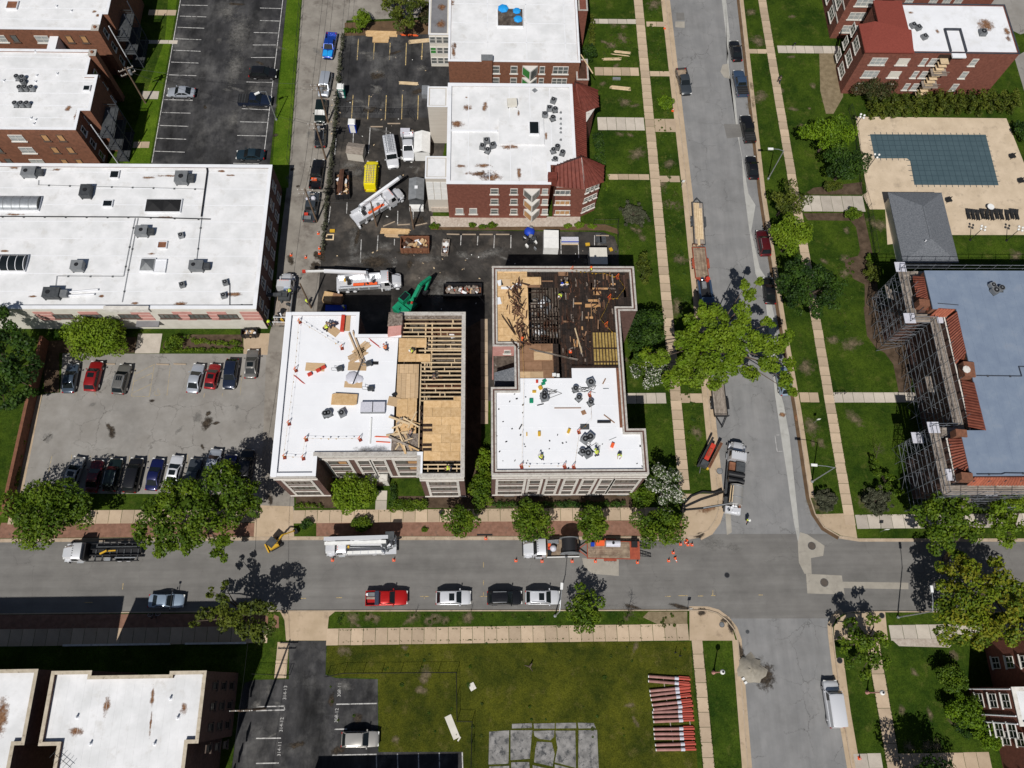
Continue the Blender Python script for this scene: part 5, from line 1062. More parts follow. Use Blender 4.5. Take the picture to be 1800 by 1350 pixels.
# curved gables of brown stone
for(x,y)in[(1706,650),(1627,533),(1692,762),(1702,838)]:
 p=G(x,y,hr);obw('gable_stone',MB().box((p.x-.3,p.y,hr-.4),(1.5,2.2 if y==650 else 1.0,1.4),-.1),M['brickbr'],bR,sharp=0)
p=G(1701,648,hr+.6);obw('gable_medallion',MB().tube((p.x,p.y,hr+.3),(p.x,p.y,hr+.38),.55,n=8),M['lime'],bR,sharp=0)
for a,b in[((1790,655),(1790,672)),]:pass
zq=hr+.05
pipe_run('roof_drain_pipe','dark pipe stepping across the middle of the blue-grey roof',[(1716,661),(1795,662),(1790,645),(1830,646)],hr,.06,'darkmetal')
pipe_run('roof_drain_pipe','dark pipe along the bottom edge of the blue-grey roof',[(1716,834),(1760,834),(1766,832),(1830,833)],hr,.06,'darkmetal')
pipe_run('roof_drain_pipe','short dark pipe at the upper step of the blue-grey roof',[(1648,534),(1684,537)],hr,.05,'darkmetal')
condenser(1747,500,hr,'condenser at the upper left of the cluster on the blue-grey roof',.4,.7,.3,None,True);condenser(1752,509,hr,'pale condenser in the middle of the cluster on the blue-grey roof',.5,.7,.5,None,True);condenser(1762,505,hr,'round condenser at the right of the cluster on the blue-grey roof',.45,.7)
# scaffolding
sc=thing('scaffolding','tall grey tube scaffolding wrapped round the west and south faces of the blue-roofed building','scaffolding',(PR[0][0],PR[0][1],.1))
outl=inset(PSC,1.4);outo=PSC;n=len(PSC);LV=[2.1,4.2,6.3,8.4,10.5,12.4]
TM={}
def tubeo(name,a,b,r=.045):
 mb=MB().tube(a,b,r,n=5,caps=False);obw(name,mb,M['scaf'],sc,sharp=60)
for i in range(n):
 A_,B_=Vector(PSC[i]),Vector(PSC[(i+1)%n])
 mid_=(A_+B_)/2
 if mid_.x>95 and not(mid_.y<40):continue
 if A_.x>84 and B_.x>84:continue
 a0,b0,a1,b1=[Vector(q)for q in(outl[i],outl[(i+1)%n],outo[i],outo[(i+1)%n])]
 Lg=(b1-a1).length;k=max(1,round(Lg/2.3))
 if Lg>40:k=12;b0=a0+(b0-a0).normalized()*27;b1=a1+(b1-a1).normalized()*27
 top_only=(A_.y>80 and abs(A_.y-B_.y)<.1)
 for j in range(k+1):
  for q0,q1 in((a0,b0),(a1,b1)):
   p=q0.lerp(q1,j/k);tubeo('standard',(p.x,p.y,.1),(p.x,p.y,LV[-1]+.2))
  for L_ in LV[:-1]:p,q=a0.lerp(b0,j/k),a1.lerp(b1,j/k);tubeo('transom',(p.x,p.y,L_),(q.x,q.y,L_))
 for L_ in LV:
  for q0,q1 in((a1,b1),)+(((a0,b0),)if L_<12 else()):tubeo('ledger',(q0.x,q0.y,L_),(q1.x,q1.y,L_))
  if L_<12:tubeo('guard_rail',(a1.x,a1.y,L_+1.0),(b1.x,b1.y,L_+1.0),.035)
 for j in range(0,k,2):
  for m_ in range(0,5,1):
   p,q=a1.lerp(b1,j/k),a1.lerp(b1,(j+1)/k);z0_,z1_=LV[m_-1]if m_ else .1,LV[m_]
   if(m_+j//2)%2:p,q=q,p
   tubeo('brace',(p.x,p.y,z0_),(q.x,q.y,z1_),.03)
 d_=(b1-a1).normalized()
 for L_,pr in((10.5,1.0),(6.3,.15),(2.1,.1)):
  for j in range(k):
   if random.random()>pr:continue
   p,q=a0.lerp(b0,j/k),a0.lerp(b0,(j+1)/k);p2,q2=a1.lerp(b1,j/k),a1.lerp(b1,(j+1)/k)
   for m_ in range(3):
    u0,u1=(m_+.05)/3,(m_+.95)/3;c=[p.lerp(p2,u0),q.lerp(q2,u0),q.lerp(q2,u1),p.lerp(p2,u1)]
    obw('scaffold_board',MB().prism([tuple(v)for v in c],L_+.03,L_+.08),M['plank'],sc,sharp=0)
for px,py,h in[(1672,835,10.6),(1740,862,9),(1582,470,10.7),(1598,560,10.7),(1655,560,10.7),(1640,752,10.7),(1612,770,7)]:
 p=G(px,py,h);obw('mesh_sheet',MB().box((p.x,p.y,h+.15),(1.6,1.6,.05),0),M['wrap'],sc,sharp=0)
# --- Q: brick building top right, its neighbour wing, the pool house
hQ=10.1
PQ=rectify([(1537,4),(1768,9),(1790,90),(1523,95),(1511,45),(1546,45)],hQ)
bQ,PQ=building('apartment_building','red brick building at upper right with part red shingle and part white roof','building',PQ,hQ,'brick','white',.12,'darkmetal',.18)
x0,x1,y0,y1=min(p[0]for p in PQ),max(p[0]for p in PQ),min(p[1]for p in PQ),max(p[1]for p in PQ)
xr=G(1598,60,hQ).x
rs=inset(PQ,-.25);rpts=[p for p in rs]
obw('red_roof',MB().prism([(G(1546,45,hQ).x-.2,y1+.3),(xr,y1+.3),(xr,y0-.3),(x0-.25,y0-.3),(x0-.25,G(1511,45,hQ).y+.2),(G(1546,45,hQ).x-.2,G(1511,45,hQ).y+.2)],hQ+.01,hQ+.22),M['redshingle'],bQ,sharp=0)
obw('red_roof_hip',MB().add([(x0-.2,y0-.2,hQ+.23),(xr-.1,y0-.2,hQ+.23),(xr-.1,G(1560,60,hQ).y,hQ+1.0),(x0+2.2,G(1511,45,hQ).y,hQ+1.0),(x0-.2,G(1511,45,hQ).y,hQ+.23)],[(0,1,2,3),(0,3,4)]),M['redshingle'],bQ,sharp=0)
for px,w_,l_ in[(1540,2.7,3),(1583,2.0,1),(1619,.9,1),(1639,2.0,2),(1706,1.1,1)]:
 for z,pn in((7.2,'board' if px==1583 else 'blind'),(4.2,'board' if px==1583 else 'blind'),(1.2,'blind')):
  u=G(px,105,7.5).x-x0
  if px==1583:window(bQ,(x0,y0),(x1,y0),u,z,2.0,1.5,1,'lime','cream',1)
  else:window(bQ,(x0,y0),(x1,y0),u,z,w_,1.6,l_,'lime',pn,2)
for z in(1.2,4.2,7.2):window(bQ,(x0,y0+9),(x0,y0),5.5,z,2.6,1.7,3,'lime','glass',2);window(bQ,(x0,y0+9),(x0,y0),2.0,z,1.6,1.7,2,'lime','glass',2)
xs_=G(1662,100,9).x
obw('stair_shade_panel',MB().bx(xs_-1.4,xs_+1.2,y0-.05,y0-.004,.1,hQ-.4),M['char'],bQ,sharp=0)  # flat dark panel on the wall, painted as the stair bay's shade
for k in range(12):obw('stair_tread',MB().bx(xs_-1.0+.0,xs_+.4,y0-1.3,y0-.1,.6+k*.75,.68+k*.75),M['lumber'],bQ,sharp=0)
for z in(3.4,6.4):obw('landing',MB().bx(xs_-1.4,xs_+1.3,y0-1.6,y0-.1,z,z+.15),M['plank'],bQ,sharp=0);obw('landing_rail',MB().bx(xs_-1.4,xs_+1.3,y0-1.64,y0-1.6,z+.9,z+1.0).bx(xs_-1.4,xs_+1.3,y0-1.64,y0-1.6,z+.5,z+.58),M['plank'],bQ,sharp=0)
mb=MB();xa_,xb_=G(1664,70,hQ).x,G(1691,70,hQ).x;mb.bx(xa_,xa_+.25,y0+.2,G(1664,51,hQ).y,hQ-.1,hQ+.25);mb.bx(xb_,xb_+.25,y0+.2,G(1664,51,hQ).y,hQ-.1,hQ+.25);mb.bx(xa_+.25,xb_,G(1664,51,hQ).y-.25,G(1664,51,hQ).y,hQ-.1,hQ+.25);obw('hatch_curb',mb,M['darkmetal'],bQ,sharp=0)
obw('stair_hood',MB().bx(xa_+.3,xb_,y0-.9,y0+.2,hQ-.3,hQ-.05),M['white'],bQ,sharp=0)
for(x,y,a,b,)in[(1733,44,1.9,1.9),(1648,55,.5,.6),(1770,55,.7,1.6),(1773,68,.7,.8),(1601,22,.6,.4)]:mark(x,y,a,b,hQ-.1,'stain',0,bQ)
condenser(1730,54,hQ-.12,'grey condenser beside the big brown roof patch at upper right',.55,.7,0,None,True)
for(x,y,l)in[(1607,42,'upper left condenser on the upper right white roof'),(1616,46,'middle condenser on the upper right white roof'),(1627,62,'lower tilted condenser on the upper right white roof')]:condenser(x,y,hQ-.12,l,.45,.6,.4,None,True)
hW=9.8
xa_,ya_=G(1458,68,0).x,G(1458,68,0).y
xb_=G(1506,68,0).x
PW=[(xa_,ya_),(xb_+.6,ya_),(xb_+.6,ya_+26),(xa_,ya_+26)]
bW,PW=building('apartment_building','brick wing with banded bay at the top edge right of the street','building',PW,hW,'brick','white',.2,'lime',.3)
for z in(1.6,4.6,7.6):window(bW,(xa_,ya_),(xb_+.6,ya_),2.8,z,3.0,1.6,3,'lime','blind',2);window(bW,(xa_,ya_+30),(xa_,ya_),26.5,z,2.6,1.7,3,'lime','glass',2);window(bW,(xa_,ya_+30),(xa_,ya_),22,z,2.6,1.7,3,'lime','glass',2)
for z in(3.6,6.6,9.0):obw('stone_band',MB().bx(xa_-.08,xa_-.005,ya_,ya_+26,z,z+.3),M['lime'],bW,sharp=0)
y2=G(1600,0,9.8).y+1.2;PX=[(xb_+3,y2),(G(1748,0,9).x,y2),(G(1748,0,9).x,y2+14),(xb_+3,y2+14)]
bX,PX=building('apartment_building','brick building only just showing along the top right edge of the picture','building',PX,10.6,'brick','white',.2,'lime',.3)
for px in(1595,1637,1660,1680):window(bX,PX[0],PX[1],G(px,3,8).x-PX[0][0],7.6,1.4,1.5,2,'lime','blind',2)
# pool house
E4=[G(1564,338,2.7),G(1655,338,2.7),G(1684,462,2.7),G(1587,458,2.7)];c_=sum(E4,Vector())/4
pxs=[min(E4[0].x,E4[3].x),max(E4[1].x,E4[2].x)];pys=[E4[2].y,E4[0].y]
ph=thing('pool_house','low pool house with a grey shingle hip roof beside the pool','pool house',(c_.x,c_.y,.1));X0,X1,Y0,Y1=pxs[0],pxs[1],pys[0],pys[1]
obw('wall',MB().bx(X0+.5,X1-.5,Y0+.5,Y1-.5,0,2.7),M['cream'],ph,sharp=0)
r0,r1=Vector(((X0+X1)/2,Y0+3.6,4.1)),Vector(((X0+X1)/2,Y1-3.6,4.1));c4=[Vector((X0,Y0,2.7)),Vector((X1,Y0,2.7)),Vector((X1,Y1,2.7)),Vector((X0,Y1,2.7))]
for f in([c4[0],c4[1],r0],[c4[1],c4[2],r1,r0],[c4[2],c4[3],r1],[c4[3],c4[0],r0,r1]):obw('roof',MB().add(f+[v-Vector((0,0,.18))for v in f],[tuple(range(len(f))),tuple(range(2*len(f)-1,len(f)-1,-1))]+[(i,i+len(f),(i+1)%len(f)+len(f),(i+1)%len(f))for i in range(len(f))]),M['shingle'],ph,sharp=0)
obw('ridge_cap',MB().beam(r0+Vector((0,0,.03)),r1+Vector((0,0,.03)),.3,.06),M['shingle'],ph,sharp=0)
obw('roof_cowl',MB().tube((r0.x-1,r0.y-.4,3.9),(r0.x-1,r0.y-.4,4.3),.1),M['white'],ph)
# --- L1, L2 bottom left; BR bottom right; SB south of the picture
hL=13.0
bL2,PL2=building('apartment_building','three-storey building at bottom left with a broad streaked white roof','building',rectify([(88,1180),(160,1180),(160,1188),(299,1187),(299,1180),(365,1180),(345,1306),(327,1306),(317,1420),(85,1420),(98,1309),(71,1311)],hL),hL,'brickdk','whitedirty',.5,'copingtan',.35)
bL1,PL1=building('apartment_building','building in the bottom left corner with a rust stain on its white roof','building',rectify([(-520,1180),(67,1182),(40,1309),(22,1309),(5,1420),(-520,1420)],hL),hL,'brickdk','whitedirty',.5,'copingtan',.35)
seams(bL2,PL2,hL-.5,.95,'y','whitedirty',.03)
for(x,y,a,b)in[(188,1240,.55,1.4),(134,1285,1.0,.7),(268,1225,.3,1.6),(323,1245,.6,.8),(265,1270,.15,1.8),(3,1262,.9,2.8)]:mark(x,y,a,b,hL-.49,'stain',.05,bL2)
for x,y,l_ in[(297,1228,'topmost'),(132,1261,'upper left'),(310,1262,'upper right'),(156,1308,'lower left'),(269,1308,'lower right')]:vent(x,y,hL-.5,l_+' white vent stub on the streaked white roof at bottom left',.12,.5)
for(bb,xx)in((bL2,PL2),):
 x1=max(p[0]for p in xx);yt=max(p[1]for p in xx);yb=yt-10
 for k in range(5):
  for z in(2,5.2,8.5):window(bb,(x1,yt-26),(x1,yt),24.2-k*2.3 if k<4 else 12,z,.9,1.6,1,'framedk','glassdk',2)
mb=MB();
p=G(112,1335,hL-.5);an=thing('tv_antenna','old television antenna lying across the streaked white roof','antenna',(p.x,p.y,hL-.5));ob('boom',MB().tube((-1.0,.7,.5),(1.2,-.8,.5),.03,n=5),M['greydk'],an)
for k in range(6):c=Vector((-1.0+k*.4,.7-k*.28,.5));ob('element',MB().tube(c+Vector((-.35,-.45,0)),c+Vector((.35,.45,0)),.02,n=4),M['greydk'],an)
hX=9.5
cB=G(1702,1208,.1);cR=G(1775,1195,hX)
bBR,PBR=building('apartment_building','red brick building with white-framed windows in the bottom right corner','building',[(cB.x,G(1712,1320,.1).y+3.4),(cB.x+2.4,G(1712,1320,.1).y+3.4),(cB.x+2.4,-30),(cB.x+22,-30),(cB.x+22,cB.y+6),(cB.x+3.4,cB.y+6),(cB.x+3.4,cB.y),(cB.x,cB.y)],hX,'brick','whitedirty',.3,'lime',.45)
x0=cB.x;ytp=cB.y;yb=G(1712,1320,.1).y+3.4
for z in(1.4,4.3,7.0):
 window(bBR,(x0,ytp),(x0,yb),1.6,z,1.7,1.6,2,'frame','glassdk',2);window(bBR,(x0+.0,ytp),(x0,yb),5.0,z,1.7,1.6,2,'frame','glassdk',2)
for z in(1.4,4.3,7.0):window(bBR,(x0+2.4,yb),(x0+2.4,-30),1.8,z,1.7,1.6,2,'frame','glassdk',2);window(bBR,(x0+2.4,yb),(x0+2.4,-30),6.5,z,1.7,1.6,2,'frame','glassdk',2)
for yv in(ytp-.2,ytp-3.3,yb+.2):obw('downpipe',MB().tube((x0-.08,yv,.2),(x0-.08,yv,hX-.3),.10,n=5),M['white'],bBR)
for z in(1.2,4.2,7.2):window(bBR,(x0+3.4,ytp+6),(x0+3.4,ytp),3,z,1.5,1.6,2,'frame','glassdk',2)
ct,st=1/math.tan(rad(SUN_EL)),rad(SUN_AZ-180);hS=9.0
def unshadow(px,py,h):p=G(px,py,.1);return(p.x-sin(st)*h*ct,p.y-cos(st)*h*ct)
a_=unshadow(561,1330,hS);b_=unshadow(812,1322,hS);yS=(a_[1]+b_[1])/2
building('apartment_building','building just south of the picture that shades the lowest parking stalls','building',[(a_[0],yS-16),(b_[0]-.5,yS-16),(b_[0]-.5,yS),(a_[0],yS)],hS,'brick','white',.3,'coping',.3)
# ------------------------------------------------------------------ trees, shrubs, hedges
def leaves(name,lobes,size,mats,parent,dens=1.0,kind='stuff',flat=.75,seed=0):
 "thousands of small leaf faces grown on the clumps (x,y,z,r); each clump has its own mix of the leaf colours"
 R=np.random.RandomState(seed+5);V=[];MI=[];nm=len(mats)
 for(x,y,z,r)in lobes:
  n=int(150*dens*r*r/(size/.32)**2)+12
  u=R.normal(size=(n,3));u/=np.linalg.norm(u,axis=1)[:,None];rad_=r*(.55+.5*R.rand(n)**.6)[:,None]
  c=u*rad_*np.array([1,1,flat])+np.array([x,y,z])
  nr=u*.7+R.normal(size=(n,3))*.55+np.array([0,0,.45]);nr/=np.linalg.norm(nr,axis=1)[:,None]
  t=np.cross(nr,R.normal(size=(n,3)));t/=np.linalg.norm(t,axis=1)[:,None];b=np.cross(nr,t)
  s=size*(.6+.7*R.rand(n))[:,None]
  V.append(np.stack([c-t*s*.62,c-b*s*.38+nr*s*.08,c+t*s*.62,c+b*s*.38-nr*s*.08],axis=1).reshape(-1,3))
  w_=R.randint(nm);MI.append(np.where(R.rand(n)<(.72 if mats is not LEAF['blossom']else .1),w_,R.randint(0,nm,n)))
 V=np.concatenate(V).astype(np.float32);MI=np.concatenate(MI).astype(np.int32);n=len(MI)
 d=bpy.data.meshes.new(name);d.vertices.add(n*4);d.vertices.foreach_set('co',V.ravel());d.loops.add(n*4);d.loops.foreach_set('vertex_index',np.arange(n*4,dtype=np.int32))
 d.polygons.add(n);d.polygons.foreach_set('loop_start',np.arange(0,n*4,4,dtype=np.int32));
 for m_ in mats:d.materials.append(m_)
 d.polygons.foreach_set('material_index',MI);d.update(calc_edges=True);d.validate()
 return link(name,d,parent,kind=kind)
def make_lobes(R_,rx,ry,rz,n,lr):
 L=[]
 for i in range(n):
  a=i*2.39996+R_.rand()*.5;rr=math.sqrt((i+.6)/n);x=cos(a)*rr*(rx-lr*.55);y=sin(a)*rr*(ry-lr*.55)
  z=(R_.rand()*1.15-.45)*rz*math.sqrt(max(.06,1-rr*rr*.85));L.append((x,y,z,lr*(.72+.5*R_.rand())))
 return L
def tree(name,label,px,py,R_m,H,kind='mid',rx=1.0,ry=1.0,seed=1,leaf=.34,dens=1.0,group=None,rag=.18,lobef=.34,cat='tree',trunk=True,gz=.1,gaps=0.0,px0=None):
 R_=np.random.RandomState(seed);p=G(px,py,H);b=p if px0 is None else G(*px0,gz)
 t=thing(name,label,cat,(b.x,b.y,gz),0,group);ox,oy=p.x-b.x,p.y-b.y
 lr=R_m*lobef;n=int(9+1.5*R_m*R_m/(lr*lr)*1.15);L=make_lobes(R_,R_m*rx,R_m*ry,R_m*.62,n,lr)
 L=[(x*(1+rag*R_.normal())+ox,y*(1+rag*R_.normal())+oy,z+H-gz,r)for x,y,z,r in L if R_.rand()>gaps]
 leaves('crown',L,leaf,LEAF[kind],t,dens,seed=seed)
 if trunk:
  tr=.05+R_m*.045;mb=MB();hb=max(.6,H-gz-R_m*.55);mb.tube((0,0,-.05),(ox*.3,oy*.3,hb*.5),tr*1.25,tr*.95,8);mb.tube((ox*.3,oy*.3,hb*.5),(ox*.8,oy*.8,hb),tr*.95,tr*.75,8);ob('trunk',mb,M['bark'],t)
  for k in range(min(9,len(L))):
   x,y,z,r=L[(k*len(L))//min(9,len(L))];m_=Vector((x*.5+ox*.4,y*.5+oy*.4,(z+hb)/2+.2));l_=MB().tube((ox*.7,oy*.7,hb*.86),m_,tr*.5,tr*.3,5).tube(m_,(x,y,z),tr*.3,tr*.1,5);ob('limb',l_,M['bark'],t)
 return t
def bigtree(name,label,base,pts,kind,leaf=.36,dens=1.0,seed=3,r=1.35,sub=3,cat='tree',group=None,trunk_r=.35):
 "a tree whose crown follows given clumps: pts = (px,py,height,clump radius)"
 R_=np.random.RandomState(seed);b=G(*base,.1);t=thing(name,label,cat,(b.x,b.y,.1),0,group);L=[];C=[]
 for(x,y,h,rr)in pts:
  c=G(x,y,h);C.append((c-Vector((b.x,b.y,.1)),rr))
  for k in range(sub+int(rr*rr)):
   u=R_.normal(size=3);u/=np.linalg.norm(u);q=C[-1][0]+Vector((u[0]*rr*.75,u[1]*rr*.75,u[2]*rr*.5));L.append((q.x,q.y,q.z,rr*(.42+.3*R_.rand())))
 leaves('crown',L,leaf,LEAF[kind],t,dens,seed=seed)
 zc=sum(c.z for c,_ in C)/len(C);cm=sum((c for c,_ in C),Vector())/len(C);top=Vector((cm.x*.35,cm.y*.35,zc*.55));ob('trunk',MB().tube((0,0,-.05),top*.5,trunk_r*1.25,trunk_r,9).tube(top*.5,top,trunk_r,trunk_r*.8,9),M['bark'],t)
 for c,rr in C:
  m_=top.lerp(c,.5)+Vector((R_.normal()*.4,R_.normal()*.4,.5));ob('limb',MB().tube(top*.95,m_,trunk_r*.4,trunk_r*.25,6).tube(m_,c,trunk_r*.25,trunk_r*.08,5),M['bark'],t)
 return t
def hedge(name,label,pts,h,wd,kind,seed=1,leaf=.26,dens=1.0,cat='hedge',group=None,lump=.25):
 "foliage massed along a line of pixels"
 R_=np.random.RandomState(seed);Q=[G(x,y,h*.5)for x,y in pts];o=Q[0];t=link(name,None,None);t.location=(o.x,o.y,.1);WLOC[t.name]=(o.x,o.y,.1);tag(t,label,cat,group);L=[]
 for a,b in zip(Q,Q[1:]):
  ln=(b-a).length;k=max(1,int(ln/(wd*.42)));d=(b-a)/max(ln,.01);nn=Vector((-d.y,d.x,0))
  for i in range(k+1):
   for j in range(max(1,round(wd/1.0))):
    c=a.lerp(b,i/k)-Vector((o.x,o.y,.1));off=((j+.5)/max(1,round(wd/1.0))-.5)*wd*.8
    r=min(wd,h)*.42*(1+lump*R_.normal()*.6)if wd<1.4 else .55*(1+lump*R_.normal()*.5)
    nz=max(1,round(h/1.3))
    for m_ in range(nz):L.append((c.x+nn.x*off+R_.normal()*.1,c.y+nn.y*off+R_.normal()*.1,(h-.1)*(m_+.75)/(nz+.25)-r*.35+R_.normal()*.08,max(.2,abs(r))))
 leaves('foliage',L,leaf,LEAF[kind],t,dens,seed=seed);
 mb=MB()
 for a in Q[:1]+Q[-1:]:c=a-Vector((o.x,o.y,h*.5));mb.tube((c.x,c.y,-.02),(c.x,c.y,h*.5),.04,.03,5)
 ob('stem',mb,M['bark'],t);return t
def bare(name,label,px,py,H,kind_n=26,spread=1.0,seed=1,lean=(0,0),r=.05,gz=.1,group=None,leafy=None,cat='tree'):
 R_=np.random.RandomState(seed);b=G(px,py,gz);t=thing(name,label,cat,(b.x,b.y,gz),0,group);top=Vector((lean[0],lean[1],H));ob('trunk',MB().tube((0,0,0),top*.45,r*1.2,r*.8,6).tube(top*.45,top,r*.8,r*.25,5),M['bark'],t);mb=MB();tips=[]
 for k in range(kind_n):
  s=.25+.7*R_.rand();p0=top*s;a=R_.rand()*6.28;ln=spread*(1.1-s*.6)*(.6+.6*R_.rand());p1=p0+Vector((cos(a)*ln,sin(a)*ln,ln*(.5+.4*R_.rand())));mb.tube(p0,p1,r*.35,r*.12,4,caps=False)
  for j in range(3):
   a2=a+R_.normal()*.8;q=p0.lerp(p1,.4+.25*j);l2=ln*.45;e=q+Vector((cos(a2)*l2,sin(a2)*l2,l2*.5));mb.tube(q,e,r*.16,r*.06,3,caps=False);tips.append(e)
 ob('branches',mb,M['bark'],t)
 if leafy:leaves('leaves',[(e.x,e.y,e.z,.28)for e in tips],.2,LEAF[leafy],t,1.5,seed=seed)
 return t
tree('street_tree','broad green tree at far left overhanging the brick verge',82,900,5.3,6.5,'mid',1.05,.85,11,rag=.12)
bigtree('street_tree','largest green tree at left, spreading over the parked cars and the white cab truck',(372,930),[(385,835,9,2.0),(420,870,8.5,1.9),(350,860,9,1.9),(300,862,8,1.8),(265,895,7,1.9),(300,915,7.5,2),(350,905,8.5,2),(400,905,7.5,1.9),(440,893,7,1.5),(250,940,6,1.5),(290,950,6,1.6),(335,945,6.5,1.6),(375,960,5.5,1.3),(400,950,6,1.3),(385,978,5,.9),(275,970,5.5,1.0),(440,860,7.5,1.2),(290,880,7.6,1.4),(420,830,8,1.0),(325,960,5.8,1.2)],'mid',seed=4)
tree('street_tree','small round street tree right of the white crane truck',811,917,2.25,3.9,'mid',1,1.1,12,leaf=.3,group='small street trees in the brick verge')
tree('street_tree','small round street tree over the cab of the reel truck',934,915,2.7,4.2,'mid',1,1.05,13,leaf=.3,group='small street trees in the brick verge')
tree('street_tree','small street tree overhanging the front of the orange trailer',1042,921,2.45,4.2,'mid',1,1.05,14,leaf=.3,group='small street trees in the brick verge')
tree('street_tree','bushy light green street tree by the street corner cones',1162,924,3.15,4.0,'mid',1.05,.78,15,leaf=.3,rag=.25,group='small street trees in the brick verge')
tree('blossom_tree','white blossoming tree between the front sidewalk and the corner',1172,858,2.5,4.6,'blossom',1,1.3,16,leaf=.24,dens=1.1,rag=.3,gaps=.15)
tree('garden_tree','round dark green shrub at the right end of the charred building\'s front',1130,870,1.8,1.8,'mid',1,1.1,17,leaf=.26,cat='shrub')
tree('garden_tree','leafy bright green tree at the entrance of the half-rebuilt building',626,867,2.9,3.6,'bright',1.05,.95,18,leaf=.3)
bigtree('street_tree','sprawling bright yellow-green tree leaning across the side street',(1222,622),[(1215,575,8,1.5),(1240,560,8.5,1.4),(1262,555,8.5,1.4),(1200,600,7.5,1.5),(1230,600,8.5,1.8),(1265,590,9,1.9),(1210,630,7.5,1.5),(1190,650,7,1.2),(1160,628,6.5,1.2),(1135,622,6,.9),(1180,670,6.5,1.2),(1215,665,7.5,1.5),(1250,640,8.5,1.8),(1290,620,9,1.8),(1280,655,8,1.5),(1255,675,7,1.0),(1300,580,9.3,1.3),(1305,545,9.5,1.1),(1318,520,9.8,1.0),(1312,500,10,.8),(1335,495,10,.6),(1320,650,8,1.3),(1345,605,8.5,1.5),(1325,600,9,1.3),(1370,605,8,1.4),(1385,590,7.5,.9),(1355,640,7.5,1.4),(1375,665,6.5,1.2),(1390,690,6,.9),(1388,640,6.8,1.0),(1310,570,9,1.2),(1350,570,8.5,.9),(1235,535,8,.6)],'bright',seed=5,dens=1.25,leaf=.34,trunk_r=.36,sub=6)
tree('garden_tree','dark green tree tucked beside the charred building\'s right wall',1133,580,3.2,4.6,'dark',.95,1.25,19,leaf=.3)
tree('blossom_tree','pale white-flowering tree left of the big yellow-green tree',1150,655,2.3,4.2,'blossom',1.1,.9,20,leaf=.24,rag=.3)
tree('garden_tree','small bright tree between the white-flowering tree and the building wall',1125,640,1.7,4.0,'mid',1,1,21,leaf=.28)
tree('street_tree','yellow-green street tree nearest the walkway to the pool',1394,412,3.1,5.2,'bright',1,1,22,leaf=.3)
tree('street_tree','loose olive street tree just above the yellow-green one',1383,352,2.9,4.6,'olive',1,.95,23,leaf=.26,dens=.8,gaps=.2,rag=.3)
bigtree('street_tree','large dark green street tree right of the side street',(1418,530),[(1395,480,6,1.6),(1425,475,6.5,1.7),(1455,490,6,1.5),(1385,510,5.5,1.5),(1415,510,6.5,1.9),(1450,520,6,1.6),(1475,500,5.5,1.2),(1400,540,5,1.2),(1430,545,5.2,1.3),(1465,530,5.3,1.0),(1380,495,5.5,1.1),(1410,460,5.5,1.0)],'dark',seed=6,dens=1.1,leaf=.3)
tree('garden_tree','spiky light green tree at the pool fence',1456,238,3.6,4.5,'lime',1,.9,24,leaf=.3,rag=.3,gaps=.12)
tree('garden_tree','round dark green tree below the spiky light green one by the pool',1487,287,3.6,4.6,'dark',.95,.95,25,leaf=.3)
tree('garden_tree','small olive shrub under the dark round tree by the pool',1465,328,1.3,1.3,'olive',1.2,.8,26,leaf=.22,cat='shrub',trunk=False)
tree('garden_tree','small round bush at the corner of the pool walkway',1500,376,1.15,1.0,'mid',1.1,1,27,leaf=.22,cat='shrub',trunk=False)
tree('garden_tree','upper bush in the mulch bed beside the scaffolding',1532,455,.9,.9,'mid',1,1,28,leaf=.22,cat='shrub',trunk=False)
tree('garden_tree','lower olive bush in the mulch bed beside the scaffolding',1534,480,1.4,1.3,'olive',.9,1.4,29,leaf=.22,dens=.7,cat='shrub',trunk=False)
tree('garden_tree','dark olive shrub at the foot of the upper right brick building',1540,155,3.1,2.6,'purple',1.15,.8,30,leaf=.26,cat='shrub')
hedge('hedge','tall olive-green hedge between the upper right brick building and the pool',[(1535,188),(1650,180),(1780,178)],3.6,4.4,'olive',31,.26,.9)
bigtree('street_tree','dark green street tree under the bottom right scaffolding',(1662,985),[(1625,895,8,1.5),(1655,890,8.5,1.6),(1690,890,8.5,1.7),(1640,925,8,1.6),(1675,925,9,1.9),(1705,930,8,1.5),(1650,955,7.5,1.4),(1685,965,7.5,1.5),(1615,915,7,1.0)],'mid',seed=7,dens=1.05)
bigtree('street_tree','large tree turning yellow at the right edge beside the cross street',(1735,1040),[(1660,1005,7,1.2),(1690,1000,8,1.5),(1720,1010,9,1.7),(1670,1040,8,1.5),(1705,1050,9,1.8),(1740,1040,9,1.9),(1775,1020,8.5,1.8),(1660,1080,7.5,1.4),(1690,1090,8.5,1.8),(1730,1085,9,2),(1770,1075,9,1.9),(1800,1060,8,1.8),(1670,1115,7,1.4),(1705,1125,7.5,1.5),(1745,1120,8,1.6),(1785,1115,8,1.6),(1750,990,8,1.0),(1680,980,7,.9),(1660,1060,7.4,1)],'yellow',seed=8,dens=.95,leaf=.36)
bigtree('street_tree','light green tree at the right edge below the scaffolded building',(1775,935),[(1755,885,7,1.4),(1785,880,7.5,1.5),(1760,915,7,1.4),(1790,920,7.5,1.6),(1770,945,6.5,1.2),(1750,935,6.5,1.0)],'bright',seed=9)
bigtree('street_tree','low maple spreading over the bottom right sidewalk',(1522,1120),[(1480,1135,5,1.0),(1500,1120,5.5,1.2),(1525,1120,6,1.4),(1550,1125,5.5,1.1),(1510,1150,5,1.2),(1535,1155,5,1.2),(1515,1180,4.5,1.0),(1495,1165,4.5,.9),(1555,1165,4.5,.8),(1487,1095,5,.6),(1535,1090,5.6,.8),(1500,1090,5.4,.6)],'mid',seed=10,leaf=.32)
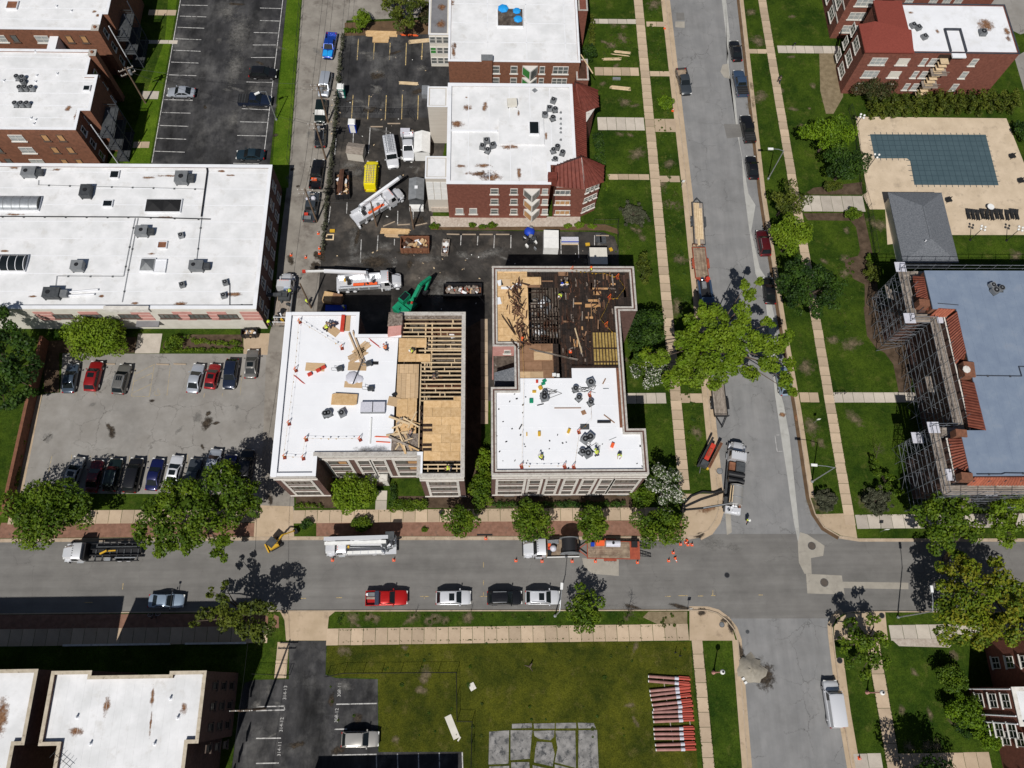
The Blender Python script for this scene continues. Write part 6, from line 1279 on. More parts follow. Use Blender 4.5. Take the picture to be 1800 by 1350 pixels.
tree('garden_tree','topmost of three clipped bushes by the bottom right building',1674,1193,2.0,2.2,'mid',1,1,32,leaf=.24,cat='shrub')
tree('garden_tree','middle and largest of three clipped bushes by the bottom right building',1696,1250,2.3,2.4,'lime',1.05,.95,33,leaf=.24,cat='shrub')
tree('garden_tree','lowest of three clipped bushes by the bottom right building',1737,1292,1.9,2.2,'lime',1,.95,34,leaf=.24,cat='shrub')
tree('garden_tree','low dark shrub below the middle clipped bush',1703,1276,1.6,1.0,'dark',1.2,1,35,leaf=.24,cat='shrub',trunk=False)
tree('garden_tree','dark leafy tree low on the frame edge below the bottom right lawn',1650,1405,4.2,6.5,'dark',1,1,36)
tree('street_tree','small tree in the south verge right of the white SUV',1029,1075,2.25,3.6,'mid',.95,1.25,37,leaf=.3,rag=.22)
bigtree('street_tree','olive-green tree overhanging the shaded sidewalk at lower left',(455,1085),[(365,1075,6,1.2),(390,1060,6.5,1.2),(375,1040,6.5,.8),(400,1090,6.5,1.3),(420,1075,7,1.5),(425,1110,6.5,1.2),(445,1095,7,1.4),(455,1120,6.5,1.1),(345,1092,5.5,.8),(462,1070,7.5,1.3),(395,1030,6.3,.6),(470,1100,7,1.2)],'olive',seed=12)
bigtree('garden_tree','dark tree mass at the left edge above the brick garden wall',(20,650),[(0,560,8,1.8),(-15,600,8,1.9),(20,590,8.5,1.8),(40,615,8,1.6),(0,640,8,2),(35,655,7.5,1.8),(55,680,7,1.3),(20,695,7,1.6),(-10,680,7,1.9),(60,640,7.5,1.0),(10,720,6.5,1.0)],'dark',seed=13,dens=1.0)
tree('garden_tree','bright green tree in front of the long building\'s facade',173,592,4.6,3.4,'bright',1.05,.62,38,leaf=.3)
tree('garden_tree','round clipped bush right of the long building\'s entrance walk',306,602,1.4,1.0,'mid',1,1,39,leaf=.2,cat='shrub',trunk=False)
hedge('hedge','low ragged hedge along the bed right of the entrance walk',[(325,592),(345,600),(420,604)],.9,1.2,'mid',40,.2,.9)
hedge('hedge','low hedge at the kerb of the grey parking lot',[(285,616),(425,614)],.7,.8,'mid',41,.2,.9)
bigtree('garden_tree','olive tree at the top edge above the dark lot',(705,35),[(680,0,6,1.5),(705,-10,6.5,1.6),(700,20,6,1.5),(730,15,6,1.4),(725,38,5,1.1),(705,42,5,1.1),(670,-15,6,1.3),(745,0,5.5,1.2)],'olive',seed=14)
tree('conifer','small bright conifer at the top left corner of the dark lot',637,33,1.7,2.4,'bright',.85,1.1,42,leaf=.24)
tree('garden_tree','brownish shrub at the top edge beside the olive tree',752,25,1.6,2.4,'purple',1,1.3,43,leaf=.24,cat='shrub')
for i,x in enumerate((610,620,631)):tree('garden_tree',['left','middle','right'][i]+' of three tiny round bushes under the conifer',x,53,.55,.5,'mid',1,1,44+i,leaf=.18,cat='shrub',trunk=False,group='tiny round bushes under the conifer')
tree('garden_tree','lime bush in the verge beside the dark parked pickup',1170,180,1.35,.9,'lime',1,.95,47,leaf=.2,cat='shrub',trunk=False)
tree('garden_tree','dark round bush at the corner of the top centre building',1036,92,1.5,1.5,'dark',.9,1.1,48,leaf=.22,cat='shrub',trunk=False)
hedge('hedge','narrow hedge beside the top centre building\'s front',[(1040,30),(1040,78)],1.1,1.4,'olive',49,.22,.8)
hedge('hedge','hedge between the two tile turrets and the lawn',[(1050,236),(1056,284)],1.5,1.9,'dark',50,.22,.9)
hedge('hedge','ivy bed below the lower tile turret',[(1066,310),(1064,330)],.8,1.4,'mid',51,.2,.8)
hedge('hedge','clipped hedge left of the entrance path of the half-rebuilt building',[(690,886),(690,858)],1.1,1.4,'dark',52,.2,1.1)
hedge('hedge','clipped hedge along the sidewalk right of the entrance path',[(690,888),(745,888)],1.0,1.5,'mid',53,.2,1.1)
hedge('hedge','long low hedge below the charred building\'s facade',[(870,886),(1095,886)],1.0,1.0,'dark',54,.2,1.0)
hedge('hedge','shrubs left of the first clipped hedge by the alley apron',[(519,888),(565,889)],.7,.9,'mid',55,.2,.8)
tree('garden_tree','leafy shrub filling the bottom of the gap between the two roofs',846,862,2.2,2.0,'mid',.75,1.5,56,leaf=.26,cat='shrub')
tree('garden_tree','slim green shrub higher up in the gap between the two roofs',850,815,1.5,1.8,'bright',.7,1.5,57,leaf=.26,cat='shrub')
hedge('hedge','green strip along the brick garden wall at left',[(52,705),(36,770),(26,850)],1.4,1.3,'mid',58,.24,.8)
tree('garden_tree','round green shrub overlapping the brick verge by the crane truck',637,921,1.25,.9,'mid',1.15,.9,59,leaf=.2,cat='shrub',trunk=False)
tree('garden_tree','small dark shrub beside the yellow mini excavator bucket',538,921,.8,.7,'dark',1,1,60,leaf=.2,cat='shrub',trunk=False)
tree('garden_tree','tiny shrub growing in the brick verge left of the first round tree',746,931,.4,.3,'mid',1,1,61,leaf=.16,cat='shrub',trunk=False)
tree('garden_tree','ragged dark shrub at the top right corner of the charred building',1132,470,1.5,2.0,'olive',.7,1.8,62,leaf=.24,dens=.8,cat='shrub')
bigtree('garden_tree','green shrub between the bottom scaffolding and the lawn',(1560,860),[(1545,825,1.8,.9),(1560,845,1.8,1.0),(1575,862,1.7,.9),(1550,862,1.5,.8),(1535,810,1.5,.6)],'mid',seed=15,cat='shrub',leaf=.24,trunk_r=.08)
for i,x in enumerate((797,855,865)):pass
for i,(x,y)in enumerate([(764,398),(830,396),(848,398),(865,396),(998,397),(1018,396),(1040,398)]):tree('garden_tree',['leftmost','second','third','fourth','fifth','sixth','rightmost'][i]+' small plant in the stone bed under the red brick wall',x,y,.55+.15*(i in(0,3,5)),.4,'bright' if i>3 else 'mid',1.2,.8,70+i,leaf=.16,cat='plant',trunk=False,group='plants in the stone bed')
for i,(x,y)in enumerate([(1738,150),(1795,215),(1795,235)]):pass
tree('garden_tree','dark shrub by the right edge beside the pool deck',1797,228,1.6,1.4,'dark',1,1.3,80,leaf=.24,cat='shrub')
bare('bare_tree','leafless young tree in the south verge near the crossing',1101,1087,3.4,26,1.2,1,(.4,1.0),.05)
bare('bare_tree','bare sapling casting a shadow behind the white SUV',828,1075,1.2,10,.35,2,(0,.2),.025)
bare('bare_tree','bare sapling between the red pickup and the white SUV',732,1076,1.2,10,.35,3,(0,.2),.025)
bare('bare_tree','spindly leafless shrub on the lawn beside the scaffolding',1540,805,3.0,22,1.2,4,(-.8,1.0),.04)
bare('bare_tree','grey twiggy spruce on the lawn right of the turreted building',1112,390,2.2,60,1.9,5,(0,0),.07,leafy='grey')
bare('bare_tree','twiggy bush at the kerb of the curved corner pavement',1447,885,.9,40,1.2,6,(0,0),.04,leafy='grey',cat='shrub')
bare('bare_tree','wide twiggy bush above the pale sidewalk near the corner',1532,885,1.0,50,1.7,7,(0,0),.04,leafy='grey',cat='shrub')
hedge('vine_hedge','dark leafless tangle of vines along the alley fence',[(603,60),(596,120),(590,200),(582,280),(574,350),(566,440)],1.6,.7,'grey',90,.16,.35,lump=.6)
# low weeds that break up the lawns, ragged turf along the pavement edges
L=[];R_=np.random.RandomState(91)
def weed(x,y,z=.12,r=None):L.append((x,y,z,r or .12+.2*R_.rand()**2))
for k in range(260):
 x,y=[(R_.uniform(585,1205),R_.uniform(1078,1101)),(R_.uniform(1060,1112),R_.uniform(50,110)),(R_.uniform(1070,1120),R_.uniform(330,600)),(R_.uniform(1470,1500),R_.uniform(450,600)),(R_.uniform(580,1205),R_.uniform(1130,1300))][R_.randint(5)];p=G(x,y,.1);weed(p.x,p.y)
for k in range(260):y=R_.uniform(28,118);x=NSW+1.95+R_.rand()*2.6;weed(x,y)
for(x0,x1)in((NSW,NSW+1.62),(51.8,53.3),(TX,TX+1.75),(SX,SX+1.45)):
 for k in range(420):
  y=R_.uniform(26,118)if x0 in(NSW,51.8)else R_.uniform(-20,4);s_=R_.randint(2);weed((x0-.04,x1+.04)[s_]+R_.normal()*.05,y,.10,.04+.07*R_.rand()**2)
for y0_,xa,xb in((G(800,897,.1).y,-25,22),(G(800,1105,.1).y,-20,27),(G(800,1125.5,.1).y,-20,27),(G(1600,905,.1).y,54,80)):
 for k in range(130):weed(R_.uniform(xa,xb),y0_+R_.normal()*.05,.10,.03+.07*R_.rand()**2)
w_=leaves('weeds',L,.13,[LEAF['dark'][0],LEAF['mid'][1],LEAF['olive'][1]],None,2.0,flat=.35,seed=92);w_['kind']='stuff';w_['label']='low weeds and ragged turf along the lawns and pavements';w_['category']='weeds'
# ------------------------------------------------------------------ cars, vans, trucks
def paint(name,c,rough=.32,metal=.3):return mk('paint_'+name,c,rough=rough,metal=metal,coat=.6,spec=.5)
CP={k:paint(k,v)for k,v in dict(silver=(.42,.45,.50),white=(.74,.75,.78),black=(.012,.012,.014),darkgrey=(.055,.065,.075),grey=(.16,.155,.145),red=(.30,.012,.014),brightred=(.50,.012,.010),maroon=(.10,.010,.014),navy=(.012,.020,.045),bluegrey=(.06,.085,.12),teal=(.02,.04,.055),lightblue=(.30,.38,.48),blue=(.01,.055,.32),darkgreen=(.01,.02,.018),royal=(.008,.012,.075),tan=(.40,.385,.36),steelblue=(.05,.085,.15)).items()}
M['chrome']=mk('chrome',(.6,.6,.62),rough=.2,metal=1.0);M['lamp']=mk('headlamp',(.7,.7,.68),rough=.15);M['tail']=mk('taillamp',(.35,.01,.01),rough=.25)
CARM={}
# kind: length, width, hood z, roof z, cowl x, roof front, roof rear, backlight base, tail z
CK={'sedan':(4.75,1.84,.86,1.44,1.02,.22,-1.0,-1.78,.94,),'suv':(4.8,1.92,1.02,1.72,1.15,.42,-1.75,-2.28,1.05),'hatch':(4.1,1.78,.90,1.50,.98,.28,-1.35,-1.92,.96),'pickup':(5.7,1.98,1.08,1.84,1.2,.50,-.70,-1.0,1.12),'van':(5.1,1.98,1.05,1.80,1.6,.8,-2.05,-2.47,1.08),'cargo':(5.9,2.05,1.15,2.35,1.75,1.25,-2.75,-2.88,1.2)}
def carparts(kind):
 if kind in CARM:return CARM[kind]
 L,Wd,hz,rz,cx,rf,rr,bx_,tz=CK[kind];h=L/2;w=Wd/2
 def sec(x,wf,zt,zb=.32):
  ww=w*wf;return[(x,-ww*.90,zb),(x,-ww,zb+.16),(x,-ww*1.0,zt-.22),(x,-ww*.95,zt-.05),(x,-ww*.80,zt),(x,0,zt+.03),(x,ww*.80,zt),(x,ww*.95,zt-.05),(x,ww,zt-.22),(x,ww,zb+.16),(x,ww*.90,zb)]
 st=[(h,.66,hz*.60,.42),(h-.04,.80,hz*.72,.36),(h-.18,.92,hz*.86,.3),(h-.5,.98,hz*.95,.3),(h-1.0,1.0,hz,.3),(cx,1,hz+.06,.3),(rf,1,hz+.08,.3),(0,1,tz+.02,.3),(rr,1,tz+.04,.3),(-h+.7,.99,tz,.3),(-h+.2,.94,tz-.05,.32),(-h+.05,.86,tz-.12,.38),(-h,.78,tz-.22,.45)]
 parts={}
 body=MB()
 if kind=='pickup':
  st=[s for s in st if s[0]>-.9]+[(-.98,1,tz,.3)]
  body.loft([sec(*s)for s in st]);zt=tz-.02
  body.bx(-h,-1.0,-w,-w+.10,.35,zt);body.bx(-h,-1.0,w-.10,w,.35,zt);body.bx(-h,-h+.08,-w+.10,w-.10,.40,zt-.02);body.bx(-h+.08,-1.0,-w+.1,w-.1,.40,.62)
 else:body.loft([sec(*s)for s in st])
 # cabin
 zb=min(hz,tz)-.02;t=.80 if kind!='cargo' else .93;e=.97
 cab=[[(cx+.02,-w*e*.93,zb),(cx+.02,w*e*.93,zb),(bx_-.02,w*e*.93,zb),(bx_-.02,-w*e*.93,zb)]]
 R0=[(rf,-w*t),(rf,w*t),(rr,w*t),(rr,-w*t)]
 body.loft([cab[0],[(x,y,rz-.10)for x,y in R0]]);
 def rc(f,z):return[(rf-.06,-w*t*f*.82),(rf,0),(rf-.06,w*t*f*.82),(rf-.22,w*t*f),(rr+.2,w*t*f),(rr,w*t*f*.85),(rr-.03,0),(rr,-w*t*f*.85),(rr+.2,-w*t*f),(rf-.22,-w*t*f)]
 body.loft([[(x,y,rz-.11)for x,y in rc(1.02,0)],[(x,y,rz-.03)for x,y in rc(1.0,0)],[(x*.97,y*.90,rz)for x,y in rc(1,0)]])
 parts['body']=body
 zr=rz-.12
 def quad(a,b,c,d,off):
  a,b,c,d=map(Vector,(a,b,c,d));n=(b-a).cross(d-a).normalized()*off;return MB().add([a+n,b+n,c+n,d+n,a-n,b-n,c-n,d-n],[(0,1,2,3),(7,6,5,4),(0,4,5,1),(1,5,6,2),(2,6,7,3),(3,7,4,0)])
 parts['windshield']=quad((cx-.06,-w*.82,zb+.09),(cx-.06,w*.82,zb+.09),(rf+.03,w*t*.88,zr+.01),(rf+.03,-w*t*.88,zr+.01),.022)
 if kind!='cargo':parts['rear_window']=quad((bx_+.05,w*.80,zb+.12),(bx_+.05,-w*.80,zb+.12),(rr-.02,-w*t*.85,zr),(rr-.02,w*t*.85,zr),.022)
 def lx(f,u):return u
 for s in(-1,1):
  def P_(x,f): # point on cabin side: f=0 at belt, 1 at roof
   y=(w*e*.93)*(1-f)+(w*t)*f;return(x,s*y,(zb+.10)*(1-f)+zr*f)
  seg=[((cx-.28,rf-.10),(-.30 if kind!='cargo' else .45,-.30 if kind!='cargo' else .45))]
  if kind not in('pickup','cargo'):seg.append(((-.38,-.38),(bx_+.42,rr+.18)))
  if kind=='pickup':seg=[((cx-.28,rf-.08),(.02,.02)),((-.06,-.06),(-.72,-.62))]
  for(a0,a1),(b0,b1)in seg:
   q=[P_(a0,0),P_(b0,0),P_(b1,1),P_(a1,1)];
   parts.setdefault('side_window',[]).append(quad(*(q if s<0 else q[::-1]),.02))
  parts.setdefault('headlight',[]).append(MB().box((h-.13,s*w*.72,hz*.72),(.22,.34,.15),s*-.25))
  parts.setdefault('taillight',[]).append(MB().box((-h+.07,s*w*.80,tz-.24),(.14,.24,.26),s*.2))
  parts.setdefault('mirror',[]).append(MB().box((cx-.25,s*(w+.10),zb+.18),(.14,.22,.15),0))
 parts['grille']=MB().box((h-.04,0,hz*.56),(.10,w*.95,.22))
 wr=.34 if kind in('sedan','hatch')else .39
 parts['wheels']=[(x,s*(w-.12),wr)for x in(h-.95,-h+1.0)for s in(-1,1)];parts['wr']=wr
 CARM[kind]=(parts,{});return CARM[kind]
WHEELM={}
def wheelset(t,pos,r,wd=.24,rim='chrome'):
 k=(round(r,2),wd,rim)
 if k not in WHEELM:WHEELM[k]=(me('wheel',MB().wheel(0,0,0,r,wd,16),M['black'],40),me('rim',MB().wheel(0,0,0,r*.62,wd+.03,10).wheel(0,0,0,r*.2,wd+.08,8),M[rim],40))
 for(x,y,z)in pos:w_=link('wheel',WHEELM[k][0],t,(x,y,z));link('rim',WHEELM[k][1],w_)
def car(kind,color,rear,front,label,extra=(),name=None,group=None,z=.105,sc_=1.0,cat=None):
 a=G(*rear,z+.9);b=G(*front,z+.9);c=(a+b)/2;rz=math.atan2(b.y-a.y,b.x-a.x)
 t=thing(name or{'sedan':'sedan','suv':'suv_car','hatch':'hatchback','pickup':'pickup_truck','van':'minivan','cargo':'cargo_van'}[kind],label,cat or{'pickup':'pickup truck','van':'van','cargo':'van'}.get(kind,'car'),(c.x,c.y,z),rz,group)
 P_,cache=carparts(kind)
 def g(key,mb,mat):
  kk=(key,mat.name)
  if kk not in cache:cache[kk]=me(key.split('#')[0],mb,mat,38)
  link(key.split('#')[0],cache[kk],t)
 g('body',P_['body'],CP[color]);g('windshield',P_['windshield'],M['glassdk']);g('grille',P_['grille'],M['blackm'])
 if 'rear_window' in P_:g('rear_window',P_['rear_window'],M['glassdk'])
 for k in('side_window','headlight','taillight','mirror'):
  for i,mb in enumerate(P_[k]):g(f'{k}#{i}',mb,{'side_window':M['glassdk'],'headlight':M['lamp'],'taillight':M['tail'],'mirror':CP[color]}[k])
 wheelset(t,P_['wheels'],P_['wr'])
 L,Wd,hz,rz_,cx,rf,rr,bx_,tz=CK[kind];w=Wd/2
 if 'sunroof' in extra:ob('sunroof',MB().box((rf-.62,0,rz_+.0),(.72,w*1.0,.03)),M['glassdk'],t,sharp=0)
 if 'rails' in extra:
  for s in(-1,1):ob('roof_rail',MB().box(((rf+rr)/2,s*w*.72,rz_+.05),(abs(rf-rr)*.85,.05,.05)),M['steel'],t,sharp=0)
 if 'ribs' in extra:
  for k in range(4):ob('roof_rib',MB().box(((rf+rr)/2,(k-1.5)*.3,rz_+.01),(abs(rf-rr)*.8,.05,.02)),CP[color],t,sharp=0)
 if 'tonneau' in extra:
  h=L/2;ob('bed_cover',MB().bx(-h+.05,-1.02,-w+.05,w-.05,tz-.03,tz+.04),M['black'],t,sharp=0)
  for k in range(3):ob('cover_rib',MB().bx(-h+.3+k*.45,-h+.36+k*.45,-w+.08,w-.08,tz+.041,tz+.06),M['greydk'],t,sharp=0)
 if 'toolbox' in extra:ob('toolbox',MB().bx(-1.55,-1.02,-w+.06,w-.06,tz-.3,tz+.12),M['chrome']if color=='brightred' else M['greydk'],t,sharp=0)
 if 'topper' in extra:h=L/2;ob('bed_liner',MB().bx(-h+.1,-1.05,-w+.12,w-.12,.62,.66),M['trailerwood'],t,sharp=0)
 if 'nose' in extra:ob('hood_panel',MB().bx(1.35,2.7,-.82,.82,hz,hz+.06),M['bluet'],t,sharp=0)
 if 'ladder' in extra:
  for s in(-1,1):ob('roof_rack',MB().beam((-2.6,s*.55,rz_+.16),(1.0,s*.55,rz_+.16),.05,.05),M['steel'],t,sharp=0)
  for k in range(11):ob('rack_bar',MB().beam((-2.5+k*.34,-.85,rz_+.14),(-2.5+k*.34,.85,rz_+.14),.05,.05),M['steel'],t,sharp=0)
  for k in range(3):ob('ladder',MB().beam((-2.4,-.2+k*.22,rz_+.22),(.8,-.2+k*.22,rz_+.22),.05,.06),M['lumber']if color=='vany' else M['steel'],t,sharp=0)
 return t
CP['vany']=M['vanyellow']
def load(label,px,py,z,parts,name='load',cat='cargo',rz=0):
 p=G(px,py,z);t=thing(name,label,cat,(p.x,p.y,z),rz)
 for i,(nm,mb,m_)in enumerate(parts):ob(nm,mb,M[m_],t,sharp=0)
 return t
car('sedan','silver',(344,161),(291,160),'silver sedan alone at the left side of the upper left lot')
car('suv','black',(437,127),(487,128),'black SUV at the top of the right row in the upper left lot')
car('pickup','navy',(417,174),(479,176),'dark navy pickup in the right row of the upper left lot',('tonneau',))
car('sedan','teal',(467,271),(412,270),'dark teal sedan at the bottom of the upper left lot')
car('pickup','blue',(584,52),(574,107),'royal blue pickup with a bright blue nose at the top of the alley',('nose',))
car('van','silver',(575,126),(567,169),'silver minivan parked in the alley above two dark cars')
car('suv','darkgreen',(566,173),(561,216),'dark green SUV in the alley just below the silver minivan')
car('suv','black',(562,258),(564,217),'black SUV in the alley, second below the silver minivan',('rails',))
car('pickup','black',(553,331),(561,278),'black pickup in the alley with tools in its open bed')
car('pickup','darkgrey',(542,391),(553,334),'dark pickup in the alley with a red can in its bed')
car('cargo','vany',(651,338),(655,280),'bright yellow work van with open rear doors in the black lot',('ladder',))
car('cargo','white',(683,243),(692,296),'white work van carrying a full ladder rack',('ladder',))
car('pickup','white',(717,237),(718,277),'white pickup parked beside the white canopy',('toolbox',))
car('pickup','darkgrey',(1196,116),(1209,169),'dark grey pickup with an open wooden-floored bed, alone on the left of the side street',('topper',),z=.01)
car('sedan','black',(1298,107),(1290,68),'black sedan topmost in the row on the right of the side street',z=.01)
car('pickup','steelblue',(1307,169),(1297,121),'steel-blue pickup second in the row on the right of the side street',('tonneau',),z=.01)
car('pickup','black',(1321,254),(1309,197),'large black pickup with ribbed bed cover on the side street',('tonneau',),z=.01)
car('sedan','black',(1326,313),(1320,273),'black sedan just below the large black pickup',z=.01)
car('suv','maroon',(1348,456),(1337,397),'maroon SUV parked above the big yellow-green tree',('rails',),z=.01)
car('sedan','black',(1356,538),(1350,482),'black car half under the branches on the right of the side street',z=.01)
car('suv','lightblue',(1383,693),(1372,645),'pale car hidden under the tip of the big yellow-green tree',z=.01)
car('cargo','white',(1471,1277),(1459,1198),'white high-roof van parked at the bottom right kerb',z=.01,sc_=1)
car('sedan','lightblue',(255,1056),(328,1056),'pale blue sedan with a bicycle rack on the shaded kerb at left',z=.01)
car('pickup','brightred',(642,1052),(717,1050),'bright red pickup with a silver toolbox in the row along the south kerb',('toolbox','ribs'),z=.01)
car('suv','white',(765,1051),(829,1050),'white hatchback SUV left of the black SUV on the south kerb',('sunroof',),z=.01)
car('suv','black',(857,1051),(917,1050),'black SUV between two white ones on the south kerb',('ribs','rails'),z=.01)
car('suv','white',(922,1050),(986,1050),'boxy white SUV at the right end of the row on the south kerb',('sunroof','rails'),z=.01)
for k_,c_,r_,f_,l_,e_ in[('sedan','bluegrey',(118,690),(128,637),'grey sedan at the left end of the top row in the grey lot',()),('suv','red',(157,689),(171,632),'red SUV with sunroof second in the top row of the grey lot',('sunroof',)),('suv','grey',(206,694),(221,638),'grey boxy SUV with roof rack, third in the top row of the grey lot',('sunroof','rails','ribs')),('sedan','silver',(336,692),(350,636),'silver sedan in the right half of the top row of the grey lot',()),('hatch','red',(367,685),(379,636),'small red hatchback beside the silver sedan',('sunroof',)),('suv','navy',(410,625),(400,689),'navy SUV facing the camera beside the red hatchback',()),('sedan','grey',(439,663),(444,614),'grey car with sunroof squeezed in at the alley end of the grey lot',('sunroof',)),
 ('sedan','tan',(117,862),(140,798),'white and silver sedan at the left end of the bottom row',('sunroof',)),('sedan','maroon',(158,866),(172,806),'dark red sedan second in the bottom row of the grey lot',()),('suv','darkgreen',(191,864),(205,804),'dark SUV with silver roof rails third in the bottom row',('rails',)),('van','black',(227,866),(241,804),'black minivan fourth in the bottom row of the grey lot',()),('sedan','royal',(264,862),(278,804),'dark blue sedan fifth in the bottom row, touched by leaves',()),('sedan','white',(298,858),(313,797),'white sedan with sunroof sixth in the bottom row',('sunroof',)),('sedan','darkgrey',(332,862),(345,804),'dark sedan almost hidden by the big left tree',()),('hatch','silver',(368,838),(381,786),'silver hatchback poking out above the big left tree',()),('hatch','royal',(398,848),(407,796),'deep blue car right of the silver hatchback under the tree',()),('suv','black',(428,845),(436,790),'black car in tree shade at the right end of the bottom row',())]:
 car(k_,c_,r_,f_,l_,e_)
car('suv','tan',(603,1300),(663,1299),'silver SUV parked alone at the bottom lot beside the meadow',())
# things carried in pickup beds and behind the sedan
load('red fuel can and buckets in the dark alley pickup\'s bed',539,378,.75,[('can',MB().bx(-.3,.3,-.2,.2,0,.45),'redp'),('crate',MB().bx(-.7,.8,-.9,-.3,0,.3),'grey')],'fuel_can','can')
load('orange tools and pipes in the black alley pickup\'s bed',553,316,.75,[('toolbox',MB().bx(-.5,.4,-.2,.3,0,.35),'orange'),('pipe',MB().tube((-1,-.5,.3),(1,.4,.35),.07),'steel')],'tool_pile','tools')
load('white plastic sacks on the roof end of the dark alley pickup',546,352,1.1,[('sack',MB().ball((-.4,0,.3),.38,8,5,z0=-.4),'wrap'),('sack',MB().ball((.5,.2,.3),.42,8,5,z0=-.4),'wrap')],'sack_pile','sacks')
load('loose boards and a crate in the red pickup\'s bed',655,1052,.75,[('board',MB().bx(-1,.6,-.1,.15,0,.1),'plank'),('crate',MB().bx(-.6,.3,.25,.75,0,.4),'grey'),('bucket',MB().tube((-.7,.5,0),(-.7,.5,.4),.2),'white')],'truck_load','cargo')
p=G(268,1075,.8);bk=thing('bicycle','bicycle standing at the shaded kerb behind the pale blue sedan','bicycle',(p.x,p.y,.02),0)
for x in(-.5,.5):
 w_=MB();
 for k in range(14):a,b=2*pi*k/14,2*pi*(k+1)/14;w_.tube((x+.33*cos(a),0,.33+.33*sin(a)),(x+.33*cos(b),0,.33+.33*sin(b)),.03,n=4)
 wo=ob('wheel',w_,M['steel'],bk)
 sp=MB()
 for k in range(4):a=pi*k/4;sp.tube((x-.33*cos(a),0,.33-.33*sin(a)),(x+.33*cos(a),0,.33+.33*sin(a)),.01,n=3)
 ob('spokes',sp,M['steel'],wo)
ob('frame',MB().path([(-.5,0,.33),(-.15,0,.85),(.35,0,.85),(.5,0,.33)],.03).path([(-.15,0,.85),(0,0,.3),(.35,0,.8)],.03).path([(-.5,0,.33),(0,0,.3)],.03),M['blackm'],bk);ob('handlebar',MB().tube((.35,-.28,.98),(.35,.28,.98),.025),M['blackm'],bk);ob('saddle',MB().box((-.2,0,.95),(.28,.15,.06)),M['black'],bk)
bk.rotation_euler=(rad(60),0,.1)
p=G(300,1055,1.7);rk=thing('roof_bike_rack','black crossbar and bicycle fork mount on the pale blue sedan\'s roof','rack',(p.x,p.y,1.45));ob('crossbar',MB().bx(-.04,.04,-1.4,1.5,.05,.12),M['blackm'],rk,sharp=0);ob('fork_clamp',MB().bx(-.15,.15,1.3,1.5,0,.2),M['blackm'],rk,sharp=0)
# ---------------- trucks (x forward)
def cabin(t,x0,color='white',w=1.22,hood=1.5,top=2.75,roofmarks=False,hw=.95):
 "conventional cab whose back wall is at x0; hood forward"
 c=CP[color];xc=x0+1.55;mb=MB()
 mb.loft([[(x0,-w,.75),(x0,w,.75),(x0,w,1.75),(x0,w*.90,top-.10),(x0,w*.75,top),(x0,-w*.75,top),(x0,-w*.90,top-.10),(x0,-w,1.75)],
             [(xc-.35,-w,.75),(xc-.35,w,.75),(xc-.35,w,1.75),(xc-.35,w*.88,top-.10),(xc-.35,w*.72,top),(xc-.35,-w*.72,top),(xc-.35,-w*.88,top-.10),(xc-.35,-w,1.75)],
             [(xc+.15,-w,.75),(xc+.15,w,.75),(xc+.15,w,1.7),(xc+.12,w*.9,1.78),(xc+.1,w*.7,1.8),(xc+.1,-w*.7,1.8),(xc+.12,-w*.9,1.78),(xc+.15,-w,1.7)]])
 ob('cab',mb,c,t)
 hb=MB();xs=[xc+.1,xc+.7,xc+hood-.25,xc+hood-.03,xc+hood];ws=[hw,hw*.95,hw*.86,hw*.76,hw*.62];zs=[1.75,1.68,1.5,1.38,1.1]
 hb.loft([[(x,-q,.7),(x,-q,z-.25),(x,-q*.72,z),(x,q*.72,z),(x,q,z-.25),(x,q,.7)]for x,q,z in zip(xs,ws,zs)]);ob('hood',hb,c,t)
 for s in(-1,1):
  f=MB();fx=xc+hood*.55;f.loft([[(fx+.62*cos(a)*1.0,s*(hw*.75),.55+.62*sin(a)),(fx+.62*cos(a),s*(w),.55+.60*sin(a))]for a in[pi*k/7 for k in range(8)]],closed=False,caps=False);ob('fender',f,c,t)
  ob('mirror',MB().box((xc-.0,s*(w+.22),1.9),(.12,.2,.45)),M['blackm'],t,sharp=0)
  ob('side_window',MB().add([(xc-1.05,s*(w+.012),1.75),(xc-.2,s*(w+.012),1.75),(xc-.35,s*(w*.90+.014),top-.2),(xc-1.0,s*(w*.90+.014),top-.2)],[(0,1,2,3),(3,2,1,0)]),M['glassdk'],t,sharp=0)
  ob('headlight',MB().box((xc+hood-.12,s*hw*.78,1.05),(.16,.28,.2)),M['lamp'],t,sharp=0);ob('step',MB().box((xc-.7,s*(w-.02),.55),(.9,.3,.08)),M['steel'],t,sharp=0)
 ob('windshield',MB().add([(xc+.11,-w*.8,1.86),(xc+.11,w*.8,1.86),(xc-.30,w*.70,top-.06),(xc-.30,-w*.70,top-.06)],[(0,1,2,3),(3,2,1,0)]),M['glassdk'],t,sharp=0)
 ob('bumper',MB().box((xc+hood+.06,0,.62),(.14,hw*1.9,.28)),M['blackm'],t,sharp=0)
 for k in range(5):ob('clearance_lamp',MB().box((xc-.45,(-2+k)*.32,top+.03),(.12,.08,.06)),M['orange']if not roofmarks else M['blackm'],t,sharp=0)
 wheelset(t,[(xc+hood*.55,s*(w-.2),.5)for s in(-1,1)],.5,.28,'white');return xc+hood
def chassis(t,x0,x1,axles,w=1.2,r=.5):
 ob('chassis',MB().bx(x0,x1,-.42,.42,.6,.95),M['blackm'],t,sharp=0);wheelset(t,[(x,s*(w-.25),r)for x in axles for s in(-1,1)],r,.45,'white')
def place(rear,front,z=.01):
 a=G(*rear,z+1.0);b=G(*front,z+1.0);c=(a+b)/2;return(c.x,c.y,z),math.atan2(b.y-a.y,b.x-a.x),(b-a).length
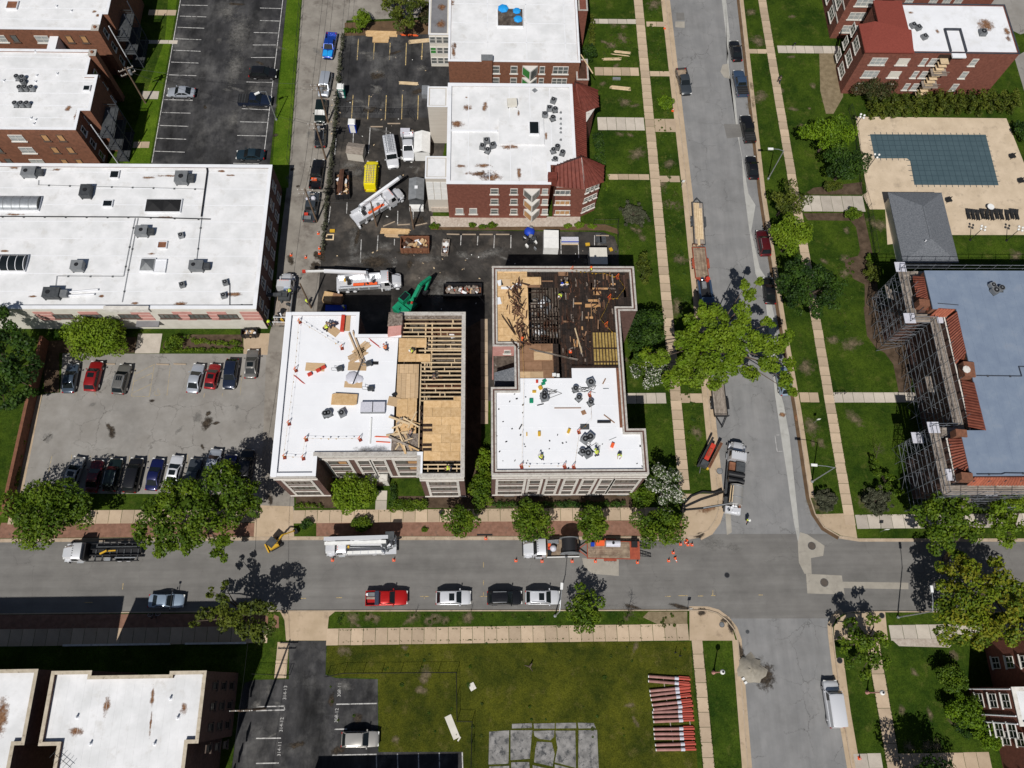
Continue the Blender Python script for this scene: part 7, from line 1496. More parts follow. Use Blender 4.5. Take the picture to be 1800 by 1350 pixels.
# derrick / bucket trucks
def derrick(rear,front,label,boom_pts,z=.115,s=1.0):
 loc,rz,L=place(rear,front,z);t=thing('derrick_truck',label,'truck',loc,rz);h=L/2
 fr=cabin(t,h-3.1);chassis(t,-h,h-1.0,[-h+1.6,-h+2.75])
 ob('deck',MB().bx(-h,h-3.2,-1.22,1.22,.95,1.15),CP['white'],t,sharp=0)
 for sy in(-1,1):
  ob('tool_bin',MB().bx(-h+.3,h-3.3,sy*1.22-.22 if sy>0 else-1.22,1.22 if sy>0 else-1.0,1.15,1.85),CP['white'],t,sharp=0)
  for k in range(4):ob('bin_door',MB().bx(-h+.4+k*((L-3.8)/4),-h+.3+(k+.9)*((L-3.8)/4),sy*1.225-.01,sy*1.225+.01,1.05,1.75),M['steel'],t,sharp=0)
  ob('outrigger',MB().bx(-h+.1,-h+.35,sy*1.0-.5,sy*1.0+.5,.3,.8).bx(h-3.25,h-3.05,sy*1.0-.3,sy*1.0+.5,.2,.9),M['white'],t,sharp=0)
 ob('tool_rack',MB().bx(-h+2.6,h-3.8,-.7,-.25,1.2,1.5),M['orange'],t,sharp=0);ob('winch',MB().tube((-h+2.0,-.4,1.5),(-h+2.0,.4,1.5),.3),M['blackm'],t)
 for k in range(9):ob('gear',MB().box((random.uniform(-h+.4,h-3.6),random.uniform(-.8,.8),1.35),(random.uniform(.2,.8),random.uniform(.15,.4),random.uniform(.2,.5)),random.uniform(0,1.5)),M[random.choice(['steel','blackm','grey','white','yellow','greydk'])],t,sharp=0)
 ob('turret',MB().tube((boom_pts[0][0],boom_pts[0][1],1.15),(boom_pts[0][0],boom_pts[0][1],2.4),.42,.34,10),M['steel'],t)
 ob('boom',MB().beam(boom_pts[0],boom_pts[1],.42,.45),M['white'],t,sharp=0)
 if len(boom_pts)>2:ob('boom_extension',MB().beam(boom_pts[1],boom_pts[2],.26,.28),M['paint_white'],t,sharp=0)
 e=Vector(boom_pts[-1]);d=(e-Vector(boom_pts[-2])).normalized();ob('boom_tip',MB().beam(e,e+d*.5,.4,.4),M['redp']if len(boom_pts)>2 else M['steel'],t,sharp=0)
 ob('hydraulic_ram',MB().tube(Vector(boom_pts[0])+Vector((0,0,-.6)),Vector(boom_pts[0]).lerp(Vector(boom_pts[1]),.45)+Vector((0,0,-.2)),.09),M['chrome'],t)
 return t
derrick((622,388),(706,338),'white derrick truck parked diagonally with its boom laid over the cab',[(-2.6,.85,2.4),(5.1,1.05,3.3)])
derrick((592,500),(706,493),'white six-wheel derrick truck reaching its boom left across the alley',[(-.3,1.0,2.4),(-6.6,1.05,3.6),(-9.3,.95,4.0)])
loc,rz,L=place((495,572),(506,482),.11);t=thing('line_truck','white line truck in the alley carrying machinery against the dark wall','truck',loc,rz);h=L/2;cabin(t,h-3.1,'white',1.2);chassis(t,-h,h-1,[-h+1.6])
ob('flatbed',MB().bx(-h,h-3.2,-1.22,1.22,.95,1.12),M['plank'],t,sharp=0);ob('side_rail',MB().bx(-h+1,h-3.2,-1.24,-1.14,1.12,1.5),M['steel'],t,sharp=0)
ob('machinery',MB().bx(-.4,1.1,-.9,.9,1.12,1.7).bx(.0,.8,-.6,.7,1.7,2.2),M['greydk'],t,sharp=0);ob('blue_box',MB().bx(.9,1.5,-.9,.0,1.3,2.3),M['steelb']if 'steelb' in M else CP['steelblue'],t,sharp=0)
ob('side_boom',MB().beam((.2,.2,2.2),(.0,3.4,2.4),.5,.4),M['greydk'],t,sharp=0);ob('reel',MB().tube((.0,3.3,2.1),(.0,3.7,2.1),.55,n=12),M['redp'],t)
for k in range(12):ob('gear',MB().box((random.uniform(-h+.2,h-3.6),random.uniform(-1,1),1.3),(random.uniform(.2,.9),random.uniform(.15,.5),random.uniform(.2,.5)),random.uniform(0,1.5)),M[random.choice(['steel','blackm','grey','white','yellow','greydk','white'])],t,sharp=0)
ob('cage',MB().path([(-h,-1.1,1.1),(-h,-1.1,2.2),(-h,1.1,2.2),(-h,1.1,1.1)],.05).path([(-h+.9,-1.1,1.1),(-h+.9,-1.1,2.0),(-h+.9,1.1,2.0),(-h+.9,1.1,1.1)],.05),M['white'],t)
# white crane / bucket truck on the street
loc,rz,L=place((697,958),(572,962));t=thing('bucket_truck','long white bucket truck with its booms folded flat, parked by the brick verge','truck',loc,rz);h=L/2;cabin(t,h-3.1,'white',1.22);chassis(t,-h,h-1,[-h+1.9,-h+3.1])
ob('deck',MB().bx(-h,h-3.2,-1.25,1.25,.95,1.15),CP['white'],t,sharp=0)
ob('tool_bin',MB().bx(-h+1.6,h-3.3,.75,1.25,1.15,1.9),CP['white'],t,sharp=0);ob('tool_bin',MB().bx(-h+1.6,h-3.3,-1.25,-.75,1.15,1.9),CP['white'],t,sharp=0)
for k in range(6):ob('bin_lid',MB().bx(-h+1.7+k*1.05,-h+2.65+k*1.05,.78,1.22,1.9,1.94),M['paint_white'],t,sharp=0)
ob('boom',MB().beam((-h+1.2,-.15,3.0),(h-.3,-.15,3.1),.42,.45),M['paint_white'],t,sharp=0);ob('boom',MB().beam((-h+.9,-.75,3.2),(h-.2,-.75,3.2),.5,.5),CP['white'],t,sharp=0);ob('hydraulic_ram',MB().tube((-h+2,.35,2.4),(h-3.6,.3,2.8),.1),M['greydk'],t)
ob('turret',MB().tube((-h+1.5,-.1,1.15),(-h+1.5,-.1,2.9),.55,.45,10),M['greydk'],t);ob('bucket',MB().bx(-h+.1,-h+1.3,-1.5,-.5,2.3,3.3).bx(-h-.1,-h+.1,-1.1,-.7,2.5,2.8),M['greydk'],t,sharp=0)
ob('yellow_stop',MB().bx(h-3.6,h-3.35,.2,.5,2.4,2.9),M['yellow'],t,sharp=0)
for k in range(14):ob('gear',MB().box((random.uniform(-h+.1,-h+2),random.uniform(-.9,1),random.uniform(1.4,2.4)),(random.uniform(.2,.6),random.uniform(.1,.4),random.uniform(.2,.5)),random.uniform(0,1.5)),M[random.choice(['steel','blackm','grey','white','greydk','steel'])],t,sharp=0)
# white cab truck with black equipment bed, left
loc,rz,L=place((247,970),(112,972));t=thing('equipment_truck','white cab truck with an empty black equipment frame behind it at far left','truck',loc,rz);h=L/2;cabin(t,h-3.1,'white',1.22,roofmarks=True);chassis(t,-h,h-1,[-h+1.7,-h+2.9])
for y in(-1.2,-.45,.35,1.15):ob('rail',MB().bx(-h,h-3.3,y,y+.1,1.0,1.35),M['blackm'],t,sharp=0)
for k in range(9):ob('crossmember',MB().bx(-h+.2+k*.95,-h+.35+k*.95,-1.2,1.2,.95,1.1),M['greydk'],t,sharp=0)
ob('hydraulic_arm',MB().beam((h-5.2,.3,1.6),(h-6.2,-.1,1.9),.2,.2).beam((h-6.2,-.1,1.5),(h-7.2,-.15,1.5),.16,.12),M['yellow'],t,sharp=0)
ob('fuel_tank',MB().bx(h-6.6,h-5.8,.75,1.2,.7,1.4),M['steel'],t,sharp=0);ob('cylinder',MB().tube((-h+.4,-.7,1.3),(h-4.5,-.7,1.4),.11),M['greydk'],t);ob('cylinder',MB().tube((-h+.4,.8,1.3),(h-7.2,.8,1.4),.09),M['steel'],t);ob('headboard',MB().bx(h-3.5,h-3.35,-1.15,1.15,1.0,2.4),M['blackm'],t,sharp=0)
# reel truck
loc,rz,L=place((1017,963),(919,965));t=thing('reel_truck','white truck carrying a big black cable reel in front of the orange trailer','truck',loc,rz);h=L/2;cabin(t,h-3.1,'white',1.22,roofmarks=True);chassis(t,-h,h-1,[-h+1.7])
ob('flatbed',MB().bx(-h,h-3.2,-1.22,1.22,.95,1.15),M['trailerwood'],t,sharp=0)
rl=ob('reel',MB().tube((-h+1.4,-1.15,2.2),(-h+1.4,.95,2.2),1.05,n=20),M['blackm'],t);ob('flange',MB().tube((-h+1.4,-1.2,2.2),(-h+1.4,-1.1,2.2),1.35,n=20),M['grey'],rl);ob('flange',MB().tube((-h+1.4,.9,2.2),(-h+1.4,1.0,2.2),1.35,n=20),M['grey'],rl)
for k in range(4):ob('pipe',MB().tube((-h+2.8,-1.1+k*.16,1.4),(h-3.5,-1.0+k*.16,1.5),.07),M['steel'],t)
ob('water_tank',MB().ball((h-4.2,.1,1.7),.5,10,6),M['wrap'],t);ob('pump',MB().bx(h-3.9,h-3.4,.3,1.0,1.15,1.8),M['blackm'],t,sharp=0);ob('tool',MB().bx(h-3.9,h-3.5,-.6,.0,1.15,1.6),M['orange'],t,sharp=0);ob('hose_coil',MB().tube((h-3.7,.0,1.6),(h-3.7,.3,1.6),.25,n=10),M['redp'],t);ob('side_board',MB().bx(-h,h-3.3,1.22,1.3,1.0,1.5),M['paint_white'],t,sharp=0)
# trailers
def trailer(rear,front,label,deckm,framem,wd=2.1,ramps=False,extra=None,z=.01,tongue=1.3,planks=8,fender=True):
 "front = hitch end"
 loc,rz,L=place(rear,front,z);t=thing('flatbed_trailer',label,'trailer',loc,rz);h=L/2;w=wd/2
 x1=h-tongue
 mb=MB().bx(-h,x1,-w,-w+.1,.55,.78).bx(-h,x1,w-.1,w,.55,.78).bx(-h,-h+.1,-w+.1,w-.1,.55,.77).bx(x1-.1,x1,-w+.1,w-.1,.55,.79);ob('frame',mb,M[framem],t,sharp=0)
 ob('tongue',MB().beam((x1,-w*.75,.62),(h,0,.62),.12,.14).beam((x1,w*.75,.62),(h,0,.62),.12,.14).tube((h-.05,0,.1),(h-.05,0,.8),.05),M[framem],t,sharp=0)
 for k in range(planks):ob('deck_plank',MB().bx(-h+.12,x1-.12,-w+.12+k*(wd-.24)/planks,-w+.11+(k+1)*(wd-.24)/planks,.68,.74+random.uniform(0,.015)),M[deckm],t,sharp=0)
 ax=[-.5,.35];wheelset(t,[(x-.1,s*(w+.16),.36)for x in ax for s in(-1,1)],.36,.22,'steel')
 if fender:
  for s in(-1,1):ob('fender',MB().bx(-1.05,.75,s*(w+.16)-.15,s*(w+.16)+.15,.76,.82),M[framem],t,sharp=0)
 if ramps:
  for s in(-1,1):
   rp=MB().beam((-h-1.7,s*.55-.22,.12),(-h,s*.55-.22,.7),.06,.1).beam((-h-1.7,s*.55+.22,.12),(-h,s*.55+.22,.7),.06,.1)
   for k in range(7):rp.beam((-h-1.6+k*.24,s*.55-.2,.16+k*.08),(-h-1.6+k*.24,s*.55+.2,.16+k*.08),.08,.05)
   ob('ramp',rp,M['blackm'],t,sharp=0)
 return t,h,w,x1
t,h,w,x1=trailer((1125,967),(1016,965),'orange-red equipment trailer with black ramps behind the reel truck','trailerwood','orangered',2.5,True,planks=9)
ob('tank',MB().tube((x1-4.6,-w-.0+.45,1.25),(x1-2.6,-w+.45,1.25),.48,n=12),M['wrap'],t);ob('tank_cap',MB().tube((x1-3.6,-w+.45,1.7),(x1-3.6,-w+.45,1.8),.2),M['blackm'],t);ob('blue_pump',MB().bx(x1-1.0,x1-.5,-.9,-.4,.8,1.3),M['blue'],t,sharp=0);ob('engine',MB().bx(x1-2.4,x1-1.2,-1.2,-.5,.8,1.4),M['orange'],t,sharp=0);ob('tail_deck',MB().bx(-h,-h+1.4,-w+.1,w-.1,.76,.84),M['orangered'],t,sharp=0);ob('toolbox',MB().bx(-h+.4,-h+1.2,-w+.1,-w+.9,.85,1.5),M['blackm'],t,sharp=0)
t,h,w,x1=trailer((1231,428),(1226,346),'lumber trailer with a wood deck on the left of the side street','plank','greydk',1.9,planks=7,tongue=.9)
lt=thing('lumber_stack','stack of pale new boards lying on the narrow street trailer','lumber',(t.location.x,t.location.y,.76),t.rotation_euler.z)
for k in range(9):ob('board',MB().bx(-h-.3+(.0 if k in(4,5,6)else 1.2)+random.uniform(0,.1),x1-.2-(1.0 if k<3 else 0),-.65+k*.15,-.515+k*.15,0,.10+.05*(k%2)),M['lumber'],lt,sharp=0)
t,h,w,x1=trailer((1229,433),(1236,494),'rusty red tilt trailer with a worn wooden deck behind the blue truck','trailerwood','orangered',2.2,planks=8,tongue=.7)
ob('tail_rail',MB().path([(-h-.1,-1.0,.8),(-h-.35,-1.0,1.1),(-h-.35,-.4,1.1),(-h-.1,-.4,.8)],.06).path([(-h-.1,.2,.8),(-h-.3,.3,1.0),(-h-.3,.7,1.0),(-h-.1,.7,.8)],.05),M['rust'],t);ob('nose_plate',MB().prism([(x1,-w),(x1+.4,-w*.6),(x1+.6,0),(x1+.4,w*.6),(x1,w)],.6,.8),M['orangered'],t,sharp=0);ob('chain_heap',MB().ball((x1+.2,0,.8),.35,8,4,sz=.5,z0=-.2),M['chrome'],t)
t,h,w,x1=trailer((1262,672),(1271,749),'empty black trailer with grey plank deck below the big yellow-green tree','plank','blackm',2.1,planks=9,tongue=1.6)
ob('front_rail',MB().path([(x1,-w,.8),(x1,-w,1.3),(x1,w,1.3),(x1,w,.8)],.05),M['blackm'],t)
loc,rz,L=place((1236,492),(1246,560));t=thing('service_truck','blue open-bed truck mostly under the big tree, towing the red trailer','truck',loc,rz);h=L/2;cabin(t,h-3.1,'steelblue',1.1,top=2.3);chassis(t,-h,h-1,[-h+1.4],1.1,.42)
ob('side_body',MB().bx(-h+.3,h-3.2,-1.1,-.8,.9,1.5),CP['steelblue'],t,sharp=0);ob('side_body',MB().bx(-h+.3,h-3.2,.8,1.1,.9,1.5),CP['steelblue'],t,sharp=0);ob('bed_floor',MB().bx(-h+.3,h-3.2,-.8,.8,.9,.98),M['blackm'],t,sharp=0);ob('red_drum',MB().tube((-h+.1,.6,1.0),(-h+.1,.6,1.7),.35,n=12),M['redp'],t);ob('gear',MB().bx(-h+.5,-h+1.6,-.4,.3,.98,1.4),M['grey'],t,sharp=0)
# vacuum excavation truck
loc,rz,L=place((1286,902),(1296,777));t=thing('vacuum_truck','white hydro vacuum truck with black hose boom on the side street','truck',loc,rz);h=L/2;cabin(t,h-3.2,'white',1.22,roofmarks=True);chassis(t,-h,h-1,[-h+2.0,-h+3.2])
ob('deck',MB().bx(-h,h-3.3,-1.25,1.25,.95,1.1),M['greydk'],t,sharp=0)
for k,x in enumerate((h-5.3,h-6.2)):ob('silencer',MB().tube((x,-1.15,2.0),(x,1.15,2.0),.40,n=14),M['blackm'],t)
ob('engine_box',MB().bx(h-4.8,h-3.4,-1.1,.2,1.1,2.3),M['greydk'],t,sharp=0);ob('engine',MB().bx(h-4.7,h-3.5,.25,1.1,1.1,1.9),M['rust'],t,sharp=0)
ob('tank',MB().tube((-h+1.0,-.15,2.05),(h-6.9,-.15,2.05),.98,n=20),CP['tan'],t);ob('tank_ribs',MB().tube((-h+2.0,-.15,2.05),(-h+2.08,-.15,2.05),1.02,n=20).tube((-h+3.6,-.15,2.05),(-h+3.68,-.15,2.05),1.02,n=20),M['steel'],t)
for k in range(4):ob('hose_tube',MB().tube((-h+1.2,.55+k*.14,2.75-.1*k),(h-7.2,.5+k*.14,2.75-.1*k),.07),M['blackm' if k%2 else 'lumber'],t)
ob('rear_gear',MB().bx(-h-.2,-h+.8,-1.1,1.1,.9,1.6).bx(-h,-h+.6,-.7,.2,1.6,2.1),CP['white'],t,sharp=0)
for k in range(8):ob('gear',MB().box((random.uniform(-h,-h+1),random.uniform(-1,1),1.9),(.3,.25,.3),random.uniform(0,1.5)),M[random.choice(['white','rust','steel','blackm'])],t,sharp=0)
A_=G(1283,885,3.6);B_=G(1236,893,2.6);C_=G(1203,896,.9);hb=thing('hose_boom','black suction hose boom reaching from the vacuum truck to the corner pit','hose',(A_.x,A_.y,.1));
obw('boom',MB().tube(A_,B_,.16,n=8).tube(B_,C_,.16,n=8),M['blackm'],hb);obw('boom_ribs',MB().tube(A_+Vector((0,0,.2)),B_+Vector((0,0,.2)),.05),M['steel'],hb)
pts=[G(1270,862,.6),G(1255,866,.35),G(1235,864,.3),(G(1215,872,.3)),G(1200,888,.3),G(1197,900,.3)];obw('hose',MB().path(pts,.15,7),M['black'],hb)
# drill rig
a=G(1232,826,.9);b=G(1260,770,.9);c=(a+b)/2;rz=math.atan2(b.y-a.y,b.x-a.x);t=thing('drill_rig','red and black directional drill rig on tracks in the verge by the kerb','drill rig',(c.x,c.y,.11),rz)
for s in(-1,1):ob('track',MB().bx(-1.6,1.2,s*.75-.18,s*.75+.18,0,.5),M['black'],t,sharp=0)
ob('body',MB().bx(-1.2,1.6,-.30,.38,.5,1.25),M['redp'],t,sharp=0);ob('engine_cover',MB().bx(-.6,.7,-.15,.25,1.25,1.4),M['orangered'],t,sharp=0);ob('rod_rack',MB().beam((-2.2,-.85,.9),(2.4,-.85,1.3),.45,.35),M['plank'],t,sharp=0)
for k in range(5):ob('drill_rod',MB().tube((-2.0,-.7-k*.08,1.15),(2.2,-.7-k*.08,1.5),.035),M['rust'],t)
ob('carriage',MB().beam((-2.6,.62,.7),(2.3,.62,1.6),.3,.28),M['blackm'],t,sharp=0);ob('control_station',MB().bx(-2.3,-1.4,-.5,.5,.5,1.5),M['greydk'],t,sharp=0);ob('yellow_grip',MB().bx(-2.4,-2.1,-.9,-.6,.9,1.2),M['yellow'],t,sharp=0);ob('stake',MB().beam((-2.2,.2,.5),(-3.1,-.1,.05),.1,.1),M['blackm'],t,sharp=0)
# mini excavator by the alley apron
c=G(482,955,.8);t=thing('mini_excavator','small yellow mini excavator with grey canopy at the alley mouth','excavator',(c.x,c.y,.01),rad(30));t.scale=(.88,.88,.88)
for s in(-1,1):ob('track',MB().bx(-1.0,1.0,s*.62-.17,s*.62+.17,0,.45),M['black'],t)
ob('body',MB().bx(-1.0,.5,-.7,.7,.45,1.1),M['yellow'],t,sharp=0);ob('canopy',MB().box((-.1,0,2.3),(1.4,1.3,.08),.4),M['greydk'],t,sharp=0)
for x,y in((-.6,-.5),(-.6,.5),(.4,-.4),(.4,.6)):ob('canopy_post',MB().tube((x,y,1.0),(x,y,2.28),.04),M['blackm'],t)
ob('seat',MB().bx(-.4,.0,-.25,.25,1.1,1.5),M['black'],t,sharp=0);ob('boom',MB().beam((.5,0,1.0),(1.9,.1,2.5),.2,.28),M['yellow'],t,sharp=0);ob('arm',MB().beam((1.9,.1,2.5),(3.6,.1,1.2),.16,.2),M['yellow'],t,sharp=0);ob('bucket',MB().prism([(3.4,-.3),(4.0,-.3),(4.0,.45),(3.4,.45)],.4,1.0),M['blackm'],t,sharp=0);ob('blade',MB().bx(-1.5,-1.3,-.75,.75,.05,.5),M['yellow'],t,sharp=0);ob('hydraulic_ram',MB().tube((.6,.0,1.3),(1.3,.1,2.3),.05),M['chrome'],t)
# green excavator in the yard
a=G(716,535,1.6);b=G(752,492,2.6);rz=math.atan2(b.y-a.y,b.x-a.x);t=thing('excavator','green excavator with folded boom in the yard beside the pink chimney','excavator',(a.x,a.y,.115),rz)
for s in(-1,1):ob('track',MB().bx(-1.7,1.7,s*1.0-.28,s*1.0+.28,0,.75),M['black'],t)
ob('house',MB().bx(-2.1,1.0,-1.2,1.2,.8,1.7).bx(-2.1,-.7,-1.2,1.2,1.7,2.1),M['green'],t,sharp=0);ob('cab',MB().bx(-.6,1.1,.2,1.2,1.7,2.9),M['green'],t,sharp=0);ob('cab_window',MB().bx(-.4,1.0,.25,1.15,2.905,2.93),M['glassdk'],t,sharp=0)
ob('boom',MB().beam((.8,-.3,1.7),(3.0,-.3,4.0),.5,.55).beam((3.0,-.3,4.0),(5.2,-.3,3.2),.45,.5),M['green'],t,sharp=0);ob('arm',MB().beam((5.2,-.3,3.2),(3.8,-.3,1.2),.35,.4),M['green'],t,sharp=0);ob('bucket',MB().prism([(3.2,-.8),(4.0,-.8),(4.0,.2),(3.2,.2)],.3,1.2),M['blackm'],t,sharp=0);ob('hydraulic_ram',MB().tube((1.2,.1,1.9),(3.0,.05,3.6),.1).tube((1.2,-.7,1.9),(3.0,-.65,3.6),.1),M['chrome'],t)
for k in range(7):ob('guard',MB().box((random.uniform(-1.9,.8),random.uniform(-1,1),2.2),(random.uniform(.2,.6),random.uniform(.1,.4),.3),random.uniform(0,1)),M[random.choice(['green','blackm','green','redp'])],t,sharp=0)
# ------------------------------------------------------------------ people
def skin_mesh(name,verts,edges,rads,mat,sub=1):
 d=bpy.data.meshes.new(name+'_cage');d.from_pydata(verts,edges,[]);o=bpy.data.objects.new(name+'_cage',d);COL.objects.link(o)
 sm=o.modifiers.new('s','SKIN');ss=o.modifiers.new('u','SUBSURF');ss.levels=sub;ss.render_levels=sub
 for i,r in enumerate(rads):d.skin_vertices[0].data[i].radius=(r,r)
 d.skin_vertices[0].data[0].use_root=True
 dg=bpy.context.evaluated_depsgraph_get();m_=bpy.data.meshes.new_from_object(o.evaluated_get(dg));m_.name=name
 bpy.data.objects.remove(o);bpy.data.meshes.remove(d);m_.materials.clear();m_.materials.append(M[mat])
 m_.polygons.foreach_set('use_smooth',[True]*len(m_.polygons));return m_
POSES={ # pelvis, chest, neck, head, then (shoulder, elbow, wrist) x2, (hip, knee, ankle, toe) x2; x is forward
 'stand':[(0,0,.95),(.02,0,1.30),(.03,0,1.47),(.06,0,1.63),(0,.2,1.42),(.03,.27,1.14),(.15,.25,.92),(0,-.2,1.42),(.05,-.27,1.14),(.2,-.2,.95),(0,.1,.92),(.04,.11,.50),(0,.12,.09),(.17,.14,.05),(0,-.1,.92),(.02,-.12,.50),(-.03,-.13,.09),(.14,-.16,.05)],
 'walk':[(0,0,.93),(.04,0,1.28),(.06,0,1.45),(.1,0,1.60),(.02,.2,1.40),(-.12,.25,1.14),(-.12,.24,.90),(.04,-.2,1.40),(.15,-.25,1.15),(.33,-.2,1.0),(0,.1,.90),(.22,.1,.52),(.26,.1,.09),(.42,.12,.06),(0,-.1,.90),(-.02,-.1,.50),(-.32,-.1,.16),(-.2,-.12,.05)],
 'bend':[(-.1,0,.88),(.26,0,1.10),(.42,0,1.14),(.55,0,1.10),(.32,.2,1.12),(.42,.24,.85),(.56,.2,.62),(.32,-.2,1.12),(.44,-.24,.85),(.6,-.16,.6),(-.1,.12,.86),(.02,.16,.47),(-.06,.17,.09),(.12,.2,.05),(-.1,-.12,.86),(.04,-.16,.47),(-.04,-.18,.09),(.14,-.2,.05)],
 'kneel':[(-.05,0,.45),(.22,0,.74),(.36,0,.86),(.48,0,.90),(.27,.2,.80),(.42,.26,.55),(.58,.2,.34),(.27,-.2,.80),(.44,-.25,.55),(.62,-.14,.32),(-.05,.12,.43),(.33,.18,.38),(.2,.18,.09),(.36,.2,.05),(-.05,-.12,.43),(.28,-.14,.09),(-.15,-.14,.09),(-.3,-.14,.05)]}
PM={}
def pose_meshes(k):
 if k in PM:return PM[k]
 P_=[Vector(p)for p in POSES[k]];V=list(P_);E_=[(0,1),(1,2),(2,3)];Rr=[.125,.135,.058,.10,.07,.045,.034,.07,.045,.034,.085,.058,.043,.035,.085,.058,.043,.035]
 for s in(4,7):E_+=[(1,s),(s,s+1),(s+1,s+2)]
 for s in(10,14):E_+=[(0,s),(s,s+1),(s+1,s+2),(s+2,s+3)]
 for s in(6,9): # palm, four fingers and a thumb
  d=(P_[s]-P_[s-1]).normalized();side=d.cross(Vector((0,0,1)));side=side.normalized()if side.length>.1 else Vector((0,1,0));V.append(P_[s]+d*.08);Rr.append(.03);pi_=len(V)-1;E_.append((s,pi_))
  for f,ln in((-.03,.07),(-.01,.085),(.01,.08),(.03,.06)):
   V.append(V[pi_]+side*f+d*.04);Rr.append(.010);E_.append((pi_,len(V)-1));V.append(V[-1]+d*ln*.6-Vector((0,0,ln*.4)));Rr.append(.008);E_.append((len(V)-2,len(V)-1))
  V.append(P_[s]+side*.05+d*.05);Rr.append(.012);E_.append((s,len(V)-1))
 V.append(P_[3]+Vector((.02,0,.10)));Rr.append(.085);E_.append((3,len(V)-1));V.append(P_[3]+Vector((.115,0,.0)));Rr.append(.014);E_.append((3,len(V)-1))
 body=skin_mesh('body',[tuple(v)for v in V],E_,Rr,'skin')
 def sub(name,idx,ed,rr,m_):return skin_mesh(name,[tuple(P_[i])for i in idx],ed,rr,m_)
 tr=sub('trousers',[0,10,11,12,14,15,16],[(0,1),(1,2),(2,3),(0,4),(4,5),(5,6)],[.155,.105,.078,.062,.105,.078,.062],'denim')
 mid_=[P_[0].lerp(P_[1],.25),P_[1],P_[1].lerp(P_[2],.55),P_[4],P_[4].lerp(P_[5],.75),P_[7],P_[7].lerp(P_[8],.75)]
 vs=skin_mesh('vest',[tuple(v)for v in mid_],[(0,1),(1,2),(1,3),(3,4),(1,5),(5,6)],[.17,.175,.09,.095,.062,.095,.062],'vest')
 bt=MB()
 for a in(12,16):bt.tube(P_[a]+Vector((0,0,.05)),P_[a+1]+Vector((.04,0,.0)),.065,.05,7)
 boots=me('boots',bt,M['black'],60);hd=P_[3];up_=(P_[3]-P_[2]).normalized()
 q=up_.to_track_quat('Z','Y');hm=MB().ball((0,0,.03),.145,10,4,z0=0).tube((.02,0,.02),(.02,0,.045),.185,n=12);hm.v=[tuple(hd+q@Vector(v)+up_*.035)for v in hm.v]
 PM[k]=(body,tr,vs,boots,me('helmet',hm,M['helmetw'],50));return PM[k]
VAR={}
def person(px,py,z,pose,face,label,vest='vest',helmet='helmetw',trousers='denim',group=None):
 p=G(px,py,z+.9);b=pose_meshes(pose);t=thing('person',label,'person',(p.x,p.y,z),rad(face),group)
 for nm,d,m_ in(('body',b[0],'skin'),('trousers',b[1],trousers),('vest' if vest in('vest','vesto')else 'shirt',b[2],vest),('boots',b[3],'black'),('helmet',b[4],helmet)):
  if nm=='helmet' and helmet is None:nm='hair';m_='blackm'
  k=(d.name,m_)
  if k not in VAR:c=d.copy();c.materials.clear();c.materials.append(M[m_]);VAR[k]=c
  link(nm,VAR[k],t)
 return t
w_='hi-vis worker '
person(571,577,zd,'bend',40,w_+'bending over the tilted brown board on the left white roof')
person(589,567,zd,'kneel',200,'kneeling worker in navy shirt beside the red hose reel on the left roof','royalc' if 'royalc' in M else 'denim','blackm')
person(581,571,zd,'bend',150,'worker in blue-grey shirt stooping between two others near the roof edge','greydk','blackm')
person(678,611,zd,'kneel',120,'worker in orange kneeling among lumber offcuts at the roof corner','vesto','redp')
person(726,613,zd+.04,'kneel',210,w_+'kneeling on fresh plywood at the edge of the open joists')
person(763,659,zd-.0,'bend',270,'worker in dark shirt leaning between the open joists','greydk','blackm')
person(720,761,zd+.05,'kneel',60,'worker in grey sitting among crossed boards near the roof front','grey','blackm')
person(791,823,zd,'bend',180,w_+'in dark red sleeves bent over the lowest joists','vest','rust')
person(1039,474,zg,'stand',180,w_+'with orange helmet standing at the charred roof\'s north parapet','vest','orange')
person(987,517,zg-.06,'bend',230,'worker in pale yellow vest stooping beside the burnt joists','vest','helmetw')
person(988,503,zg-.06,'stand',100,'left of two workers in white and blue on the charred deck','white','blue')
person(996,502,zg-.06,'stand',80,'right of two workers on the charred deck, in a cream jacket','cream','yellow')
person(917,598,zg+.02,'stand',0,'worker in orange at the corner of the OSB deck of the charred roof','vesto','orange')
person(953,804,zg,'kneel',120,w_+'crouching alone near the left front of the new white roof')
person(1050,798,zg,'bend',110,w_+'bent over beside three condensers on the new white roof','vest','vest')
person(1091,796,zg,'kneel',250,w_+'crouching at the right front of the new white roof')
person(473,567,.11,'walk',290,w_+'walking at the dark building\'s corner in the alley','vest','vest')
person(540,532,.11,'stand',60,w_+'standing by the foot of the alley pole','vest','vest')
person(512,511,1.7,'bend',180,w_+'standing on the alley line truck\'s bed')
person(605,541,.115,'stand',200,w_+'in the shade of the half-rebuilt building','vest','helmetw')
person(1315,915,.01,'walk',250,w_+'walking across the street below the vacuum truck')
person(1371,140,.14,'walk',100,'pedestrian in dark clothes on the right-hand sidewalk','greydk',None)
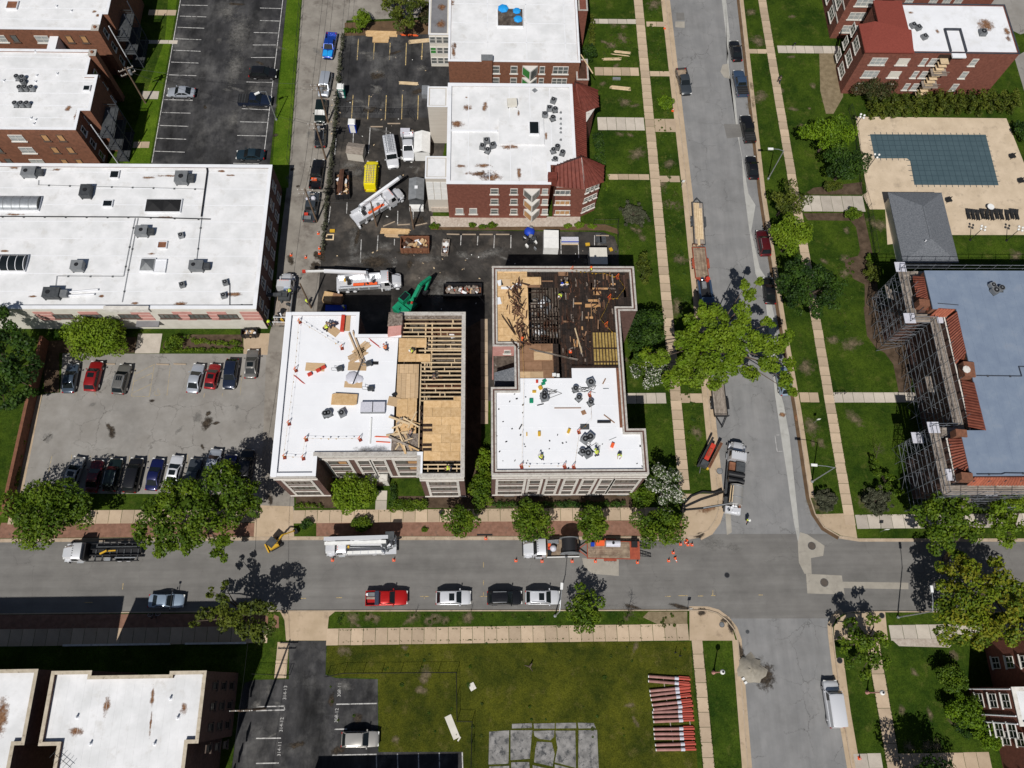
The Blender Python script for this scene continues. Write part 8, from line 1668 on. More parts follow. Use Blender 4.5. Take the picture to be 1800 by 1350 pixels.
# ------------------------------------------------------------------ street furniture
def cone(px,py,z,label,fallen=None,group='orange traffic cones'):
 p=G(px,py,z+.3);t=thing('traffic_cone',label,'traffic cone',(p.x,p.y,z),0,group)
 a=ob('cone',MB().tube((0,0,.04),(0,0,.72),.15,.03,8),M['orange'],t);ob('collar',MB().tube((0,0,.38),(0,0,.52),.095,.066,8),M['white'],t);ob('base',MB().bx(-.2,.2,-.2,.2,0,.05),M['orange'],t,sharp=0)
 if fallen is not None:t.rotation_euler=(rad(85),0,fallen);t.location.z=z+.18
for(x,y,l)in[(907,985,'leftmost cone of the row beside the white reel truck'),(953,986,'cone just behind the reel truck\'s cab'),(1006,986,'cone by the rear wheel of the reel truck'),(1047,986,'pinkish cone beside the front of the orange trailer'),(1121,988,'cone by the black ramps of the orange trailer'),(1176,985,'cone nearest the trailer ramps, standing alone'),(1197,956,'left cone of the cluster under the corner tree'),(1206,953,'second cone of the cluster under the corner tree'),(1210,957,'third cone of the cluster under the corner tree'),(1217,957,'right cone of the cluster under the corner tree'),(1184,971,'upper of two cones side by side in the crossing mouth'),(584,984,'cone at the front wheel of the bucket truck'),(692,984,'cone at the rear of the bucket truck'),(854,946,'cone at the kerb right of the first round street tree'),(511,447,'cone at the shaded left side of the alley'),(537,451,'cone in the middle of the alley'),(559,409,'upper cone along the alley pole line'),(561,435,'middle cone along the alley pole line'),(561,444,'lower cone along the alley pole line')]:cone(x,y,.01 if y>900 and y!=946 else .105,l)
cone(1187,980,.01,'fallen cone lying in the crossing mouth',.3);cone(1208,949,.01,'fallen cone pointing at the corner tree',-.6);cone(1512,1333,.13,'red cone on the bottom right cross path');cone(1169,48,.13,'orange cone at the kerb near the top');cone(1183,193,.13,'orange cone at the kerb below the lime bush')
for(x,y,l)in[(1003,617,'tall cone on the brown boards of the charred roof')]:cone(x,y,zg+.02,l)
def lamp(base,top,h,arm,label,name='street_lamp',col='steel',arml=2.4):
 b=G(*base,.1);t=thing(name,label,'street lamp',(b.x,b.y,.1));ob('pole',MB().tube((0,0,0),(0,0,h),.10,.065,8),M[col],t);ob('pole_base',MB().tube((0,0,0),(0,0,.3),.2,n=8),M[col],t)
 q=G(*arm,h+.5);d=Vector((q.x-b.x,q.y-b.y,0));d=d.normalized()*min(d.length,3.2);e=d+Vector((0,0,h+.45));ob('arm',MB().tube((0,0,h-.1),d*.5+Vector((0,0,h+.35)),.05).tube(d*.5+Vector((0,0,h+.35)),e,.045),M[col],t)
 n=d.normalized();lh=MB().beam(e-n*.1,e+n*.75,.34,.16);ob('lamp_head',lh,M['paint_white'],t,sharp=0)
lamp((1578,1085),0,9.2,(1638,1040),'tall grey street lamp leaning over the cross street at right')
lamp((1427,847),0,8.2,(1435,818),'grey street lamp with small signs near the rounded corner')
lamp((1350,315),0,7.7,(1358,262),'grey street lamp on the verge right of the black sedans')
lamp((975.5,1083),0,7.5,(987,1035),'grey street lamp behind the boxy white SUV')
lamp((486,211),0,7.0,(455,163),'parking lot lamp on the bright grass strip by the alley')
for(x,y,l)in[(1254,1182,'short post lamp with a round globe on the strip left of the side street'),(1524,1217,'short post lamp with a round globe beside the bottom right sidewalk')]:
 b=G(x,y,.1);t=thing('post_lamp',l,'street lamp',(b.x,b.y,.1));ob('post',MB().tube((0,0,0),(0,0,.7),.28,.14,8).tube((0,0,.6),(0,0,4.1),.10,.07,8),M['brickpk'],t);ob('globe',MB().ball((0,0,4.4),.34,10,7),M['paint_white'],t);ob('cap',MB().tube((0,0,4.66),(0,0,4.8),.2,.05,8),M['blackm'],t)
def globes(px,py,h,label,n=4):
 b=G(px,py,.1);t=thing('globe_lamp',label,'lamp post',(b.x,b.y,.1));ob('post',MB().tube((0,0,0),(0,0,h),.07,.05,7).tube((0,0,0),(0,0,.3),.2,.1,8),M['blackm'],t)
 for k in range(n):a=2*pi*k/n+.4;c=Vector((.42*cos(a),.42*sin(a),h-.05));ob('bracket',MB().tube((0,0,h-.3),c,.03,n=4),M['blackm'],t);ob('globe',MB().ball(c+Vector((0,0,.2)),.2,9,6),M['paint_white'],t)
globes(1705,422,3.6,'left globe lamp post on the grass below the pool loungers');globes(1769,423,3.6,'right globe lamp post on the grass below the pool loungers');globes(1500,228,3.4,'globe lamp post at the top left corner of the pool deck');globes(1525,296,3.4,'globe lamp post half hidden by the dark tree at the pool deck',3)
def upole(base,h,label,arms=2,lean=(0,0),tr=True,azi=0,cans=1):
 b=G(*base,.1);t=thing('utility_pole',label,'utility pole',(b.x,b.y,.1));L_=Vector((lean[0],lean[1],h));ob('pole',MB().tube((0,0,0),L_,.17,.11,8),M['pole'],t)
 for k in range(arms):
  c=L_*(1-(.4+k*1.0)/h);d=Vector((cos(azi),sin(azi),0))*1.2;ob('crossarm',MB().beam(c-d,c+d,.12,.12),M['plank'],t,sharp=0)
  for s in(-1,-.4,.4,1):ob('insulator',MB().tube(c+d*s*.95,c+d*s*.95+Vector((0,0,.25)),.05,n=6),M['paint_white'],t)
 if tr:
  for k in range(cans):c=L_*.8+Vector((.35*cos(azi+k*2),.35*sin(azi+k*2),0));ob('transformer',MB().tube(c,c+Vector((0,0,.9)),.25,n=10),M['steel'],t)
 return b+L_
T0=upole((573,280),9.2,'upper alley utility pole between the two black vehicles',2,(0,0));T1_=upole((577,215),9.2,'alley utility pole beside the dark green SUV',2)
T2_=upole((557,390),9.2,'alley utility pole below the dark pickup',2);T3=upole((256,181),8.4,'utility pole with transformer in the shade left of the silver sedan',2,azi=.5);T4=upole((466,1245),11.5,'utility pole in the bottom lot beside the white roof',2,(0,0),False);T5=upole((547,541),8.0,'utility pole being held by the line trucks at the alley',0,(0,0),False)
T6=upole((662,398),7.0,'slim service pole standing beside the diagonal derrick truck',0,(0,0),False);T7=upole((727,402),6.5,'slim service pole at the right end of the yellow boards',0,(0,0),False)
def wire(a,b,label,sag=.8,r=.022):
 a,b=Vector(a),Vector(b);t=thing('overhead_wire',label,'wire',a,0,'overhead wires');pts=[a.lerp(b,i/10)-Vector((0,0,sag*4*(i/10)*(1-i/10)))-a for i in range(11)];ob('cable',MB().path(pts,r,4),M['blackm'],t)
for s,l in((-.9,'left'),(0,'middle'),(.9,'right')):
 o_=Vector((s,0,-.2));wire(T1_+o_,T0+o_,l+' wire between the two upper alley poles');wire(T0+o_,T2_+o_,l+' wire between the middle alley poles');wire(T1_+o_,T1_+Vector((s+.5,46,0)),l+' wire leaving the top of the picture above the alley')
wire(T2_,G(452,880,9)+Vector((0,0,0)),'long wire above the alley beside the white roof',1.2);wire(G(452,880,9),T4,'long wire crossing the street to the bottom lot pole',1.4);wire(T3,T1_,'wire crossing the upper left lot to the alley pole');wire(T3+Vector((0,0,-.8)),T0+Vector((0,0,-.6)),'lower wire crossing the upper left lot');wire(T6,T2_+Vector((0,0,-3)),'service wire from the slim pole to the alley pole',.5);wire(T7,G(858,540,8),'service wire from the yellow boards to the charred building',.7)
wire(T4,T4+Vector((-2,-40,0)),'wire leaving the bottom lot pole downwards')
# fences: posts, rails and chain link cables
def fence(name,label,pts,h,step=2.6,mat='blackm',pick=0.0,cat='fence',z=.1):
 Q=[G(x,y,z)for x,y in pts];o=Q[0];t=thing(name,label,cat,o);
 for a,b in zip(Q,Q[1:]):
  a=a-o;b=b-o;n=max(1,round((b-a).length/step))
  for i in range(n+(b+o==Q[-1])):p=a.lerp(b,i/n);ob('post',MB().tube(p,p+Vector((0,0,h)),.035,n=5),M[mat],t)
  for zz_ in((h,.12)if not pick else(h-.1,.2)):ob('rail',MB().tube(a+Vector((0,0,zz_)),b+Vector((0,0,zz_)),.022,n=4),M[mat],t)
  mb=MB();k=int((b-a).length/(pick or .5))
  for i in range(k):p=a.lerp(b,(i+.5)/k);mb.tube(p+Vector((0,0,.12)),p+Vector((0,0,h)),.008 if not pick else .012,n=3,caps=False)
  r_=ob('mesh' if not pick else 'bars',mb,M[mat],t,sharp=0);r_['kind']='stuff'
fence('chain_link_fence','chain link fence along the bright grass strip left of the alley',[(530,0),(519,150),(508,290)],1.8)
fence('chain_link_fence','chain link fence across the upper edge of the meadow',[ZR(500,360),ZR(620,335),ZR(1410,330),ZR(1415,670),ZR(1520,672),ZR(1512,1000)],1.9)
fence('chain_link_fence','black chain link fence between the two dark lots',[ZB(525,790),ZB(1060,800),ZB(1110,850)],1.8)
fence('garden_gate','open metal gate and fence at the bottom lot entrance',[ZR(0,340),ZR(220,350),ZR(240,345)],2.0)
fence('pool_fence','dark metal fence between the pool deck and the mulch bed',[ZD(560,770),ZD(600,900),ZH(640,170),ZH(690,350),ZH(745,680)],1.8,2.4,pick=.3)
fence('garden_fence','small dark fence at the lower turret of the red brick building',[ZG(568,455),ZG(640,458),ZG(735,455),(1085,440)],1.6)
# brick garden wall at the far left
a=G(72,590,2.2);b=G(2,905,2.2);t=thing('garden_wall','brown brick garden wall running down the left edge of the picture','wall',(a.x,a.y,.1));obw('wall',MB().beam((a.x,a.y,1.1),(b.x,b.y,1.1),.35,2.0),M['brickbr'],t,sharp=0);obw('coping',MB().beam((a.x,a.y,2.13),(b.x,b.y,2.13),.45,.08),M['brickbr'],t,sharp=0)
one('low_wall','low white kerb wall edging the shaded lawn at bottom left','wall',MB().bx(-14,0,-.12,.12,0,.35).bx(2,10,-.12,.12,0,.35),M['lime'],tuple(G(300,1132,.1)))
# ------------------------------------------------------------------ things standing in the yard and on the lawns
def boxthing(name,label,cat,px,py,z,dx,dy,dz,mat,rz=0,extra=(),group=None):
 p=G(px,py,z+dz);t=thing(name,label,cat,(p.x,p.y,z),rz,group);ob('body',MB().bx(-dx/2,dx/2,-dy/2,dy/2,0,dz),M[mat],t,sharp=0)
 for nm,mb,m_ in extra:ob(nm,mb,M[m_],t,sharp=0)
 return t
def toilet(px,py,label,m_,rf):boxthing('portable_toilet',label,'portable toilet',px,py,.115,1.15,1.15,2.2,m_,0,[('roof',MB().loft([[(-.62,-.62,2.2),(.62,-.62,2.2),(.62,.62,2.2),(-.62,.62,2.2)],[(-.5,-.5,2.38),(.5,-.5,2.38),(.5,.5,2.38),(-.5,.5,2.38)]]),rf),('door',MB().bx(-.42,.42,-.61,-.58,.1,2.0),rf),('vent',MB().tube((.4,.4,2.3),(.4,.4,2.6),.05),'black')])
toilet(598,152,'teal portable toilet with a white roof in the upper dark lot','teal','paint_white');toilet(618,214,'blue portable toilet with a white roof by the black fence','blue','paint_white')
def shed(px,py,label,dx,dy,h,roofm,wallm,rz,pitch=.6,axis='x'):
 p=G(px,py,h);t=thing('shed',label,'shed',(p.x,p.y,.115),rz);ob('wall',MB().bx(-dx/2+.08,dx/2-.08,-dy/2+.08,dy/2-.08,0,h),M[wallm],t,sharp=0)
 x,y=dx/2,dy/2;
 if axis=='x':R0,R1=(-x,0,h+pitch),(x,0,h+pitch)
 else:R0,R1=(0,-y,h+pitch),(0,y,h+pitch)
 f=[[(-x,-y,h),(x,-y,h),R1,R0],[(x,y,h),(-x,y,h),R0,R1]]if axis=='x' else[[(-x,y,h),(-x,-y,h),R0,R1],[(x,-y,h),(x,y,h),R1,R0]]
 for q in f:ob('roof_panel',MB().add(q+[(a,b,c-.07)for a,b,c in q],[(0,1,2,3),(7,6,5,4),(0,4,5,1),(1,5,6,2),(2,6,7,3),(3,7,4,0)]),M[roofm],t,sharp=0)
 g=[[(-x+.08,-y,h-.01),(-x+.08,y,h-.01),(-x+.08,0,h+pitch-.08)],[(x-.08,y,h-.01),(x-.08,-y,h-.01),(x-.08,0,h+pitch-.08)]]if axis=='x' else[[(-x,-y+.08,h-.01),(x,-y+.08,h-.01),(0,-y+.08,h+pitch-.08)],[(x,y-.08,h-.01),(-x,y-.08,h-.01),(0,y-.08,h+pitch-.08)]]
 for q in g:ob('gable',MB().add(q,[(0,1,2),(2,1,0)]),M[wallm],t,sharp=0)
 return t
t=shed(732,333,'grey shed trailer with a ribbed roof beside the annex',2.5,4.1,2.3,'grey','greydk',0,.45,'y');ob('roof_vent',MB().bx(-.25,.25,-.2,.3,2.7,2.85),M['white'],t,sharp=0)
boxthing('ramp_deck','white ramp platform in front of the grey shed trailer','ramp',732,361,.115,2.3,1.3,.8,'paint_white',0,[('step',MB().bx(-.8,.2,.2,.6,.8,.9),'grey')])
shed(625,262,'tan shed with a shallow roof in the yard beside the yellow van',2.9,2.2,2.0,'plank','siding',-.15,.45)
t=shed(742,251,'white peaked canopy tent covering a truck\'s tail by the annex',2.7,4.2,2.3,'paint_white','paint_white',0,.5,'y')
boxthing('tarp_bundle','white plastic wrapped bundle beside the canopy tent','bundle',712,372-142,.115,1.6,1.2,.9,'wrap',.0)
one('white_sheet','crumpled strip of white sheeting on the yard asphalt','sheet',MB().loft([[(-1,.3,.02),(-1,.7,.1)],[(0,-.05,.1),(0,.35,.2)],[(1,-.5,.02),(1.1,-.1,.05)]],closed=False,caps=False),M['paint_white'],tuple(G(714,282,.12)))
def skip(px,py,label,dx,dy,dz,mat,rz=0,fill=('osb','debris','white','rustwood'),n=34,seed=1):
 p=G(px,py,.115+dz);t=thing('dumpster',label,'dumpster',(p.x,p.y,.115),rz);o_=[(-dx/2,-dy/2),(dx/2,-dy/2),(dx/2,dy/2),(-dx/2,dy/2)];i_=[(-dx/2+.1,-dy/2+.1),(dx/2-.1,-dy/2+.1),(dx/2-.1,dy/2-.1),(-dx/2+.1,dy/2-.1)];mb=MB();ring(mb,o_,i_,.1,dz);ob('side_wall',mb,M[mat],t,sharp=0);ob('floor',MB().bx(-dx/2+.1,dx/2-.1,-dy/2+.1,dy/2-.1,.1,.3),M['rust'],t,sharp=0)
 k=int(dx/.7)
 for i in range(k):
  for s in(-1,1):ob('rib',MB().box((-dx/2+(i+.5)*dx/k,s*(dy/2+.05),dz*.5),(.1,.1,dz*.9)),M[mat],t,sharp=0)
 R_=random.Random(seed)
 for i in range(n):ob('rubbish',MB().box((R_.uniform(-dx/2+.6,dx/2-.6),R_.uniform(-dy/2+.4,dy/2-.4),dz*.45+R_.uniform(0,.45)),(R_.uniform(.3,1.2),R_.uniform(.15,.6),R_.uniform(.04,.25)),R_.uniform(0,3),tx=R_.uniform(-.5,.5)),M[R_.choice(fill)],t,sharp=0)
 return t
skip(729,426,'rust brown dumpster full of broken boards in the middle of the yard',4.6,2.4,1.5,'rust',0,('osb','osb','debris','rustwood','ply','white'),40,2)
skip(813,508,'long dark dumpster with orange and white rubble by the shaded yard corner',6.0,2.0,1.5,'blackm',0,('debris','white','orangered','ply','plank','debris'),44,3)
skip(601,322,'dump trailer heaped with long planks and plastic beside the vine fence',2.4,4.6,1.3,'blackm',.08,('rustwood','osb','white','oldply','ply','char'),46,4)
skip(783,433,'narrow skip of white scrap right of the rust brown dumpster',1.1,2.7,.9,'plank',-.1,('white','paint_white','steel','greydk'),12,5)
skip(437,583,'black bin full of scrap at the long building\'s front corner',2.4,1.1,1.2,'blackm',.05,('debris','ply','white'),12,6)
p=G(600,318,1.6);t=thing('plank_pile','long reddish planks sticking up out of the dump trailer','planks',(p.x,p.y,1.5),0)
for k in range(7):ob('plank',MB().beam((-.6+k*.14,-2.2,.05*k),(-.3+k*.1,2.2,.1+.04*k),.14,.05),M['rustwood'],t,sharp=0)
def stack(label,px,py,z,L_,wd,n,rz,mat='lumber',cat='lumber',layers=1,group=None,name='lumber_pile',ln=None):
 p=G(px,py,z);t=thing(name,label,cat,(p.x,p.y,z),rz,group)
 for j in range(layers):
  for k in range(n):e_=random.uniform(-.25,.25);ob('board',MB().box((e_,-wd/2+(k+.5)*wd/n,.04+j*.08),(L_,wd/n-.03,.06),random.uniform(-.02,.02)),M[mat],t,sharp=0)
 return t
stack('yellowish boards laid across the yard below the leaning poles',695,407,.13,4.6,1.0,6,-.03,'osb',layers=2);stack('short pinkish offcuts beside the rust brown dumpster',690,414,.13,2.2,.7,4,-.03,'ply')
stack('boards stacked at the upper left of the lawn piles',1093,92,.12,2.9,.55,4,-.12);stack('thin boards fanned under the uppermost lawn pile',1091,97,.12,3.2,.2,2,-.13);stack('level stack of boards on the upper lawn',1075,104,.12,3.2,.6,4,.03);stack('wide scattered stack of boards on the second lawn',1090,155,.12,3.4,.8,6,-.1);
stack('plywood sheets heaped at the top of the dark lot',670,60,.12,5.4,1.3,2,.0,'osb',layers=2);stack('square plywood sheets lower in the heap',670,70,.14,2.6,1.4,2,.02,'osb',layers=3);stack('thin loose boards by the windowed wing',742,72,.13,4.6,.9,6,.14,'lumber');stack('stacked boards beside the grey pallet in the upper dark lot',719,147,.12,3.2,.6,4,-.06,'lumber',layers=2);stack('red and orange barrier rails on the soil at the top of the lot',720,62,.12,3.0,.4,3,-.05,'orange','barrier')
boxthing('pallet_wrap','grey wrapped pallet against the tan annex','pallet',748,158,.12,1.3,2.0,1.0,'steel',0)
stack('single long plank leaning on the angled brick porch',1031,112,8.2,4.4,.2,1,-1.15,'lumber')
def panel(label,px,py,z,dx,dy,dz,m_,rz=0,name='board_panel',cat='panel'):
 p=G(px,py,z+dz);return one(name,label,cat,MB().bx(-dx/2,dx/2,-dy/2,dy/2,0,dz),M[m_],(p.x,p.y,z),rz,sharp=0)
boxthing('storage_container','pale container with a flat grey-green roof at the right end of the yard','container',1052,450,.115,2.7,2.9,2.4,'steel',0,[('roof',MB().bx(-1.4,1.4,-1.5,1.5,2.4,2.5),'cream')])
t=boxthing('white_container','tall white container with a plain roof in the yard','container',969,420,.115,2.4,3.3,2.0,'paint_white',-.03,[('seam',MB().bx(-1.2,1.2,.2,.23,2.0,2.02),'wrap')])
boxthing('insulation_bundle','flat blue and white wrapped bundles beside the white container','bundle',1002,421,.115,2.8,1.0,.7,'wrap',0,[('strap',MB().bx(-1.4,1.4,-.5,-.35,.7,.74),'blue'),('pallet',MB().bx(-1.4,1.4,-.6,-.5,0,.2),'lumber')])
for i,(x,y)in enumerate([(1052,418),(1060,420)]):boxthing('glazing_unit',['left','right'][i]+' dark glass panel frame lying near the lot corner','glazing',x,y,.115,1.0,1.7,.12,'greydk')
p=G(931,405,.6);t=thing('blue_tarp','crumpled blue tarp heap at the planting bed','tarp',(p.x,p.y,.115));ob('tarp',MB().ball((0,0,.1),.9,9,5,sz=.7,z0=-.1),M['blue'],t);ob('fold',MB().ball((.2,.5,.3),.5,7,4,sz=.7,z0=-.1),M['steel'],t)
t=thing('mixer_pile','heap of machines, buckets and hoses below the blue tarp','equipment',tuple(G(932,428,.115)))
for k in range(16):ob('item',MB().box((random.uniform(-1,1),random.uniform(-1.2,1.2),.4),(random.uniform(.2,.8),random.uniform(.2,.6),random.uniform(.3,.8)),random.uniform(0,3)),M[random.choice(['steel','greydk','blackm','paint_white','steel','black'])],t,sharp=0)
boxthing('plywood_box','plywood box and brown crate stacked behind the derrick truck','crate',577,521,.12,1.6,1.6,1.0,'osb',-.2);boxthing('plywood_box','dark brown crate to the right of the plywood box','crate',592,524,.12,1.5,1.6,1.1,'oldply',-.2);boxthing('blue_bin','blue tarp covered pile in the shade behind the left white roof','tarp',590,541,.12,3.2,1.0,.5,'blue',0)
boxthing('yellow_block','yellow wheel chocks by the planting bed, upper one','chock',1033,429,.115,.7,.5,.2,'yellow',.1);boxthing('yellow_block','slanting yellow chock right of the pale container','chock',1074,438,.115,.5,.6,.2,'yellow',.4);boxthing('yellow_block','yellow object beside the wooden framed pit in the yard','chock',584,405,.115,.8,.5,.25,'yellow',0)
t=thing('utility_pit','square pit with a wooden frame in the yard asphalt','pit',tuple(G(580,417,.116)));mb=MB();ring(mb,[(-.65,-.55),(.65,-.55),(.65,.55),(-.65,.55)],[(-.45,-.38),(.45,-.38),(.45,.38),(-.45,.38)],0,.1);ob('frame',mb,M['lumber'],t,sharp=0);ob('pit_shade_plate',MB().bx(-.45,.45,-.38,.38,.0,.01),M['black'],t,sharp=0)  # flat black plate stands in for the shade down in the pit
# pipes on the meadow: every pipe its own thing
ends=[((963,355),(1255,376)),((963,388),(1255,412)),((972,458),(1255,432)),((976,488),(1258,455)),((982,520),(1262,490)),((990,556),(1268,528)),((998,588),(1275,560)),((992,608),(1275,598)),((994,640),(1278,632)),((1000,674),(1282,662)),((1000,726),(1284,722)),((1002,760),(1286,758)),((1006,792),(1288,792)),((1012,838),(1294,830)),((1016,872),(1296,868))]
od=['topmost','second','third','fourth','fifth','sixth','seventh','eighth','ninth','tenth','eleventh','twelfth','thirteenth','fourteenth','lowest']
for i,(a,b)in enumerate(ends):
 A=G(*ZS(*a),.5);B=G(*ZS(*b),.5);d=B-A;n=d.normalized();L_=d.length;t=thing('bundled_pipe',f'{od[i]} of the mauve pipes with red ends stacked on the meadow','pipe',(A.x,A.y,.35),math.atan2(d.y,d.x),'mauve pipes on the meadow')
 ob('pipe',MB().tube((0,0,.0),(L_*.68,0,0),.19,n=10),M['pipe'],t);ob('red_end',MB().tube((L_*.68,.0,0),(L_,.0,0),.16,n=10).tube((L_*.72,.24,-.05),(L_*.98,.24,-.05),.09,n=8),M['pipered'],t);ob('end_cap',MB().tube((-.08,0,0),(.02,0,0),.17,n=10),M['paint_white'],t);ob('plastic_wrap',MB().tube((L_*.62,0,0),(L_*.72,0,0),.22,n=8),M['wrap'],t);ob('strap',MB().tube((L_*.15,0,0),(L_*.165,0,0),.18,n=8),M['paint_white'],t)
for x in(1180,1215):stack(f'timber bearer under the {"left" if x==1180 else "right"} part of the pipe stack',x-5,1252,.1,8.2,.14,1,rad(94),'plank',name='bearer',cat='timber')
p=G(1319,1178,.1);R_=np.random.RandomState(3);mb=MB();rings=[]
for j,(r,z)in enumerate([(2.0,.0),(1.7,.18),(1.2,.45),(.7,.72),(.25,.86)]):rings.append([(r*(1+.12*R_.normal())*cos(2*pi*i/18),r*(1+.12*R_.normal())*sin(2*pi*i/18),z*(1+.08*R_.normal()))for i in range(18)])
one('sand_pile','pale sand pile with a wet grey rim against the left kerb of the side street','sand pile',mb.loft(rings),M['sand'],(p.x,p.y,.02),sharp=60)
for i,(x,y)in enumerate([(1307,1193),(1311,1200)]):boxthing('cement_bag',['upper','lower'][i]+' white bag at the foot of the sand pile','bag',x,y,.1,.35,.3,.25,'paint_white',.5)
panel('torn white board lying on the meadow beside the fence corner',795,1278,.12,.9,3.0,.04,'cream',.42);panel('small torn white board scrap beside the bigger one',807,1299,.12,.2,.6,.03,'cream',-.6);panel('pale cracked stone on the meadow left of the pipes',830,1207,.12,.8,.9,.05,'lime',.5);panel('bench sized white cushion on the upper lawn',1084,137,.12,1.4,.4,.35,'steel')
for i,(x,y,h)in enumerate([(1187,1147,1.1),(1195,1153,1.1)]):b=G(x,y,.1);one('steel_post',['upper','lower'][i]+' short dark post in the meadow near the sidewalk corner','post',MB().tube((0,0,0),(0,0,h),.05,n=6).tube((0,0,0),(0,0,.08),.12,n=8),M['blackm'],(b.x,b.y,.1))
one('tree_stump','broken stump with dark roots in the middle of the meadow','stump',MB().tube((0,0,0),(.3,.4,.7),.16,.08,7).tube((0,0,0),(-.7,.2,.1),.1,.03,5).tube((0,0,0),(.4,-.6,.1),.1,.03,5),M['bark'],tuple(G(931,1172,.1)))
def sign(px,py,h,label,wd=.45,ht=.6,m_='paint_white'):b=G(px,py,.1);t=thing('street_sign',label,'sign',(b.x,b.y,.1));ob('post',MB().tube((0,0,0),(0,0,h),.03,n=5),M['steel'],t);ob('sign_plate',MB().box((0,-.04,h-ht/2),(wd,.02,ht)),M[m_],t,sharp=0)
sign(1547,935,2.4,'round pale sign beside the pavement above the cross street',.6,.6);sign(1208,1072,2.3,'thin sign post casting a shadow at the south kerb');sign(1430,752-8,2.3,'small white sign by the mulch circle on the verge');sign(1392,88,1.8,'small dark sign on the upper right front path',.4,.4,'blackm');sign(1197,495-165,2.2,'leaning sign post on the kerb below the third front path')
t=thing('bike_hoop','black metal hoop rack on the long pale front path','rack',tuple(G(1476,693,.12)));ob('hoop',MB().path([(-.7,0,0),(-.7,.0,.9),(.7,0,.9),(.7,0,0)],.05).path([(-.4,.0,0),(-.4,0,.9)],.03).path([(.1,0,0),(.1,0,.9)],.03),M['blackm'],t)
# pool furniture
for i in range(11):
 x=1702+i*8.3+(i>7)*2;p=G(x,378+(i%3-1),.4);t=thing('sun_lounger',f'{["first","second","third","fourth","fifth","sixth","seventh","eighth","ninth","tenth","last"][i]} dark lounger from the left in the row by the pool','sun lounger',(p.x,p.y,.135),random.uniform(-.06,.06),'dark sun loungers in a row')
 ob('seat',MB().box((0,-.3,.35),(.52,1.2,.06)),M['black'],t,sharp=0);ob('backrest',MB().box((0,.55,.55),(.52,.75,.05),0,tx=.5),M['black'],t,sharp=0)
 for s in(-1,1):ob('leg',MB().bx(s*.22-.03,s*.22+.03,-.85,-.79,0,.35),M['blackm'],t,sharp=0);ob('leg',MB().bx(s*.22-.03,s*.22+.03,.2,.26,0,.35),M['blackm'],t,sharp=0)
p=G(1741,364,.7);t=thing('patio_table','round white patio table behind the dark loungers','table',(p.x,p.y,.135));ob('tabletop',MB().tube((0,0,.68),(0,0,.72),.58,n=18),M['paint_white'],t);ob('leg',MB().tube((0,0,0),(0,0,.68),.05).tube((0,0,0),(0,0,.04),.3,n=10),M['blackm'],t)
for(x,y,l)in[(1780,276,'upper dark patio chair at the right edge of the pool deck'),(1795,319,'lower dark patio chair at the right edge of the pool deck'),(1668,353,'dark patio chair folded beside the pool house roof')]:
 p=G(x,y,.4);t=thing('patio_chair',l,'chair',(p.x,p.y,.135),.3);ob('seat',MB().bx(-.5,.5,-.3,.3,.38,.43),M['black'],t,sharp=0);ob('backrest',MB().bx(-.5,.5,.28,.34,.43,.9),M['black'],t,sharp=0)
 for a_ in(-.45,.42):
  for b_ in(-.27,.25):ob('leg',MB().bx(a_,a_+.04,b_,b_+.04,0,.38),M['blackm'],t,sharp=0)
boxthing('bin_bag','black bin bag on the sidewalk left of the first street tree','bin bag',776,901,.13,.6,.6,.45,'black',.6);one('drain_slot','dark drain slot in the brick verge kerb','drain',MB().bx(-1.1,1.1,-.12,.12,0,.02),M['black'],tuple(G(852,940,.115)))
# ------------------------------------------------------------------ clutter on the two roofs under repair
def stand(px,py,z,label,group):
 p=G(px,py,z+.2);t=thing('flag_stand',label,'warning stand',(p.x,p.y,z),random.uniform(-.2,.2),group);ob('base',MB().box((0,0,.06),(.42,.42,.1),.3),M['standred'],t,sharp=0);ob('post',MB().tube((0,0,.1),(.05,.05,1.1),.035,n=5),M['vesto'],t);ob('handle',MB().beam((-.3,.1,.3),(.1,.3,.9),.06,.06),M['orange'],t,sharp=0);return p+Vector((0,0,.9-.2))
def flagline(a,b,label,step=.9,col=('yellow','yellow'),sag=.15):
 t=thing('flag_line',label,'flag line',a);d=b-a;n=max(2,int(d.length/step));pts=[d*(i/n)-Vector((0,0,sag*4*(i/n)*(1-i/n)))for i in range(n+1)];ob('cord',MB().path(pts,.010,3),M['yellow'],t)
 for i in range(n):p=pts[i];q=d.normalized();ob('pennant',MB().add([p-q*.14,p+q*.14,p+Vector((random.uniform(-.08,.08),random.uniform(-.12,.12),-.30))],[(0,1,2),(2,1,0)]),M[col[i%2]],t,sharp=0)
gD='warning line stands on the left white roof';nm=['by the top left roof corner','near the lumber at mid roof','halfway down the left edge','low on the left edge','left of the lower pennant row','right of the lower pennant row','in the bottom left corner','right of the bottom corner stand']
S=[stand(x,y,zd,'orange warning stand '+n_,gD)for(x,y),n_ in zip([(527,566),(601,612),(520,651),(508,745),(538,773),(633,773),(500,804),(533,806)],nm)]
for i,j,l in[(0,1,'yellow pennant line sloping across the upper left roof'),(0,2,'pennant line down the upper left roof edge'),(2,3,'pennant line down the middle of the left roof edge'),(3,6,'pennant line down the lowest part of the left roof edge'),(4,5,'pennant line along the front of the left roof'),(6,7,'short pennant line in the bottom left roof corner'),(4,7,'short pennant line joining the two lower stands')]:flagline(S[i],S[j],l)
gG='warning line stands on the right white roof';S=[stand(x,y,zg,'red warning stand '+n_,gG)for(x,y),n_ in zip([(917,821),(993,821),(1009,822),(1037,695),(1018,760)],['at the bottom left of the right white roof','left of the pair at the roof front','right of the pair at the roof front','beside the upper condensers','left of the black mat'])]
